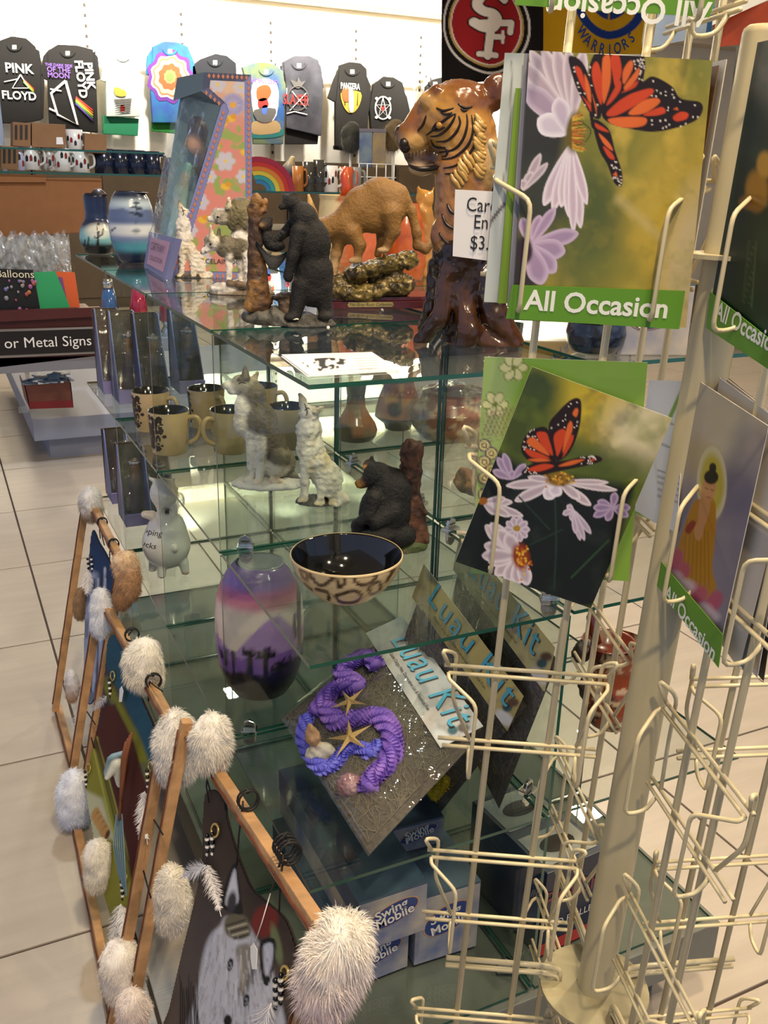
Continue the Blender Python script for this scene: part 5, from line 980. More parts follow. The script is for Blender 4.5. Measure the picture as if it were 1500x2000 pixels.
# -- cards
def card(name, label, W, n, px4, paint, base, nx, ny, thick=.0005, back='#e9e6dc', cat='card', group='greeting cards in the wire rack'):
    q = [at(x, y, plane=W.pl(n)) for x, y in px4]; c = sum(q) / 4; t = thing(name, label, cat, c, group)
    MB().slab([p - W.n * .0003 for p in q], -W.n, thick).build('card_stock', mat('card_' + back.strip('#'), back, .6), t)
    if paint: print_sheet('printed_face', PRINT, t, q, nx, ny, paint, base)
    return t
T3 = lambda x, y: (860 + .4267 * x, .4267 * y)
def wing_cells(p, cells, cols=('#c8441c', '#d9682a'), k=0):
    for i, c in enumerate(cells): p.poly([T(*q) for q in c], cols[i % 2], 2.5)
def paint1(p):
    global T; T = T3
    p.grad(1180, 300, 1330, 560, '#b39a35', .9); p.ell(1240, 230, 110, 120, '#7c7a2e', 0, .8, .7); p.ell(1290, 560, 90, 90, '#b79b2b', 0, .9, .7); p.ell(1340, 440, 90, 160, '#c0a83c', 10, .9, .7); p.ell(1345, 540, 60, 90, '#c9b98a', 0, .9, .7); p.ell(1350, 150, 70, 60, '#777a35', 0, .9, .7)
    p.speck(.015, .42, .66, '#6a6e28', .5); p.speck(.02, .5, .7, '#cbb04a', .7, seed=2); p.ell(1330, 420, 90, 190, '#c2a63c', 10, 1., .6); p.ell(1130, 430, 70, 110, '#4c5a30', 0, .8, .8); p.ell(1150, 520, 60, 60, '#5c6a34', 0, .9, .6)
    p.ell(1352, 500, 50, 130, '#c6b68c', 8, .9, .8); p.ell(1150, 400, 50, 70, '#4f5c2c', 0, .9, .7); p.ell(1200, 540, 60, 40, '#7d8030', 0, .9, .5); p.speck(.05, .5, .75, '#8a8434', .35, seed=6)
    p.ell(1040, 240, 70, 150, '#35352f', 0, .5); p.ell(1050, 380, 60, 70, '#3c4034', 0, .6); p.ell(1020, 520, 40, 70, '#39332f', 0, .6)
    p.line([(1210, 390), (1330, 500)], 16, '#cdbb7c', 18, .5)
    LP, LE = '#b5a3ae', '#ded3d6'
    for x, y, w_ in [(1035, 98, 34), (1060, 92, 30), (1085, 90, 30), (1110, 92, 26), (1140, 95, 28), (1022, 140, 38), (1010, 112, 30)]: p.petal(1118, 235, x, y, w_, LP, LE)
    p.petal(1112, 250, 1024, 168, 44, '#a794a8', '#cbbccb'); p.petal(1108, 262, 1050, 232, 44, '#cfc5d2', '#f0ebf0'); p.petal(1105, 258, 1090, 190, 34, '#c2b3c4', '#e6dfe6')
    for x, y, w_ in [(1062, 402, 26), (1080, 412, 24), (1096, 405, 24), (1112, 425, 26), (1134, 446, 22), (1146, 400, 18), (1120, 455, 18)]: p.petal(1116, 280, x, y, w_, '#c9b6c4', '#efe6ec')
    for x, y, w_ in [(1056, 300, 16), (1040, 335, 18), (1022, 350, 16), (1070, 318, 14)]: p.petal(1022, 372, x, y, w_, LP, LE)
    for x, y, w_ in [(1055, 420, 20), (1085, 405, 20), (1130, 455, 30), (1104, 492, 38), (1085, 532, 36), (1058, 556, 40), (1020, 425, 22)]: p.petal(1036, 478, x, y, w_, '#a78fae', '#cdb9d0')
    p.ell(1026, 490, 14, 26, '#3a2a34', 0, .4)
    p.ell(1122, 258, 17, 40, '#6a5a22', 5, .4)
    rs = random.Random(2)
    for k in range(60): a = rs.uniform(-1.6, 1.6); r = rs.uniform(4, 26); p.line([(1118, 258 + a * 20), (1120 + r, 258 + a * 24)], 2, rs.choice(['#c87a28', '#d8b03a', '#8a4a1c', '#b9a838']), 1.5, .9)
    BKc = '#20140f'
    p.poly([T(*q) for q in [(740, 505), (830, 425), (925, 375), (975, 350), (1060, 395), (1100, 450), (1190, 468), (1198, 515), (1150, 562), (1000, 602), (880, 592), (770, 562)]], BKc, 2)
    wing_cells(p, [[(760, 520), (830, 450), (900, 420), (965, 405), (970, 430), (880, 490), (800, 530)], [(860, 520), (930, 460), (995, 450), (1000, 475), (930, 520)], [(930, 525), (1010, 490), (1030, 515), (980, 530)], [(770, 545), (850, 535), (940, 540), (930, 575), (850, 585), (790, 570)], [(1065, 535), (1100, 512), (1135, 520), (1125, 545), (1080, 555)], [(1065, 500), (1085, 490), (1090, 505)]])
    p.poly([T(*q) for q in [(735, 520), (700, 430), (680, 330), (700, 255), (740, 236), (900, 236), (935, 262), (935, 330), (910, 400), (820, 460)]], BKc, 2)
    wing_cells(p, [[(735, 480), (700, 380), (695, 310), (720, 285), (745, 380)], [(745, 470), (740, 340), (745, 265), (775, 255), (780, 360), (765, 430)], [(790, 350), (780, 262), (815, 250), (830, 330), (805, 400)], [(835, 330), (860, 285), (880, 280), (878, 320), (840, 385)], [(760, 480), (800, 400), (825, 370), (825, 410), (790, 460)], [(840, 400), (880, 345), (910, 310), (905, 350), (860, 410)], [(830, 425), (870, 395), (905, 370), (890, 400)]])
    p.poly([T(*q) for q in [(588, 258), (650, 285), (700, 400), (735, 500), (728, 545), (690, 525), (640, 440), (605, 350)]], BKc, 2)
    wing_cells(p, [[(615, 310), (645, 320), (670, 420), (650, 400)], [(660, 340), (685, 400), (690, 470), (670, 440)], [(650, 440), (690, 480), (690, 515)], [(695, 430), (715, 490), (715, 525)]])
    p.poly([T(*q) for q in [(698, 548), (770, 590), (800, 690), (832, 790), (828, 852), (795, 835), (765, 755), (725, 680)]], BKc, 2)
    wing_cells(p, [[(705, 562), (750, 585), (770, 605), (720, 590)], [(725, 610), (770, 650), (790, 690), (750, 660)], [(745, 670), (785, 700), (797, 730), (770, 720)], [(790, 800), (805, 785), (812, 810)]])
    for k in range(150):
        x, y = rs.choice([(rs.uniform(950, 1190), rs.uniform(370, 590)), (rs.uniform(885, 935), rs.uniform(270, 370)), (rs.uniform(780, 832), rs.uniform(740, 850)), (rs.uniform(600, 735), rs.uniform(300, 540))]); q = T(x, y)
        i = np.argmin((p.x - q[0]) ** 2 + (p.y - q[1]) ** 2)
        if p.c[i].sum() < .08: p.ell(q[0], q[1], 1.9, 1.7, '#e0d6cc', 0, .5, .9)
    p.line([T(690, 520), T(700, 580)], 7, BKc); p.line([T(650, 560), T(690, 600), T(665, 650)], 1.5, BKc)
def paint2(p):
    global T; T = lambda x, y: (860 + .4267 * x, 680 + .4267 * y)
    p.grad(1120, 900, 1200, 760, '#a3a02a', .9); p.ell(*T(760, 300), 90, 60, '#c9b030', 20, .9); p.ell(*T(940, 390), 80, 70, '#c9c09a', 20, .9); p.ell(*T(430, 200), 50, 60, '#3f4f22', 0, .9); p.ell(*T(800, 560), 70, 40, '#4c5a22', 0, .9, .8); p.ell(*T(350, 380), 30, 60, '#3c4a20', 0, .9, .8)
    p.speck(.025, .5, .7, '#6a7a2c', .5)
    p.poly([T(*q) for q in [(240, 480), (420, 560), (640, 590), (860, 640), (850, 760), (690, 1190), (60, 980), (160, 700)]], '#1a1f1c', 18); p.speck(.03, .56, .75, '#2f3a30', .35, seed=5)
    for a in (.0, .12, -.1): p.line([T(800, 440), T(1000, 300 + a * 400)], 8, '#d8cfa2', 14, .35)
    LP, LE = '#b8a8b2', '#e6dde0'
    for x, y, w_ in [(300, 630, 40), (340, 700, 46), (480, 685, 44), (690, 720, 40), (640, 690, 42), (810, 650, 30), (770, 615, 26), (400, 590, 30)]: p.petal(*T(540, 610), *T(x, y), w_ * .4267, LP, LE)
    for x, y in [(480, 690), (520, 680)]: p.petal(*T(535, 615), *T(x, y), 26, '#cfc4d2', '#f0ecf0')
    p.ell(*T(545, 600), 26, 14, '#8a6a22', 0, .4); rs = random.Random(4)
    for k in range(40): q = T(545 + rs.gauss(0, 32), 595 + rs.gauss(0, 14)); p.ell(*q, 2.5, 2, rs.choice(['#c8862c', '#d9b43a', '#6a3a18']), 0, .5)
    for x, y in [(260, 500), (290, 480), (330, 560), (390, 530), (240, 560)]: p.petal(*T(330, 600), *T(x, y), 15, '#9a86a6', '#c0aec4')
    for x, y in [(330, 705), (380, 770), (320, 770), (260, 760), (300, 690)]: p.petal(*T(195, 705), *T(x, y), 15, LP, LE)
    p.ell(*T(195, 700), 9, 7, '#b06a22')
    for a in range(0, 360, 36): p.petal(*T(350, 830), *T(350 + 60 * math.cos(math.radians(a)), 830 + 60 * math.sin(math.radians(a))), 13, '#b8a8b8', '#ded2dc')
    p.ell(*T(350, 825), 7, 6, '#a88a2c')
    for x, y in [(200, 900), (205, 810), (230, 800), (260, 830), (250, 1040), (300, 1070), (350, 1085), (400, 1085), (220, 980), (190, 950), (300, 850)]: p.petal(*T(360, 950), *T(x, y), 26, LP, LE)
    p.ell(*T(368, 955), 17, 26, '#8a3a14', -10, .5); 
    for k in range(40): q = T(370 + rs.gauss(0, 20), 955 + rs.gauss(0, 30)); p.ell(*q, 2.5, 2.5, rs.choice(['#d8902c', '#d9b43a', '#b0521c']), 0, .5)
    for x, y in [(580, 720), (560, 760), (600, 790), (640, 880), (690, 850), (620, 850), (660, 880)]: p.petal(*T(610, 740), *T(x, y), 11, '#b3a4b8', '#d6cad8')
    for x, y in [(700, 770), (720, 700), (760, 790), (800, 660), (870, 730), (860, 770), (700, 730)]: p.petal(*T(790, 730), *T(x, y), 15, '#8f7aa0', '#bba9c4')
    p.line([T(525, 690), T(530, 900), T(520, 1100)], 4, '#24382c', 2); p.line([T(410, 900), T(560, 830)], 3, '#24382c'); p.line([T(600, 1050), T(770, 880)], 4, '#2f4a30'); p.line([T(360, 680), T(500, 830)], 3, '#24382c')
    BKc = '#24140e'
    p.poly([T(*q) for q in [(525, 500), (495, 360), (540, 290), (600, 235), (640, 235), (645, 300), (630, 390), (590, 480), (545, 515)]], BKc, 2)
    p.poly([T(*q) for q in [(530, 515), (495, 375), (440, 365), (390, 400), (370, 470), (420, 525), (500, 530)]], BKc, 2)
    p.poly([T(*q) for q in [(370, 572), (430, 525), (560, 515), (700, 490), (742, 510), (700, 530), (560, 560), (450, 580)]], BKc, 2)
    wing_cells(p, [[(520, 400), (560, 370), (575, 400), (540, 490), (528, 470)], [(580, 360), (600, 335), (603, 380), (560, 480)], [(590, 410), (610, 400), (600, 440), (560, 500)], [(605, 300), (620, 275), (632, 285), (622, 315)], [(440, 390), (480, 385), (495, 410), (515, 490), (470, 450)], [(395, 430), (430, 410), (500, 490), (440, 465)], [(385, 460), (440, 475), (500, 505), (420, 500)], [(400, 510), (460, 505), (505, 515), (440, 520)], [(400, 555), (470, 530), (520, 540), (450, 565)], [(540, 540), (600, 515), (660, 510), (600, 535)], [(680, 510), (710, 505), (700, 518)]])
    for k in range(110):
        x, y = rs.choice([(rs.uniform(500, 640), rs.uniform(240, 370)), (rs.uniform(372, 450), rs.uniform(370, 480)), (rs.uniform(640, 740), rs.uniform(492, 530)), (rs.uniform(380, 440), rs.uniform(540, 575))]); q = T(x, y); i = np.argmin((p.x - q[0]) ** 2 + (p.y - q[1]) ** 2)
        if p.c[i].sum() < .08: p.ell(*q, 1.5, 1.4, '#e6dcd0', 0, .5, .9)
# fan of cards behind the big one (edges show at its left)
card('greeting_card', 'pale card with a grey branch, leftmost behind the large butterfly card', WA, .010, [(986, 103), (1200, 110), (1160, 596), (945, 590)], lambda p: (p.speck(.02, .5, .75, '#a9b0a4', .5), p.line([(985, 400), (955, 440), (950, 470)], 6, '#5c5048'), p.line([(1000, 120), (992, 300), (975, 380)], 3, '#8a8a80')), '#c9d0c6', 60, 90)
card('greeting_card', 'card with a bright green edge, second behind the large butterfly card', WA, .013, [(1007, 172), (1220, 178), (1180, 600), (972, 592)], lambda p: (p.hard([(1000, 100), (1022, 100), (992, 620), (960, 620)], '#7fa02a', 2)), '#b8bcae', 60, 60)
card('greeting_card', 'grey-edged card directly behind the large butterfly card', WA, .016, [(1024, 104), (1240, 110), (1200, 606), (990, 600)], lambda p: (p.speck(.02, .45, .65, '#3c3a36', .8), p.hard([(1000, 90), (1030, 90), (1012, 620), (970, 620)], '#9a98a0', 3, .8)), '#6f6c68', 50, 80)
card('butterfly_card', 'large greeting card of a monarch butterfly on a pale daisy, above the others', WA, .0195, [(1034, 98), (1392, 118), (1340, 640), (1000, 625)], paint1, '#8f8a3c', 172, 250)
GRN = mat('header_green', '#5f9420', .5); STW = mat('strip_white', '#eef0e2', .5)
def strip(W, n, px4, label, txt, tpos, size, flip=False, cat='label strip', bend=0):
    q = [at(x, y, plane=W.pl(n)) for x, y in px4]; c = sum(q) / 4; t = thing('label_strip', label, cat, c); MB().slab(q, W.n, .0006).build('strip', GRN, t)
    ux = q[2] - q[3]; ux /= np.linalg.norm(ux); uy = np.cross(W.n, ux)
    if np.dot(uy, up) < 0: uy = -uy
    if np.dot(np.cross(ux, uy), W.n) < 0: pass
    o = at(*tpos, plane=W.pl(n)) + W.n * .0009
    if flip: ux, uy = -ux, -uy
    text_mesh(txt, 'lettering', STW, t, o, ux, uy, size, bold=.022, lift=.0)
    return t
strip(WA, .0215, [(1000, 556), (1338, 568), (1326, 643), (988, 622)], 'green All Occasion strip under the large butterfly card', 'All Occasion', (1163, 612), .0195)
# price sign
q = [at(x, y, plane=WA.pl(.004)) for x, y in [(889, 370), (985, 375), (976, 512), (884, 500)]]; t = thing('price_sign', 'white price sign for cards, left of the rack pocket', 'sign', sum(q) / 4); MB().slab(q, WA.n, .0006).build('sheet', PAPER, t)
INKB = mat('black_ink', '#1d1c20', .6); ux = q[1] - q[0]; ux /= np.linalg.norm(ux); uy = q[0] - q[3]; uy /= np.linalg.norm(uy)
for tx, pos in [('Card', (910, 412)), ('En', (924, 446)), ('$3.', (917, 486))]: text_mesh(tx, 'lettering', INKB, t, at(*pos, plane=WA.pl(.0048)), ux, uy, .0135, align='LEFT', wid=.8)
# lower pocket: green card with the tilted butterfly card in front
def pg(p):
    p.speck(.02, .5, .7, '#8fb24a', .6); p.hard([(945, 690), (1010, 690), (960, 1130), (900, 1130)], '#a9c07a', 40, .8)
    for cx, cy, r in [(1003, 718, 28), (967, 790, 26)]:
        for a in range(0, 360, 60): p.ell(cx + r * .55 * math.cos(math.radians(a)), cy + r * .55 * math.sin(math.radians(a)), r * .5, r * .36, '#6d7a34', a, .15); p.ell(cx + r * .55 * math.cos(math.radians(a)), cy + r * .55 * math.sin(math.radians(a)), r * .42, r * .29, '#dcdc9c', a, .3)
        p.ell(cx, cy, 5, 5, '#7a8a3a')
    for k in range(9): p.line([(942 + k * 9, 850), (962 + k * 9, 800)], 2, '#8a6a5c'); p.line([(940, 810 + k * 7), (1010, 795 + k * 7)], 1.5, '#9a7a62', 1.5, .7)
    for k in range(7):
        for r, c_ in ((13, '#5d3a5c'), (10, '#d8d48e'), (6, '#7a5a4c'), (3, '#e0dca0')): p.ell(946 + (k % 2) * 14, 870 + k * 16, r, r, c_, 0, .2)
    p.hard([(1165, 735), (1262, 742), (1258, 800), (1160, 800)], '#86aa44', 4, .6)
card('greeting_card', 'light green patterned card behind the tilted butterfly card', WA, .010, [(946, 697), (1265, 708), (1228, 1135), (920, 1120)], pg, '#86b040', 110, 140)
card('butterfly_card', 'tilted butterfly card with dark daisies, in the second pocket down', WA, .019, [(1039, 716), (1313, 817), (1154, 1188), (889, 1097)], paint2, '#5c6a22', 150, 200)
# wing B: cards seen edge-on behind
for k in range(6):
    z = 1.19; r0 = .028 + .001 * k; n = .012 + .0045 * k
    q = [WB_.p(r0 + .13, n, z + .182 - .004 * k), WB_.p(r0, n, z + .182 - .004 * k), WB_.p(r0, n, z + .004), WB_.p(r0 + .13, n, z + .004)]
    t = thing('greeting_card', ['plain-backed card at the rear of the fan right of the large butterfly card', 'cream card in the fan right of the large butterfly card', 'brown-printed card in the fan right of the large butterfly card', 'grey card in the fan right of the large butterfly card', 'white card with printed lines in the fan right of the large butterfly card', 'outermost card in the fan right of the large butterfly card'][k], 'card', sum(q) / 4, 'greeting cards in the wire rack')
    MB().slab(q, WB_.n, .0006).build('card_stock', mat('edge_card%d' % k, ['#d8d2c4', '#6a4a2c', '#c9c3b4', '#8d9a8a', '#dcd6c6', '#a8b0a4'][k], .6), t)
    for j in range(4): text_mesh('Do you know', 'lettering', mat('grey_ink', '#8a8984', .7), t, q[0] * .5 + q[1] * .5 - UR * (.06 + .02 * j), q[1] - q[0] if k < 9 else 0, UR, .008 / max(np.linalg.norm(q[1] - q[0]), 1e-6) * .13, lift=0) if False else None
q = [at(x, y, plane=WB_.pl(.012)) for x, y in [(1268, 742), (1340, 745), (1320, 1040), (1236, 1000)]]; t = thing('greeting_card', 'white card inside with grey lines and green edge, right of the tilted card', 'card', sum(q) / 4, 'greeting cards in the wire rack')
def pw(p):
    p.line([(1340, 745), (1232, 985)], 8, '#7fa83a', 2, 1, False); p.line([(1236, 1000), (1330, 1060)], 10, '#7fa83a', 2, 1, False)
    for y in (818, 865, 918, 930, 942, 955, 968): p.line([(1285, y), (1330, y + 16)], 3.5, '#7d8088', 2, .8)
MB().slab([x - WB_.n * .0004 for x in q], -WB_.n, .0005).build('card_stock', PAPER, t); print_sheet('printed_face', PRINT, t, q, 40, 90, pw, '#dfe3e6')
# wing C: dark Buddha card on top, pale Buddha card below, with a stack behind
def pd(p):
    p.grad(1440, 180, 1500, 140, '#6a665c', .8); p.speck(.02, .5, .8, '#22452c', .6)
    p.ell(1478, 372, 22, 40, '#a87a22', 0, .4); p.ell(1494, 322, 16, 26, '#c09232', 0, .4); p.ell(1470, 395, 26, 16, '#8a6018', 0, .4); p.line([(1462, 470), (1452, 590)], 2, '#3f5a3a', 2); p.line([(1478, 470), (1468, 600)], 2, '#3f5a3a', 2)
    for y in range(470, 600, 12): p.line([(1462 - (y - 470) * .08, y), (1476 - (y - 470) * .08, y + 3)], 1.5, '#3f5a3a', 2)
card('buddha_card', 'dark green card with a golden seated figure, at the upper right edge', WC, .012, [(1438, 92), (1585, 60), (1560, 725), (1386, 600)], pd, '#12281c', 60, 130)
strip(WC, .014, [(1388, 570), (1540, 690), (1538, 745), (1380, 640)], 'green All Occasion strip at the right edge of the picture', 'All Occasion', (1455, 655), .0165)
def pbd(p):
    global T; T = lambda x, y: (860 + .4267 * x, 680 + .4267 * y)
    p.grad(0, 850, 0, 1000, '#6a6480', .8); p.speck(.012, .5, .75, '#a8988a', .35); p.ell(*T(1350, 650), 50, 60, '#55506c', 0, .9, .6); p.ell(*T(1430, 450), 40, 50, '#8a7e84', 0, .9, .6); p.ell(*T(1180, 500), 24, 40, '#b09a6a', 0, .9, .6)
    p.ell(*T(1243, 620), 29, 72, '#d9d2c0', 0, .08); p.ell(*T(1243, 620), 26, 66, '#b9a83a', 0, .5); 
    SK, RB = '#c08a58', '#b07a1c'
    p.poly([T(*q) for q in [(1090, 900), (1150, 720), (1190, 690), (1250, 690), (1262, 780), (1255, 900), (1245, 1010), (1262, 1110), (1200, 1150), (1120, 1080), (1085, 960)]], RB, 2)
    for k in range(7): p.line([T(1130 + k * 16, 780 + k * 10), T(1110 + k * 20, 1050 + k * 8)], 2, '#8a5c12', 2, .7)
    p.poly([T(*q) for q in [(1190, 690), (1235, 700), (1215, 800), (1180, 830)]], SK, 2); p.ell(*T(1228, 645), 14, 27, SK, 10, .15); p.ell(*T(1240, 590), 14, 14, '#1c1410', 0, .2); p.ell(*T(1247, 548), 7, 10, '#1c1410', 0, .2)
    p.line([T(1213, 640), T(1226, 645)], 1.5, '#3a2012'); p.line([T(1238, 648), T(1250, 652)], 1.5, '#3a2012'); p.line([T(1222, 682), T(1236, 685)], 2, '#8a3a2c')
    p.poly([T(*q) for q in [(1160, 830), (1190, 790), (1205, 800), (1200, 860), (1175, 880)]], SK, 2); p.poly([T(*q) for q in [(1120, 830), (1150, 790), (1170, 800), (1140, 850)]], '#8a2c1c', 2)
    for x, y in [(1080, 960), (1110, 1020), (1150, 1110), (1190, 1130), (1240, 1180), (1260, 1150), (1060, 1000)]: p.ell(*T(x, y), 14, 18, '#b04a68', 20, .5, .9)
    for x, y in [(1120, 1090), (1200, 1200), (1060, 1050), (1230, 1230)]: p.ell(*T(x, y), 20, 14, '#d8c2c4', 0, .7, .8)
for k in range(5):
    card('greeting_card', ['rearmost card in the stack behind the seated-figure card', 'white-edged card in the stack behind the seated-figure card', 'brown card in the stack behind the seated-figure card', 'grey-blue card in the stack behind the seated-figure card', 'pale card directly behind the seated-figure card'][k], WC, -.022 + .006 * k, [(1405 + 16 - 4 * k, 742 - 4), (1560, 850), (1470 - 12 * k + 20, 1330 - 6 * k), (1330, 1150)], None, '', 2, 2, back=['#3a342e', '#d8d2c6', '#5c4838', '#8a93a0', '#cfc6b6'][k])
card('buddha_card', 'pale card of a praying seated figure with halo, in front of its stack', WC, .010, [(1363, 743), (1500, 832), (1404, 1268), (1284, 1110)], pbd, '#c2b69a', 100, 190)
strip(WC, .013, [(1290, 1094), (1413, 1240), (1404, 1304), (1282, 1140)], 'green All Occasion strip under the praying-figure card', 'All Occasion', (1345, 1225), .0165)
# upper pocket: upside-down strip, and two cards cut by the frame
strip(WA, .016, [(1010, -30), (1400, -8), (1385, 34), (1005, 10)], 'green strip with upside-down lettering at the top edge', 'All Occasion', (1230, -4), .02, flip=True)
q = [at(x, y, plane=WB_.pl(-.02)) for x, y in [(1300, -60), (1400, -60), (1383, 70), (1275, 92)]]; t = thing('greeting_card', 'pale blue card in the topmost pocket, left of the orange card', 'card', sum(q) / 4); MB().slab(q, WB_.n, .0008).build('card_stock', mat('pale_blue_card', '#a9c4d8', .5), t); MB().tube([q[1], q[2]], .002, 6).build('blue_edge', mat('blue_edge', '#3a78b8', .5), t)
q = [at(1392, 44, D=.80), at(1500, 2, D=.74), at(1590, 20, D=.70), at(1560, 74, D=.72), at(1400, 92, D=.80)]; t = thing('orange_card', 'orange and white folded card poking out at the top right corner', 'card', q[0]); nn_ = np.cross(q[1] - q[0], q[4] - q[0]); nn_ /= np.linalg.norm(nn_); MB().slab(q, nn_, .001).build('orange_panel', mat('orange_print', '#d8552a', .5, noise=.2, nscale=60), t)
q2 = [at(1372, 58, D=.80), at(1500, -50, D=.74), at(1500, 0, D=.74), at(1392, 44, D=.80)]; MB().slab(q2, nn_, .001).build('white_panel', PAPER, t)

# ================================================================== leather wall hangings with fur, leaning on the case
STK = mat('split_wood', '#bd9162', .55, noise=.35, nscale=30, bump=.3, bscale=60, stretch=(1, 1, 1)); STKD = mat('burnt_wood', '#6a3512', .5, noise=.4, nscale=40)
CORD = mat('black_cord', '#100d0c', .6); BEADW = mat('bead_white', '#e6e2d8', .3); BEADB = mat('bead_black', '#0e0d0d', .2)
FURM = mat('fur', rough=.9, attr=True, sheen=.3)
def fur_tuft(parent, P, rx, ry, rd, c1, c2, n=1500, length=.010, seed=1, name='fur_tuft', part=None):
    """soft tuft: a core with thousands of fine hairs"""
    n = int(n * 1.8); F_ = Fig(0, 0, 0, P=P); rs = np.random.default_rng(seed); S_ = F_.s
    o1, o2 = rs.normal(0, .12, 2) * rx
    core = figurine(name, F_, [('e', F_.bx + o1, F_.by - ry * .42, 0, rx * .72, ry * .5, rd * .7, 0, c1), ('e', F_.bx, F_.by, 0, rx * .86, ry * .62, rd * .8, 0, c1), ('e', F_.bx + o2, F_.by + ry * .42, 0, rx * .74, ry * .5, rd * .7, 0, c2)], FURM, parent, k=rx * .3, res=34, fur=rx * .16, furf=1.6 / rx, floor=False)
    nv = len(core.data.vertices); co = np.zeros(nv * 3); no = np.zeros(nv * 3); core.data.vertices.foreach_get('co', co); core.data.vertex_normals.foreach_get('vector', no); co = co.reshape(-1, 3); no = no.reshape(-1, 3)
    n = min(int(n * 1.5), 9000); pk = rs.integers(0, nv, n); base = co[pk] + rs.normal(0, .0012, (n, 3)) - no[pk] * .001; d = no[pk]; L = length * .85 * rs.uniform(.4, 1.15, n)[:, None]
    clump = np.stack([fbm(base * 60 + 9 * q, 1., 2) - .5 for q in range(3)], -1) * 2.2
    dr = d * .75 + np.array([0, 0, -.55]) + clump + rs.normal(0, .16, (n, 3)); dr /= np.linalg.norm(dr, axis=1)[:, None]; side = np.cross(dr, rs.normal(size=(n, 3))); side /= np.linalg.norm(side, axis=1)[:, None]; w_ = .00030
    mid = base + dr * L * .5; tip = base + dr * L * .95 + np.array([0, 0, -.3]) * L
    V = np.stack([base - side * w_, base + side * w_, mid + side * w_ * .8, mid - side * w_ * .8, tip], 1).reshape(-1, 3); W_ = V; V = V + org(parent) - F_.b
    k = np.arange(n) * 5; Fq = [(a, a + 1, a + 2, a + 3) for a in k.tolist()] + [(a + 3, a + 2, a + 4) for a in k.tolist()]
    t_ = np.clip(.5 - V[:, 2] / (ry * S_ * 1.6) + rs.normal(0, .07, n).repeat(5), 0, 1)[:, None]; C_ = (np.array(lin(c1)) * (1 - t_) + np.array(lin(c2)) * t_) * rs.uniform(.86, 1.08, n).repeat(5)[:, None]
    me = bpy.data.meshes.new('fur_hairs'); me.from_pydata(W_.tolist(), [], Fq); set_cols(me, C_); me.update(); o = link('fur_hairs', me, core, [FURM]); o['kind'] = 'stuff'
    return core
def feather(parent, P, tip, wd, seed=0, c='#e4e2e2'):
    P, tip = np.asarray(P), np.asarray(tip); rs = np.random.default_rng(seed); ax = tip - P; L = np.linalg.norm(ax); ax /= L; sd = np.cross(ax, P - CAM); sd /= np.linalg.norm(sd); nrm = np.cross(ax, sd); V = []; Fq = []
    for k in range(240):
        u = rs.random(); s_ = rs.choice([-1, 1]); b = P + ax * L * u * .85; ln = wd * (.4 + .6 * math.sin(math.pi * min(u + .15, 1))) * rs.uniform(.6, 1.2); d = ax * .75 + sd * s_ * rs.uniform(.3, 1) + nrm * rs.normal() * .25; d /= np.linalg.norm(d); e_ = b + d * ln; q = np.cross(d, nrm); q /= np.linalg.norm(q); i = len(V); V += [b - q * .0004, b + q * .0004, (b + e_) / 2 + q * .0005, e_]; Fq.append((i, i + 1, i + 2, i + 3))
    mb = MB(); mb.add(V, Fq); mb.tube([P, tip], .0006, 5); mb.build('feather', mat('feather_white', c, .85), parent)
def beads(parent, P, d, n=5, r=.0034):
    P = np.asarray(P, float); d = np.asarray(d, float); d /= np.linalg.norm(d)
    for k in range(n): MB().sph(P + d * k * r * 1.7, np.array([r, r, r * .8]), 8).build('bead', BEADW if k % 2 else BEADB, parent)
def wrap(parent, P, bd, r, tail):
    P = np.asarray(P); mb = MB(); a_ = np.cross(bd, up); a_ /= np.linalg.norm(a_); b_ = np.cross(a_, bd)
    for o_ in (-.003, .003): mb.tube([P + bd * o_ + (math.cos(t) * a_ + math.sin(t) * b_) * (r + .0015) for t in np.linspace(0, 2 * math.pi, 14, endpoint=False)], .0014, 5, closed=True)
    for tl in tail: mb.tube([P + a_ * r * .6, (P + np.asarray(tl)) / 2 + np.array([-.004, 0, 0]), np.asarray(tl)], .0012, 5)
    mb.sph(P + b_ * r, .0032, 8); mb.build('lacing', CORD, parent)
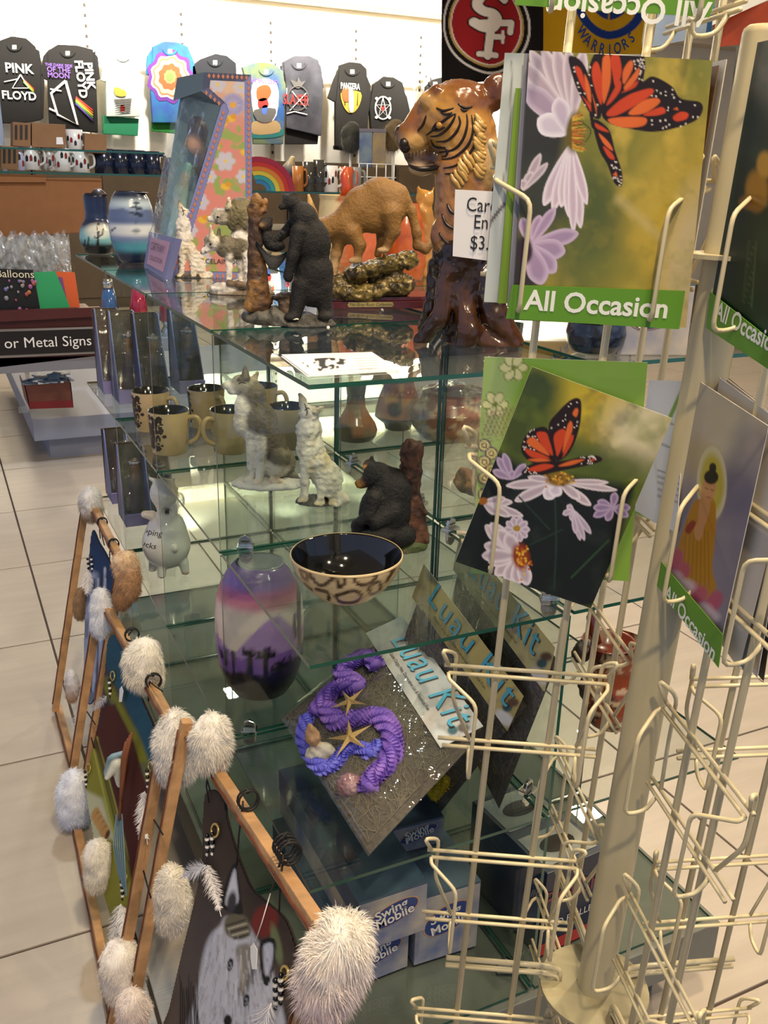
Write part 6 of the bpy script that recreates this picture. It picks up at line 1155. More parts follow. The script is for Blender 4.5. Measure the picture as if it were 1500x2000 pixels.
class Hang:
    def __init__(s, label, X, pa, pb, zlow=.012, rb=.0075):
        s.a = at(*pa, X=X); s.b = at(*pb, X=X); s.bd = (s.b - s.a) / np.linalg.norm(s.b - s.a); s.l = np.array([-.22, 0, -1.]); s.l /= np.linalg.norm(s.l); s.n = np.cross(s.bd, s.l); s.n /= np.linalg.norm(s.n)
        if np.dot(s.n, CAM - s.a) < 0: s.n = -s.n
        s.t = thing('fur_wall_hanging', label, 'wall hanging', (s.a + s.b) / 2 + s.l * ((s.a + s.b)[2] / 2 / -s.l[2]), 'fur-trimmed leather hangings on stick frames'); t = s.t
        ex = .018; s.fl = s.a + s.l * ((s.a[2] - zlow) / -s.l[2]); s.nl = s.b + s.l * ((s.b[2] - zlow) / -s.l[2])
        for p, q in ((s.a - s.bd * ex, s.b + s.bd * ex), (s.a + s.n * .009 - s.l * .02, s.fl + s.n * .009), (s.b + s.n * .009 - s.l * .02, s.nl + s.n * .009), (s.fl - s.bd * ex, s.nl + s.bd * ex)):
            d = (q - p) / np.linalg.norm(q - p); u_ = np.cross(d, s.n); MB().obox((p + q) / 2, (q - p) / 2, u_ * rb, s.n * rb).build('stick', STK, t, bevel=.0015)
            st = MB(); st.tube([(p + s.n * (rb + .0002) + u_ * rb * .35) * (1 - f) + (q + s.n * (rb + .0002) + u_ * rb * .35) * f + u_ * .0012 * math.sin(f * 40) for f in np.linspace(.03, .97, 24)], .0024, 5); st.build('burnt_edge', STKD, t)
    def pl(s, o=0.): return (s.a + s.n * o, s.n)
    def p(s, x, y, o=0.): return at(x, y, plane=s.pl(o))
    def hide(s, outline, base, paint, nx, ny, edge='#2a221d'):
        ol = spline(outline, True, 4); P = [s.p(*q) for q in ol]; MB().slab([p - s.n * .0025 for p in P], s.n, .002).build('leather_hide', mat('leather_' + edge.strip('#'), edge, .8, bump=.3, bscale=120), s.t)
        xs = [q[0] for q in ol]; ys = [q[1] for q in ol]; x0, x1, y0, y1 = min(xs), max(xs), min(ys), max(ys)
        g = print_sheet('painting', PRINT_MATTE, s.t, [s.p(x0, y0, .0004), s.p(x1, y0, .0004), s.p(x1, y1, .0004), s.p(x0, y1, .0004)], nx, ny, paint, base)
        bm = bmesh.new(); bm.from_mesh(g.data); wc = np.array([v.co for v in bm.verts]) + org(s.t); pq = proj(wc); sdv = Paint(pq[:, 0], pq[:, 1], '#ffffff').sd_poly(ol)
        bmesh.ops.delete(bm, geom=[v for v, d in zip(list(bm.verts), sdv) if d > .6], context='VERTS'); bm.to_mesh(g.data); bm.free()
    def tuft(s, x, y, rx, ry, c1='#f1ede4', c2='#d9d2c8', o=.008, n=1500, length=.010, seed=1, rd=None): return fur_tuft(s.t, s.p(x, y, o), rx, ry, rd or rx, c1, c2, n, length, seed)
    def lace(s, x, y, tails, r=.0105): wrap(s.t, s.p(x, y, 0), s.bd, r, [s.p(*q, .003) for q in tails])
# nearest: wolf
H = Hang('nearest fur-trimmed hanging with a painted wolf head on brown leather', -.07, (372, 1432), (640, 1838))
def pwolf(p):
    T = lambda x, y: (80 + .4533 * x, 1400 + .4533 * y)
    p.grad(0, 1750, 0, 2050, '#6a5a4e', .7); p.speck(.02, .5, .75, '#2e2622', .5)
    p.ell(*T(965, 880), 25, 32, '#7a2c26', 20, .3); p.ell(*T(1015, 980), 9, 40, '#7d8a5c', -12, .5, .8)
    p.ell(*T(700, 1000), 70, 110, '#5c5350', 0, .9, .6)
    p.poly([T(*q) for q in [(770, 900), (800, 860), (880, 880), (930, 960), (970, 1010), (1010, 1150), (1030, 1400), (640, 1400), (670, 1200), (700, 1020), (730, 940)]], '#c9cad0', 8)
    p.poly([T(*q) for q in [(790, 880), (820, 850), (880, 860), (905, 930), (860, 960), (800, 940)]], '#6a6450', 6)
    for k in range(5): p.line([T(800 + k * 8, 900 + k * 14), T(880 + k * 4, 875 + k * 16)], 3, '#c9c2a4' if k % 2 else '#2a2622', 3)
    p.poly([T(*q) for q in [(775, 800), (800, 700), (836, 628), (852, 690), (862, 780), (866, 850), (790, 830)]], '#1a1a1e', 2); p.poly([T(*q) for q in [(795, 810), (812, 720), (835, 655), (845, 720), (848, 800)]], '#d6d8de', 4); p.ell(*T(822, 800), 9, 22, '#3a3a40', 8, .6)
    p.poly([T(*q) for q in [(940, 990), (970, 955), (1008, 960), (1012, 1010), (1000, 1090), (975, 1160), (950, 1120)]], '#1a1a1e', 2); p.poly([T(*q) for q in [(955, 1000), (975, 975), (998, 980), (1000, 1030), (985, 1100), (965, 1110)]], '#c3c6d0', 4)
    for a in [[(760, 930), (720, 1000), (700, 1100), (690, 1250)], [(735, 960), (712, 1080), (722, 1200), (735, 1300)], [(800, 990), (830, 1040), (850, 1120), (845, 1250)], [(890, 960), (930, 1040), (945, 1140), (930, 1250)], [(870, 1000), (880, 1080), (870, 1160)], [(770, 870), (790, 950)]]: p.line(a, (7, 3), '#2a2624', 6, .85)
    p.poly([T(*q) for q in [(840, 1000), (900, 980), (920, 1080), (880, 1200), (850, 1180), (860, 1080)]], '#7a7058', 8, .8); p.line([T(860, 1000), T(870, 1180)], 3, '#b9ae8c', 3); p.line([T(905, 1000), T(912, 1150)], 3, '#3a342c', 3)
    rs_ = random.Random(8)
    for k in range(200):
        x, y = rs_.uniform(690, 1000), rs_.uniform(900, 1330); i = np.argmin((p.x - T(x, y)[0]) ** 2 + (p.y - T(x, y)[1]) ** 2)
        if p.c[i].sum() > .5: dx_ = (x - 850) * .12; p.line([T(x, y), T(x + dx_, y + rs_.uniform(30, 80))], (2.4, .8), rs_.choice(['#8d8f96', '#e9eaee', '#5d5b58', '#a8a6a0', '#77736a']), 2.5, .6)
    for x, y, r in [(815, 1068, 70), (884, 1222, 70)]: p.ell(*T(x, y), 5.5, 13, '#17171a', 10, .3); p.ell(*T(x, y + 4), 3.4, 7, '#8d929a', 10, .3); p.ell(*T(x, y + 4), 1.8, 3, '#0b0b0d')
    for k in range(9): p.line([T(600 + k * 11, 1400), T(602 + k * 9, 1180 + (k % 3) * 40), T(596 + k * 10, 1110 + (k % 4) * 30)], (4, 1), '#151316', 2)
    p.ell(*T(805, 1310), 8, 12, '#101012', 0, .3)
H.hide([(400, 1552), (434, 1555), (446, 1610), (470, 1685), (492, 1735), (528, 1768), (560, 1800), (584, 1875), (594, 1955), (578, 2010), (560, 2075), (310, 2075), (330, 1970), (355, 1860), (378, 1765), (394, 1680)], '#41352e', pwolf, 120, 210)
for x, y, tl in [(485, 1562, [(475, 1600), (462, 1690)]), (565, 1665, [(530, 1740), (545, 1780)]), (557, 1652, [(562, 1625)])]: H.lace(x, y, tl)
wrap(H.t, H.p(410, 1500), H.bd, .004, [H.p(411, 1545, .003), H.p(408, 1568, .003)])
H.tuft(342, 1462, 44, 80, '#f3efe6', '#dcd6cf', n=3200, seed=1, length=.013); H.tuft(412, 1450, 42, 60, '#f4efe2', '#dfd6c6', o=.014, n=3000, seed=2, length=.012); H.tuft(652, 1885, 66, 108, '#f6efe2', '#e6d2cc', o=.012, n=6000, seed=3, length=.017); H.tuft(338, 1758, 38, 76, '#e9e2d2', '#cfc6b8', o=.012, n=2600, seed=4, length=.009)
beads(H.t, H.p(404, 1632, .006), [0, 0, -1], 7); beads(H.t, H.p(414, 1630, .006), [0, 0, -1], 7); beads(H.t, H.p(548, 1905, .008), [0, 0, -1], 7); beads(H.t, H.p(538, 1915, .008), [0, 0, -1], 7)
BR2 = mat('brass', '#c9b26a', .3, metal=.7)
for x, y in [(420, 1622), (556, 1900)]: MB().tube([H.p(x + 7 * math.cos(a), y + 13 * math.sin(a), .004) for a in np.linspace(0, 6.28, 12, endpoint=False)], .0016, 6, closed=True).build('grommet', BR2, H.t)
feather(H.t, H.p(402, 1690, .01), H.p(352, 1715, .02), .018, 1); feather(H.t, H.p(405, 1690, .01), H.p(432, 1790, .012), .016, 2); feather(H.t, H.p(530, 1960, .01), H.p(500, 2030, .012), .022, 3)
tg = [H.p(x, y, .008) for x, y in [(490, 1848), (496, 1842), (503, 1855), (501, 1893), (493, 1893), (490, 1870)]]; MB().slab(tg, H.n, .0006).build('price_tag', PAPER, H.t); MB().tube([H.p(497, 1845, .008), H.p(512, 1800, .01), H.p(528, 1745, .004)], .0006, 5).build('tag_string', mat('white_paint', '#e8e6e0', .5), H.t)
# middle: eagle colours
H = Hang('middle fur-trimmed hanging with teal and red leather, carved horse and tassels', -.085, (203, 1178), (337, 1418))
def pmid(p):
    p.hard([(150, 1200), (340, 1200), (340, 1600), (300, 1540), (270, 1440), (235, 1360), (205, 1300)], '#1f5468', 10)
    p.line([(205, 1330), (235, 1390), (262, 1440), (285, 1500), (310, 1560)], 20, '#7c7d22', 8); p.speck(.03, .52, .66, '#16405a', .4)
    p.hard([(150, 1440), (190, 1470), (230, 1600), (260, 1720), (262, 1850), (150, 1850)], '#8d8a2c', 12); p.hard([(160, 1540), (200, 1560), (225, 1640), (170, 1640)], '#c9c9a0', 10)
    for k in range(4): p.line([(178 + k * 6, 1440), (205 + k * 9, 1560), (235 + k * 9, 1680)], 3, '#4c5216' if k % 2 else '#b4b24a', 3)
    p.hard([(200, 1380), (225, 1375), (262, 1450), (290, 1560), (280, 1700), (262, 1760), (245, 1640), (215, 1520), (192, 1450)], '#4a1a14', 6)
    for k in range(5): p.ell(186 + k * 5, 1590 + k * 9, 7, 14, '#c99a58', 20, .4); p.ell(190 + k * 5, 1594 + k * 9, 4, 10, '#5a3418', 20, .4)
    p.grad(0, 1740, 0, 1860, '#3a3418', .7)
H.hide([(212, 1246), (236, 1250), (252, 1305), (275, 1360), (302, 1425), (312, 1490), (296, 1560), (288, 1650), (276, 1710), (262, 1810), (242, 1845), (215, 1785), (192, 1705), (180, 1620), (168, 1545), (176, 1480), (194, 1400), (204, 1320)], '#4a1a14', pmid, 80, 230, '#3a2018')
for x, y, tl in [(300, 1330, [(290, 1370), (318, 1350)]), (258, 1240, [(262, 1228)]), (328, 1500, [(312, 1500)])]: H.lace(x, y, tl)
for x, y, tl in [(170, 1390, (186, 1415)), (178, 1440, (184, 1462)), (205, 1650, (198, 1690)), (280, 1700, (295, 1755)), (318, 1630, (300, 1600))]: MB().tube([H.p(x, y, .012), H.p(*tl, .004)], .0013, 5).build('lacing', CORD, H.t)
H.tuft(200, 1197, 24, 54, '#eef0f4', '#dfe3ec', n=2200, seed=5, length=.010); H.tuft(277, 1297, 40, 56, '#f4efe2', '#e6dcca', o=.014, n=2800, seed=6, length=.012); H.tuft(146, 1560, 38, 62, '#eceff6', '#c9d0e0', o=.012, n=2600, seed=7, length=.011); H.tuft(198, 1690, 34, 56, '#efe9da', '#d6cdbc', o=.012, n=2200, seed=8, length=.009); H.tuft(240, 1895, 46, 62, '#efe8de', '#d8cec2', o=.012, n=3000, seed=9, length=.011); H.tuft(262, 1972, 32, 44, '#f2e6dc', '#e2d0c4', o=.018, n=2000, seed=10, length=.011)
Fh = Fig(0, 0, 0, P=H.p(232, 1500, .012)); bx, by = Fh.bx, Fh.by
figurine('carved_horse', Fh, [('c', bx + 4, by + 30, 0, 9, bx - 4, by - 8, -4, 12, '#c9cdbc'), ('c', bx - 4, by - 10, -4, 12, bx - 22, by + 18, -8, 6, '#d8d8c8'), ('c', bx - 12, by - 22, -4, 6, bx + 12, by - 30, -4, 5, '#7fa0b0'), ('c', bx - 18, by - 18, -6, 5, bx - 26, by + 10, -6, 4, '#5c8090')], RESIN_S, H.t, k=3, res=36, floor=False)
for k in range(4): MB().tube([H.p(258 - k * 4, 1430 + k * 6, .014), H.p(246 - k * 2, 1480, .018), H.p(240 - k, 1530, .016), H.p(232 + k, 1600, .014)], [.002, .0034, .003, .0018], 7).build('tassel', mat('leather_tassel', '#7a4524', .7), H.t)
for k in range(6): MB().tube([H.p(228 + k * 2, 1590, .012), H.p(222 + k * 4, 1650, .014), H.p(232 + k * 3, 1710 + 8 * k, .012)], .0014, 5).build('tassel', mat('blue_tassel', '#6a8896', .7), H.t)
for x, y in [(213, 1328), (166, 1508), (287, 1505), (237, 1722)]:
    beads(H.t, H.p(x, y, .008), [0, 0, -1], 7); MB().tube([H.p(x + 7 + 4 * math.cos(a), y - 8 + 9 * math.sin(a), .004) for a in np.linspace(0, 6.28, 12, endpoint=False)], .0014, 6, closed=True).build('grommet', BR2, H.t)
feather(H.t, H.p(208, 1360, .01), H.p(175, 1392, .016), .016, 4); feather(H.t, H.p(283, 1545, .01), H.p(270, 1640, .014), .017, 5); feather(H.t, H.p(280, 1560, .01), H.p(288, 1650, .012), .012, 6); feather(H.t, H.p(236, 1765, .01), H.p(215, 1860, .016), .02, 7); feather(H.t, H.p(240, 1770, .01), H.p(240, 1850, .016), .016, 8)
tg = [H.p(x, y, .008) for x, y in [(234, 1346), (238, 1340), (241, 1350), (238, 1371), (233, 1371)]]; MB().slab(tg, H.n, .0006).build('price_tag', PAPER, H.t)
# farthest: blue
H = Hang('farthest fur-trimmed hanging with dark blue leather and brown-tipped fur', -.045, (176, 978), (244, 1112))
def pfar(p):
    p.hard([(140, 1100), (190, 1120), (205, 1250), (180, 1400), (140, 1400)], '#a9b2cc', 12, .9); p.line([(205, 1110), (200, 1200), (185, 1330)], 4, '#d6dcec', 3); p.speck(.03, .5, .7, '#1a2c4c', .5)
    for k in range(5): p.line([(178 + k * 7, 1130), (172 + k * 5, 1350)], 2.5, '#1a2440' if k % 2 else '#c3cbe0', 2)
H.hide([(180, 1036), (194, 1060), (210, 1088), (228, 1140), (226, 1220), (206, 1310), (186, 1362), (170, 1372), (164, 1300), (166, 1200), (172, 1110)], '#22406a', pfar, 36, 130, '#1d2a44')
for x, y, tl in [(200, 1020, [(196, 1052), (204, 1065)]), (222, 1062, [(214, 1095)])]: H.lace(x, y, tl, .009)
H.tuft(177, 985, 24, 38, '#eef0f2', '#9a8068', n=2200, seed=11, length=.010); H.tuft(245, 1105, 28, 32, '#d9bb98', '#c09a74', o=.012, n=1800, seed=12, length=.008); H.tuft(250, 1150, 26, 44, '#a8805a', '#8a6440', o=.010, n=1800, seed=13, length=.008); H.tuft(158, 1180, 16, 36, '#9a7a58', '#8a6c4c', n=1200, seed=14, length=.007); H.tuft(142, 1340, 14, 36, '#e6e4e8', '#b08c70', n=1200, seed=15, length=.009)
for x, y in [(178, 1088), (168, 1345)]: beads(H.t, H.p(x, y, .008), [0, 0, -1], 7); beads(H.t, H.p(x - 7, y + 4, .008), [0, 0, -1], 6)
feather(H.t, H.p(172, 1115, .01), H.p(170, 1165, .014), .022, 9, '#d3daea'); feather(H.t, H.p(160, 1375, .01), H.p(145, 1440, .014), .024, 10, '#d3daea')

# ================================================================== back of the shop
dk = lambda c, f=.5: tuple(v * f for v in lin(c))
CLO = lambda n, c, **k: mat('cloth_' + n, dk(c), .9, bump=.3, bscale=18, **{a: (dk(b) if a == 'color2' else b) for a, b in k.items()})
YS = YW - .27
def gp(x, y, o=0.): return at(x, y, Y=YS - o)
def garment(name, label, cat, outline, m, hanger, sleeves=(), hem=None, grp='garments on the back wall'):
    c = gp(*hanger); t = thing(name, label, cat, (c[0], YS, c[2]), grp)
    def puff(nm, ol, off, th, mm):
        P = [gp(*q, off) for q in ol]; mb = MB().slab(P, (0, -1, 0), th); return mb.build(nm, mm, t, bevel=.009)
    puff('body', outline, .0, .06, m)
    for s_ in sleeves: puff('sleeve', s_, .0, .045, m)
    if hem: puff('under_layer', hem[0], -.05, .04, hem[1])
    nx_, ny_ = hanger; P = [gp(nx_ + 13 * math.cos(a), ny_ + 20 + 11 * math.sin(a), .064) for a in np.linspace(0, math.pi, 9)]; MB().tube(P, .012, 6).build('collar', m, t); MB().slab([gp(nx_ - 4, ny_ + 20, .066), gp(nx_ + 4, ny_ + 20, .066), gp(nx_ + 4, ny_ + 28, .066), gp(nx_ - 4, ny_ + 28, .066)], (0, -1, 0), .002).build('neck_label', mat('print_white', '#e9e6e0', .8), t)
    HW = mat('hanger_white', '#f2efe6', .4); hx, hy = hanger
    MB().tube([gp(hx - 22, hy + 20, .03), gp(hx - 3, hy + 2, .03), gp(hx + 3, hy + 2, .03), gp(hx + 22, hy + 22, .03)], .012, 6).build('hanger', HW, t); MB().tube([gp(hx, hy + 2, .03), gp(hx, hy - 14, .03), gp(hx + 4, hy - 20, .0)], .005, 6).build('hanger_hook', CHROME, t)
    return t
def decal(t, nm, m, pts, o=.075, sm=False): P = [gp(*q, o) for q in (spline(pts, True, 3) if sm else pts)]; return MB().slab(P, (0, -1, 0), .003).build(nm, m, t)
def stroke(t, nm, m, pts, wpx, o=.078): return MB().tube([gp(*q, o) for q in pts], wpx * .5 * 9.6 / FPX, 6).build(nm, m, t)
XD = np.array([1., 0, 0])
def word(t, txt, m, x, y, hpx, o=.083, ux=XD, uy=up, **k): return text_mesh(txt, 'lettering', m, t, gp(x, y, o), ux, uy, hpx * 9.3 / FPX * 1.35, lift=0, **k)
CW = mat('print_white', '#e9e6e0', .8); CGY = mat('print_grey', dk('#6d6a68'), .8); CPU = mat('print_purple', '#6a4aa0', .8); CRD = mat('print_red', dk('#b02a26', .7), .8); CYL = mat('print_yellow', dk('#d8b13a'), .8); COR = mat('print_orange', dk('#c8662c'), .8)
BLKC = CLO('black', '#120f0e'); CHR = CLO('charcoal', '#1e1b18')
g = garment('hoodie', 'black hoodie with a prism print, leftmost on the back wall', 'hoodie', [(-30, 100), (0, 80), (22, 72), (50, 76), (68, 92), (78, 130), (80, 235), (40, 242), (-30, 240)], BLKC, (28, 68), [[(58, 90), (76, 100), (86, 160), (84, 232), (70, 236), (68, 150)]])
word(g, 'PINK', CW, 38, 142, 16, bold=.02); word(g, 'FLOYD', CW, 38, 194, 14, bold=.02); stroke(g, 'prism', CW, [(40, 146), (56, 172), (24, 172), (40, 146)], 2.5); stroke(g, 'beam', CW, [(8, 160), (36, 154)], 2)
for k, c in enumerate(['#b9402c', '#d8a03a', '#c9c03a', '#6a9a4a']): stroke(g, 'spectrum', mat('spec%d' % k, c, .8), [(46, 155 + k * 1.8), (66, 174 + k * 2.6)], 2.2)
g = garment('t_shirt', 'black t-shirt with a slanted prism and rainbow, second on the back wall', 'shirt', [(92, 100), (112, 88), (150, 90), (180, 98), (186, 150), (190, 260), (95, 250), (92, 160)], BLKC, (132, 80), [[(96, 96), (84, 110), (78, 150), (92, 158), (100, 130)], [(176, 96), (190, 112), (194, 155), (182, 160)]])
for k, s_ in enumerate(['THE DARK SIDE', 'OF THE', 'MOON']): word(g, s_, CPU, 115, 130 + k * 11, 5 if k == 0 else 9, bold=.02)
ang = -math.radians(86); d1 = np.array([math.cos(ang), 0, math.sin(ang)]); d2 = np.array([-math.sin(ang), 0, math.cos(ang)]); word(g, 'PINK', CW, 168, 148, 15, ux=d1, uy=d2, bold=.03); word(g, 'FLOYD', CW, 151, 155, 15, ux=d1, uy=d2, bold=.03)
stroke(g, 'prism', CW, [(128, 158), (152, 244), (112, 224), (100, 182), (128, 158)], 5); stroke(g, 'prism', CW, [(96, 212), (112, 220)], 4); stroke(g, 'prism', CW, [(98, 174), (120, 178)], 3)
for k, c in enumerate(['#b9302c', '#d8702a', '#d9c03a', '#4a8a4a', '#5a3a90']): stroke(g, 'spectrum', mat('sp%d' % k, c, .8), [(148, 190 + k * 3), (181, 216 + k * 5)], 4)
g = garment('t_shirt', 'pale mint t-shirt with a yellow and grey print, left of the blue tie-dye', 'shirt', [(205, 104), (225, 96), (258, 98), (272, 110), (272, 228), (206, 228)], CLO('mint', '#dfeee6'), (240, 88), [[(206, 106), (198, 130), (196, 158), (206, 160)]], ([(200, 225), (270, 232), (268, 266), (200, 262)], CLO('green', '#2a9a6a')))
word(g, 'GRATEFUL DEAD', mat('print_mint', '#8aa0a0', .8), 238, 116, 5, arc=-.5 if False else None); decal(g, 'print', CYL, [(224, 170), (245, 178), (244, 188), (226, 186)], sm=True)
for k in range(7): decal(g, 'print', CGY, [(222 + k * 3, 194 + k * 4), (258 - k, 192 + k * 4), (256, 195 + k * 4), (224, 197 + k * 4)])
decal(g, 'print', CRD, [(236, 205), (244, 208), (242, 218), (235, 216)], sm=True)
# tie-dye: concentric rings
def ringdecal(t, cx, cy, radii, cols, nm='dye', o0=.062, asp=1.15):
    for k, (r, c) in enumerate(zip(radii, cols)): decal(t, nm, mat('dye_' + c.strip('#'), dk(c), .9), [(cx + r * (1 + .07 * math.cos(9 * a)) * math.cos(a), cy + r * asp * (1 + .07 * math.cos(9 * a)) * math.sin(a)) for a in np.linspace(0, 6.28, 40, endpoint=False)], o=o0 + .002 * k)
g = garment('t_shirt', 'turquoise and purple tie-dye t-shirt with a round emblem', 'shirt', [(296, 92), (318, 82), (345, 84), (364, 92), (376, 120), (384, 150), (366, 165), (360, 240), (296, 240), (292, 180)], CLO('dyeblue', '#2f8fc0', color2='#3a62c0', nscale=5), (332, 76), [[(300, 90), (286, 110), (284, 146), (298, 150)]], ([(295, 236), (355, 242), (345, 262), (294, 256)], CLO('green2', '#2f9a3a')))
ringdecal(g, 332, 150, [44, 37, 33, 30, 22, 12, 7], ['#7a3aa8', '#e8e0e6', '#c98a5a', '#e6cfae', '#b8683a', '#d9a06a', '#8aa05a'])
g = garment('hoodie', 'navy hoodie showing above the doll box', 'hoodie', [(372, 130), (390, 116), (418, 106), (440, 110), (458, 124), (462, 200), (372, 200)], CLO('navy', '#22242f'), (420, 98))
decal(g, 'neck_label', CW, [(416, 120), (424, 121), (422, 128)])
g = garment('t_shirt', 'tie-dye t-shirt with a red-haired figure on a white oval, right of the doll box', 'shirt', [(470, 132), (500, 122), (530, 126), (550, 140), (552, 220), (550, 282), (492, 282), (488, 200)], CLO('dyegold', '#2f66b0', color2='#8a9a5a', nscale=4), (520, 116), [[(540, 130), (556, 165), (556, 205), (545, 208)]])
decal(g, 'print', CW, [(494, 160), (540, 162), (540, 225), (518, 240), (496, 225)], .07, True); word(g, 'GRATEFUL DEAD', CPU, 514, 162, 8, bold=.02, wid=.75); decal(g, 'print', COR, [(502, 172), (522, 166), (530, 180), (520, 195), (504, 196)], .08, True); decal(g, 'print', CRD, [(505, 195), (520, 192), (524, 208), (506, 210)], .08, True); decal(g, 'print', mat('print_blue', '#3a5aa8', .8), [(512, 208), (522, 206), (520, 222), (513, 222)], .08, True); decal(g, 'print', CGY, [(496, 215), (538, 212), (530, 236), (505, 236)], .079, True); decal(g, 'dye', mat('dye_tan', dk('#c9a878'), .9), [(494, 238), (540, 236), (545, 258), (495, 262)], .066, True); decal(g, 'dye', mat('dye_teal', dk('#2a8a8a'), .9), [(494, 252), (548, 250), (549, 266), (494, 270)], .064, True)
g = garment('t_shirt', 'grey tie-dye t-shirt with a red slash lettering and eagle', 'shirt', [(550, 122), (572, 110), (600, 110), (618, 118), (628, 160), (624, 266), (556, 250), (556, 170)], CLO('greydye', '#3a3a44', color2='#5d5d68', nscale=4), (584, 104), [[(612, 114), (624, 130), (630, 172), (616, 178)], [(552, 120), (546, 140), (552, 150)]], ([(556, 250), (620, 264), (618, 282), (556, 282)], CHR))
stroke(g, 'print', CGY, [(582 + 20 * math.cos(a), 192 + 24 * math.sin(a)) for a in np.linspace(0, 6.28, 20)], 3); word(g, 'SLAYER', CRD, 578, 204, 20, bold=.02, wid=.62); decal(g, 'print', CGY, [(568, 156), (580, 160), (582, 150), (588, 160), (596, 158), (586, 172), (575, 170)], sm=True); stroke(g, 'print', CW, [(560, 222), (575, 218), (600, 224)], 2.5); stroke(g, 'print', CW, [(560, 185), (560, 172)], 2); stroke(g, 'print', CW, [(566, 216), (598, 182)], 2); stroke(g, 'print', CW, [(570, 178), (598, 212)], 2)
g = garment('t_shirt', 'charcoal t-shirt with a golden torch print', 'shirt', [(660, 128), (678, 122), (700, 124), (712, 135), (716, 215), (712, 292), (652, 286), (652, 200)], CHR, (688, 116), [[(662, 128), (650, 155), (638, 192), (652, 200), (664, 165)], [(706, 130), (722, 170), (718, 218), (708, 216)]], ([(650, 284), (685, 290), (683, 296), (650, 292)], CHR))
word(g, 'PANTERA', CW, 684, 174, 12, bold=.02, wid=.62); decal(g, 'print', CYL, [(668, 178), (704, 180), (702, 205), (690, 220), (678, 218), (668, 200)], .07, True); decal(g, 'print', COR, [(668, 176), (682, 172), (684, 195), (672, 198)], .079, True); decal(g, 'print', mat('print_cream', '#e6dcb8', .8), [(682, 170), (690, 180), (690, 216), (682, 214)], .082, True)
for k in range(4): stroke(g, 'print', mat('print_dark', '#4a3a1c', .8), [(672 + k * 9, 182), (674 + k * 8, 206)], 1.6)
g = garment('hoodie', 'black hoodie with a white circle and star emblem', 'hoodie', [(726, 165), (745, 150), (765, 152), (782, 162), (795, 215), (805, 270), (780, 275), (722, 260), (718, 210)], CHR, (758, 140), [[(776, 158), (792, 190), (806, 255), (798, 280), (786, 240)]])
stroke(g, 'emblem', CW, [(748 + 15 * math.cos(a), 211 + 22 * math.sin(a)) for a in np.linspace(0, 6.29, 24)], 3.2); st = [(748 + 14 * math.cos(-1.57 + k * 4 * math.pi / 5), 211 + 20 * math.sin(-1.57 + k * 4 * math.pi / 5)) for k in range(6)]; stroke(g, 'emblem', CW, st, 1.6); decal(g, 'emblem', CRD, [(744, 208), (752, 208), (750, 216), (746, 216)])
for k in range(4): a = .8 + k * 1.57; decal(g, 'emblem', CW, [(748 + 18 * math.cos(a) + 3 * math.cos(b), 211 + 26 * math.sin(a) + 3 * math.sin(b)) for b in np.linspace(0, 6.28, 8, endpoint=False)])
g = garment('hoodie', 'dark hoodie beside the purple garment under the helmet flag', 'hoodie', [(828, 170), (842, 156), (858, 152), (866, 180), (864, 235), (826, 235)], CHR, (850, 140))
g = garment('t_shirt', 'purple tie-dye garment with a white tag, under the black flag', 'shirt', [(858, 172), (890, 164), (930, 166), (940, 200), (936, 230), (862, 232)], CLO('purple', '#4a2f8a', color2='#8a3ab0', nscale=5), (900, 150)); decal(g, 'price_tag', CW, [(885, 168), (895, 168), (895, 184), (885, 184)])
# lower wall: dark brown cabinets added to stand in for its shade
WALL_SHADE = mat('cabinet_brown', '#6a5c48', .7, noise=.15, nscale=6)
for k in range(6):
    x0 = -.6 + k * 1.25; t = thing('wall_cabinet', ['low wall cabinet at the far left under the black shirts', 'low wall cabinet under the mint and tie-dye shirts', 'low wall cabinet under the red-haired print shirt', 'low wall cabinet under the charcoal shirt', 'low wall cabinet under the black hoodie', 'low wall cabinet farthest right on the back wall'][k], 'cabinet', (x0, YW - .35, 0), 'low cabinets along the back wall')
    MB().box((x0, YW - .7, 0), (x0 + 1.23, YW - .36, 1.42)).build('carcass', WALL_SHADE, t)
    for q in range(2): dd = MB().box((x0 + .02 + q * .6, YW - .72, .1), (x0 + .6 + q * .6, YW - .7, 1.38)).build('door', WALL_SHADE, t, bevel=.004); MB().box((x0 + .54 + q * .12, YW - .735, .8), (x0 + .56 + q * .12, YW - .72, .95)).build('handle', CHROME, dd)

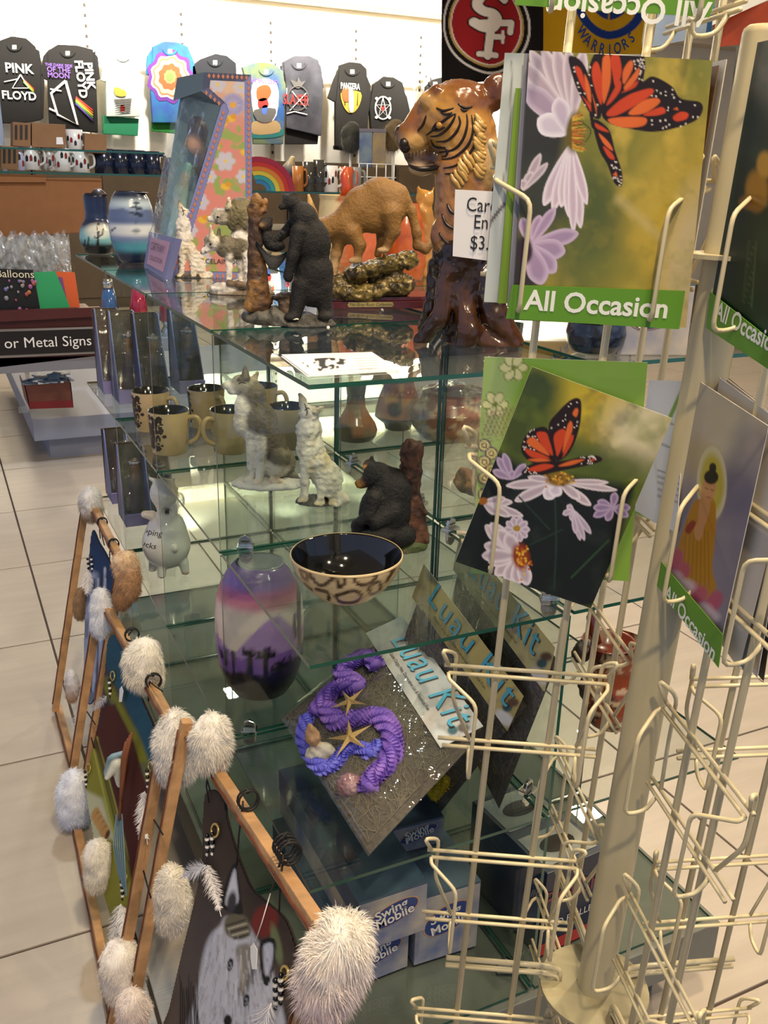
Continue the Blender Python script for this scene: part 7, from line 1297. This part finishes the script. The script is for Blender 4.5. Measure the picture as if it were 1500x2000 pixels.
# -- flags hanging from the ceiling
YF = 6.3
def fp_(x, y, o=0.): return at(x, y, Y=YF - o)
def flag(label, px4, paint, base, nx, ny):
    q = [fp_(*p) for p in px4]; t = thing('flag', label, 'flag', (sum(q) / 4)); bend = lambda u, v: np.stack([0 * u[:, 0], .03 * np.sin(u[:, 0] * 9 + v[:, 0] * 2), 0 * u[:, 0]], 1)
    f_ = print_sheet('cloth', PRINT_MATTE, t, q, nx, ny, paint, base, bend); sm = f_.modifiers.new('thick', 'SOLIDIFY'); sm.thickness = .004
    MB().tube([q[0] + np.array([-.03, 0, .02]), q[1] + np.array([.03, 0, .02])], .012, 8).build('rod', RAIL, t)
    for k in (0, 1): MB().tube([q[k] + up * .02, np.array([q[k][0], q[k][1], 3.2])], .002, 4).build('cord', CORD, t)
    return t
def p49(p):
    for r, c in ((84, '#d8d4cc'), (80, '#15120f'), (73, '#b89a5a'), (69, '#e8e0d0'), (67, '#9a2024')): p.ell(953, 48, r, r * 1.16, c, -8, .012)
    wh, bk = '#ece4d6', '#15120f'
    S_ = [(985, -2), (965, -14), (942, -10), (930, 8), (940, 22), (962, 28), (972, 40), (962, 54), (940, 54), (924, 44)]
    Fv = [(958, 40), (950, 108)]
    for w_, c in ((24, bk), (18, wh)):
        p.line(S_, w_, c, 1.5); p.line(Fv, w_, c, 1.5); p.line([(932, 106), (970, 108)], w_ * .6, c, 1.5, 1, False); p.line([(930, 46), (1002, 44), (1000, 62)], w_ * .7, c, 1.5, 1, False); p.line([(956, 72), (984, 72)], w_ * .6, c, 1.5, 1, False); p.line([(984, 62), (984, 82)], w_ * .4, c, 1.5, 1, False)
flag('black team flag with a red oval and white interlocked letters', [(866, -120), (1062, -118), (1056, 148), (866, 168)], p49, '#171311', 100, 150)
def pwar(p):
    p.ell(1192, 10, 70, 66, '#1f3f8a', 0, .02); p.ell(1192, 6, 56, 54, '#d9a81e', 0, .02); p.ell(1192, -6, 44, 44, '#1f3f8a', 0, .02); p.line([(1160, 20), (1224, 20)], 4, '#d9a81e', 2); p.line([(1190, -20), (1190, 40)], 4, '#d9a81e', 2)
YF = 6.42
fg = flag('yellow team flag with a blue ring and arched lettering', [(1058, -100), (1285, -96), (1276, 106), (1062, 104)], pwar, '#d9a81e', 100, 100)
WBL = mat('flag_blue', '#1f3f8a', .8); cen = fp_(1192, 8, .06); R_ = 90 * proj(cen)[2] / FPX
for k, ch in enumerate('WARRIORS'):
    a = math.radians(-48 + k * 13.7); dirx = np.array([math.cos(a), 0, math.sin(a)]); diry = np.array([-math.sin(a), 0, math.cos(a)]); text_mesh(ch, 'lettering', WBL, fg, cen - diry * R_ , dirx, diry, .125, lift=0, bold=.02, wid=.8)

# ================================================================== neighbouring display with metal signs
MAR = mat('maroon_stand', '#4a1614', .5, noise=.15, nscale=10); PLB = mat('plinth_pale', '#868c9c', .55)
YN = 3.55
nd = thing('glass_sign_display', 'second glass display on a pale plinth, in the aisle at the left', 'display case', (.2, YN, 0))
a0 = at(63, 820, Y=YN); ZPN = float(a0[2])
MB().box((a0[0], YN, .11), (1.5, 5.2, ZPN)).build('plinth', PLB, nd, bevel=.003); MB().box((a0[0] + .07, YN + .08, 0), (1.45, 5.1, .11)).build('toe_kick', mat('plinth_dark', '#8a8e9c', .6), nd)
for z in (float(at(100, 336, Y=YN + .3)[2]), float(at(100, 292, Y=YN + .3)[2])):
    mb = MB().box((-.6, YN + .1, z - .008), (at(305, 340, Y=YN + .3)[0], YN + .5, z)); mb.m = [0 if i in (0, 1) else 1 for i in range(6)]; mb.build('glass_shelf', [GLASS, G_EDGE], nd)
for x in (-.55, .05): MB().box((x - .01, YN + .47, .3), (x + .01, YN + .49, 1.7)).build('post', CHROME, nd)
# sign bin
bin_ = thing('metal_sign_bin', 'maroon bin labelled for metal signs, holding bagged posters', 'display bin', at(100, 720, Y=YN - .12))
YB = YN - .12; bp = lambda x, y, o=0.: at(x, y, Y=YB - o)
MB().slab([bp(-60, 622), bp(190, 612), bp(205, 695), bp(-60, 726)], (0, 1, 0), .35).build('bin', MAR, bin_, bevel=.004)
MB().slab([bp(-60, 610, .03), bp(196, 600, .03), bp(193, 618, .03), bp(-60, 632, .03)], (0, 1, 0), .03).build('lip', MAR, bin_)
MB().slab([bp(-60, 645, .012), bp(200, 638, .012), bp(202, 690, .012), bp(-60, 702, .012)], (0, 1, 0), .01).build('sign_frame', mat('frame_grey', '#8a8682', .4), bin_)
MB().slab([bp(-60, 650, .016), bp(196, 642, .016), bp(198, 686, .016), bp(-60, 697, .016)], (0, 1, 0), .01).build('sign_plate', mat('sign_black', '#17110f', .4), bin_)
o1, o2 = bp(-8, 681, .02), bp(180, 674, .02); dx = (o2 - o1) / np.linalg.norm(o2 - o1); text_mesh('or Metal Signs', 'lettering', CW, bin_, o2, dx, up, .063, align='RIGHT', lift=0)
MB().slab([bp(-60, 702), bp(205, 694), bp(206, 718), bp(-60, 734)], (0, 1, 0), .5).build('shelf_board', mat('shelf_grey', '#7a7a80', .5), bin_)
# posters in the bin
def poster(label, px4, yy, m, nm='poster'):
    q = [at(x, y, Y=yy) for x, y in px4]; t = thing(nm, label, 'poster', sum(q) / 4, 'bagged signs in the maroon bin'); MB().slab(q, (0, 1, 0), .006).build('sheet', m, t); return t, q
t, q = poster('black balloon sign with coloured dots, nearest in the bin', [(-40, 524), (64, 527), (80, 612), (-40, 612)], YB + .04, mat('poster_black', '#1a1918', .4))
rs = random.Random(9); ux = (q[1] - q[0]) / np.linalg.norm(q[1] - q[0]); text_mesh('Balloons', 'lettering', mat('print_cream', '#e6dcb8', .8), t, at(30, 542, Y=YB + .03), ux, up, .045, align='RIGHT' if False else 'CENTER', lift=0)
for k in range(26):
    c = at(rs.uniform(4, 72), rs.uniform(548, 608), Y=YB + .034); MB().sph(c, np.array([.008, .003, .009]) * rs.uniform(.6, 1.3), 8).build('balloon_dot', mat('dot%d' % (k % 5), ['#8a8a8a', '#a05a8a', '#b06a3a', '#6a6a9a', '#9a4a4a'][k % 5], .5), t)
poster('bright green sheet in the maroon bin', [(66, 532), (108, 530), (142, 612), (80, 612)], YB + .055, mat('poster_green', '#2fa060', .5)); poster('orange sheet at the right end of the maroon bin', [(100, 530), (146, 532), (158, 612), (130, 612)], YB + .075, mat('poster_orange', '#d8602c', .5)); poster('mauve sheet between the green and orange ones', [(104, 540), (122, 542), (136, 612), (118, 612)], YB + .066, mat('poster_mauve', '#7a4a78', .5))
t = thing('plastic_bag_bundle', 'bundle of crinkled clear plastic sleeves standing above the sign bin', 'plastic sleeves', at(70, 600, Y=YB + .1)); SLV = clear_mat('sleeve_film', tint=(.90, .89, .87), f0=.10, gain=.8, haze=.20, bump=.9, bscale=22, rough=.18)
for k in range(7):   # crumpled clear sleeves, one behind the other
    yy0 = YB + .092 + .022 * k; nx_, ny_ = 30, 12; x0, x1, yt = -50 + 6 * k, 128 + 3 * (k % 3), 470 - 2 * k; V = []
    for j in range(ny_ + 1):
        for i in range(nx_ + 1):
            u, v = i / nx_, j / ny_; x = x0 + (x1 - x0) * u + (14 * v if u > .5 else 0) * u; y = yt + (612 - yt) * v + (1 - v) * (6 * math.sin(u * 19 + k * 2) + 4 * math.sin(u * 43 + k)); P = at(x, y, Y=yy0); V.append(P + np.array([0, (.012 * math.sin(u * 31 + v * 9 + k) + .010 * RNG.normal()) * (1 - .6 * v), .004 * RNG.normal()]))
    W1 = nx_ + 1; MB().add(V, [(j * W1 + i, (j + 1) * W1 + i, (j + 1) * W1 + i + 1, j * W1 + i + 1) for j in range(ny_) for i in range(nx_)], 0, False).build('sleeve', SLV, t)
# carton on the plinth
bx0 = thing('open_carton', 'open red and brown carton full of small packets, on the pale plinth', 'carton', at(95, 805, z=ZPN)); bxp = lambda x, y, o=0.: at(x, y, Y=YN + .03 - o) + np.array([0, 0, .012])
P4 = [bxp(48, 758), bxp(139, 752), bxp(144, 800), bxp(58, 803)]
MB().slab(P4, (0, 1, 0), .004).build('front_panel', mat('carton_brown', '#6a3a2c', .6, noise=.2), bx0); MB().slab([bxp(57, 790, .001), bxp(143, 787, .001), bxp(144, 801, .001), bxp(58, 804, .001)], (0, 1, 0), .001).build('red_band', mat('carton_red', '#7a141c', .5), bx0)
MB().slab([P4[0], P4[3], P4[3] + np.array([0, .25, 0]), P4[0] + np.array([0, .25, 0])], (1, 0, 0), .004).build('side_panel', mat('carton_red'), bx0); MB().slab([P4[1], P4[2], P4[2] + np.array([0, .25, 0]), P4[1] + np.array([0, .25, 0])], (-1, 0, 0), .004).build('side_panel', mat('carton_red'), bx0)
for k in range(14): c = P4[0] + (P4[1] - P4[0]) * rs.random() + np.array([0, .02 + .2 * rs.random(), -.01 + .02 * rs.random()]); a1 = np.array([rs.gauss(0, 1), rs.gauss(0, 1), rs.gauss(0, .4)]); a1 /= np.linalg.norm(a1); a2 = np.cross(a1, [0, 0, 1]); a2 /= np.linalg.norm(a2); MB().obox(c, a1 * .035, a2 * .025, np.cross(a1, a2) * .003).build('packet', mat('packet', '#b9cdd8', .3, color2='#7a98b4', nscale=30), bx0)
# brown display carton and the mugs on the glass shelf
t = thing('brown_display_box', 'large plain brown cardboard display box under the mug shelf', 'carton', at(80, 460, Y=YN + .12)); q = [at(x, y, Y=YN + .12) for x, y in [(-60, 348), (199, 349), (199, 452), (-60, 470)]]; MB().slab(q, (0, 1, 0), .3).build('box_body', mat('cardboard', '#8a5a30', .8, noise=.08, nscale=20), t, bevel=.004); MB().slab([at(x, y, Y=YN + .11) for x, y in [(-60, 340), (90, 342), (90, 356), (-60, 356)]], (0, 1, 0), .01).build('flap', mat('cardboard'), t)
def bgmug(px, py, hpx, wpx, label, body, deco, Ym=YN + .3, group='mugs on the far glass shelf'):
    b = at(px, py, Y=Ym); s = proj(b)[2] / FPX; t = thing('souvenir_mug', label, 'mug', b, group); h, r = hpx * s, wpx * .5 * s
    MB().lathe(b, [(0, r * .92), (h * .02, r), (h, r), (h, r * .9), (h * .5, r * .88), (h * .1, .0001)], 24, caps=False).build('body', body, t)
    hd = spline([(r * .9, h * .85), (r * 1.55, h * .8), (r * 1.6, h * .35), (r * .9, h * .2)], False, 4); MB().tube([b + np.array([x * .9, -x * .44, z]) for x, z in hd], h * .06, 6).build('handle', body, t)
    if deco:
        for k in range(5): a = math.radians(215 + k * 26); rs2 = random.Random(px + k); z0 = h * rs2.uniform(.15, .6); MB().slab([b + np.array([(r + .0008) * math.cos(a + da), (r + .0008) * math.sin(a + da), z0 + dz_ * h]) for da, dz_ in [(-.14, 0), (.14, .02), (.16, .2), (0, .28), (-.15, .18)]], (math.cos(a), math.sin(a), 0), .001).build('print', deco[k % len(deco)], t)
    return t
MWH = mat('mug_white', '#e6e2da', .25, coat=.4); MNV = mat('mug_navy', '#121a30', .2, coat=.4); KX = [mat('mug_print_black', '#1c1a1c', .5), mat('mug_print_red', '#8a2420', .5)]
for px, py, hh, ww, lb, m, d in [(62, 332, 44, 34, 'white cat mug with a red collar, at the left of the far mug row', MWH, [KX[1], KX[0]]), (40, 333, 44, 26, 'patterned pale mug at the left end of the far mug row', mat('mug_lilac', '#b9b6cc', .3), KX), (98, 334, 44, 30, 'mug with brown comic print beside the cat mug', mat('mug_comic', '#8a7a70', .3, color2='#d8d0c8', nscale=60), KX), (122, 335, 42, 34, 'white mug with black letters, third in the far row', MWH, KX), (158, 337, 40, 34, 'white mug with a dark figure, left of the navy mugs', MWH, KX), (147, 292, 36, 32, 'white mug standing on the upper shelf beside the brown cartons', MWH, KX), (205, 340, 46, 40, 'dark navy mug, first of the navy row', MNV, None), (236, 342, 46, 36, 'dark navy mug, second of the navy row', MNV, None), (268, 343, 46, 36, 'dark navy mug, third of the navy row', MNV, None), (298, 345, 46, 34, 'dark navy mug, last of the navy row by the doll box', MNV, None)]: bgmug(px, py, hh, ww, lb, m, d)
for k, (x0, x1, y0, y1, lb) in enumerate([(62, 128, 240, 287, 'brown carton with a price tag on the upper mug shelf'), (165, 208, 260, 298, 'brown carton right of the white mug on the upper shelf'), (25, 60, 238, 285, 'slotted mug carton at the upper left'), (2, 36, 284, 330, 'slotted carton at the left end of the mug shelf')]):
    q = [at(x, y, Y=YN + .25) for x, y in [(x0, y0), (x1, y0 + 3), (x1, y1 + 2), (x0, y1)]]; t = thing('mug_carton', lb, 'carton', (q[2] + q[3]) / 2, 'cartons on the mug shelves'); MB().slab(q, (0, 1, 0), .12).build('box_body', mat('cardboard2', '#8a6440', .8, noise=.1, nscale=20), t, bevel=.002)
    if k == 0: MB().slab([at(x, y, Y=YN + .248) for x, y in [(110, 268), (122, 268), (124, 282), (110, 282)]], (0, 1, 0), .002).build('price_tag', CW, t)
    if k > 1:
        for j in range(3): xx = x0 + 4 + j * 10; MB().slab([at(x, y, Y=YN + .247) for x, y in [(xx, y0 + 6), (xx + 5, y0 + 6), (xx + 5, y0 + 34), (xx, y0 + 34)]], (0, 1, 0), .003).build('slot', DARK, t)
# lava lamps seen through the glass
for px, c, c2, lb in [(216, '#2f5a8c', '#5a3a34', 'lava lamp with blue liquid, seen through the glass'), (272, '#a01c3c', '#c02a4a', 'lava lamp with crimson liquid, between the other two'), (330, '#8a2036', '#b03048', 'lava lamp with dark red liquid, rightmost of three')]:
    b = at(px, 625, Y=2.9); s = proj(b)[2] / FPX; t = thing('lava_lamp', lb, 'lamp', b); MB().lathe(b - up * 30 * s, [(0, 16 * s), (8 * s, 17 * s), (20 * s, 11 * s), (32 * s, 19 * s)], 20).build('base', CHROME, t); MB().lathe(b, [(0, 19 * s), (30 * s, 16 * s), (62 * s, 10 * s)], 20).build('bottle', mat('lava_' + c.strip('#'), c, .1, color2=c2, nscale=14, coat=.5), t); MB().lathe(b + up * 62 * s, [(0, 11 * s), (16 * s, 8 * s)], 20).build('cap', CHROME, t); MB().box(tuple(b + np.array([-.06, -.06, -.05 - 30 * s])), tuple(b + np.array([.06, .06, -30 * s]))).build('stand', PLB, t)
# ================================================================== far shelf with hats, mugs and a wire rack
YM = 5.4
fs = thing('far_glass_counter', 'far counter with a glass top behind the figurines', 'counter', (2.2, YM, 0)); l0, r0_ = at(470, 372, Y=YM), at(900, 395, Y=YM)
MB().box((l0[0], YM, 0), (r0_[0] + .6, YM + .8, l0[2] - .25)).build('cabinet', mat('counter_brown', '#4a3c2c', .7, noise=.2, nscale=6), fs); mb = MB().box((l0[0], YM - .03, l0[2] - .012), (r0_[0] + .6, YM + .83, l0[2])); mb.m = [0 if i in (0, 1) else 1 for i in range(6)]; mb.build('glass_top', [GLASS, G_EDGE], fs)
for x in np.linspace(l0[0] + .05, r0_[0] + .5, 5): MB().box((x - .012, YM + .02, l0[2] - .26), (x + .012, YM + .044, l0[2] - .012)).build('post', CHROME, fs)
zt = l0[2]
def onc(px, Yo=.15): p_ = at(px, 360, Y=YM + Yo); return np.array([p_[0], p_[1], zt])
for px, hh, ww, lb, m in [(582, 46, 22, 'amber beer mug on the far counter', mat('mug_amber', '#a86a2c', .3)), (603, 54, 24, 'dark glass mug on the far counter, second from left', mat('mug_smoke', '#3c3a34', .1, coat=.5)), (622, 58, 24, 'tall dark mug on the far counter, third from left', mat('mug_smoke')), (645, 48, 30, 'white picture mug on the far counter', MWH), (676, 46, 26, 'round orange mug on the far counter', mat('mug_orange', '#c8582a', .25, coat=.4)), (694, 46, 22, 'grey picture mug on the far counter, last of the row', mat('mug_grey', '#8a8c88', .3))]:
    b = onc(px); pb_ = proj(b); bgmug(pb_[0], pb_[1], hh, ww, lb, m, KX if m in (MWH,) else None, Ym=b[1], group='mugs on the far counter')
F = Fig(0, 0, 0, P=onc(565, .3)); t = thing('blue_gift_bag', 'dark blue cloth pouch beside the amber mug', 'bag', F.b); figurine('pouch', F, [('e', F.bx, F.by - 26, 0, 18, 28, 16, 0, '#26344f'), ('c', F.bx, F.by - 45, 0, 10, F.bx + 6, F.by - 62, 0, 5, '#b8a878')], RESIN_S, t, k=4, res=30)
# rainbow woven hat
F = Fig(0, 0, 0, P=onc(520, .1)); t = thing('rainbow_fan', 'rainbow-striped feathered fan standing on the far counter', 'fan', F.b)
for k, c in enumerate(['#2a7aa8', '#2f9a9a', '#d8c23a', '#d87a2a', '#c22a24', '#a01c3c']):
    r0, r1 = (14 + k * 9) * F.s, (24 + k * 9) * F.s; c0 = F.p(F.bx - 14, F.by); A = np.linspace(-.1, 1.9, 16); V = [c0 + F.rh * r * math.cos(a) + up * r * math.sin(a) * .9 for r in (r0, r1) for a in A]; mbb = MB(); mbb.slab([c0 + F.rh * r0 * math.cos(a) + up * r0 * .9 * math.sin(a) for a in A] + [c0 + F.rh * r1 * math.cos(a) + up * r1 * .9 * math.sin(a) for a in A[::-1]], -F.dh, .01 + .004 * k); mbb.build('band', mat('fan_' + c.strip('#'), c, .6), t)
# fur hats and a wire rack of gift boxes
F = Fig(0, 0, 0, P=onc(735, .2)); t = thing('wire_gift_rack', 'white wire rack with shiny gift boxes on the far counter', 'rack', F.b); WHW = mat('white_wire', '#d8d8d2', .3)
for x in (-34, -18, 0, 18, 34): MB().tube([F.w(np.array([[x * F.s, 0, 0]]))[0], F.w(np.array([[x * F.s, 0, 52 * F.s]]))[0]], .004, 6).build('wire', WHW, t)
for z in (4, 28, 52): MB().tube([F.w(np.array([[-36 * F.s, 0, z * F.s]]))[0], F.w(np.array([[38 * F.s, 0, z * F.s]]))[0]], .004, 6).build('wire', WHW, t)
for x, c, c2, lb in [(-22, '#7a8a90', '#5a6a8a', 'shiny grey gift box in the wire rack'), (4, '#8a7a60', '#a08a5a', 'shiny bronze gift box in the wire rack')]:
    o_ = F.w(np.array([[x * F.s, .06, 46 * F.s]]))[0]; g_ = thing('gift_box', lb, 'box', o_); MB().obox(o_ + up * 34 * F.s, F.rh * 12.5 * F.s, F.dh * .04, up * 34 * F.s).build('box_body', mat('gift_' + c.strip('#'), c, .3, color2=c2, nscale=12, metal=.3), g_, bevel=.004); MB().obox(o_ + up * 66 * F.s, F.rh * 13 * F.s, F.dh * .042, up * 3 * F.s).build('lid', mat('gift_lid', '#6a6470', .4), g_, bevel=.002)
for x, y, c, lb in [(-52, 60, '#3a3a30', 'dark fur hat left of the gift boxes'), (32, 66, '#6a5838', 'brown fur hat right of the gift boxes')]:
    P = F.w(np.array([[x * F.s, .15, (y + 40) * F.s]]))[0]; t = thing('fur_hat', lb, 'hat', P - up * 100 * F.s); fur_tuft(t, P, 22, 34, 20, c, c, 900, .05, 5 + int(abs(x))); Fc = Fig(0, 0, 0, P=P - up * 100 * F.s); MB().tube([Fc.b, Fc.b + up * 72 * F.s], .01, 6).build('hat_stand', WHW, t); MB().lathe(Fc.b, [(0, .08), (.01, .08)], 16).build('stand_foot', WHW, t)
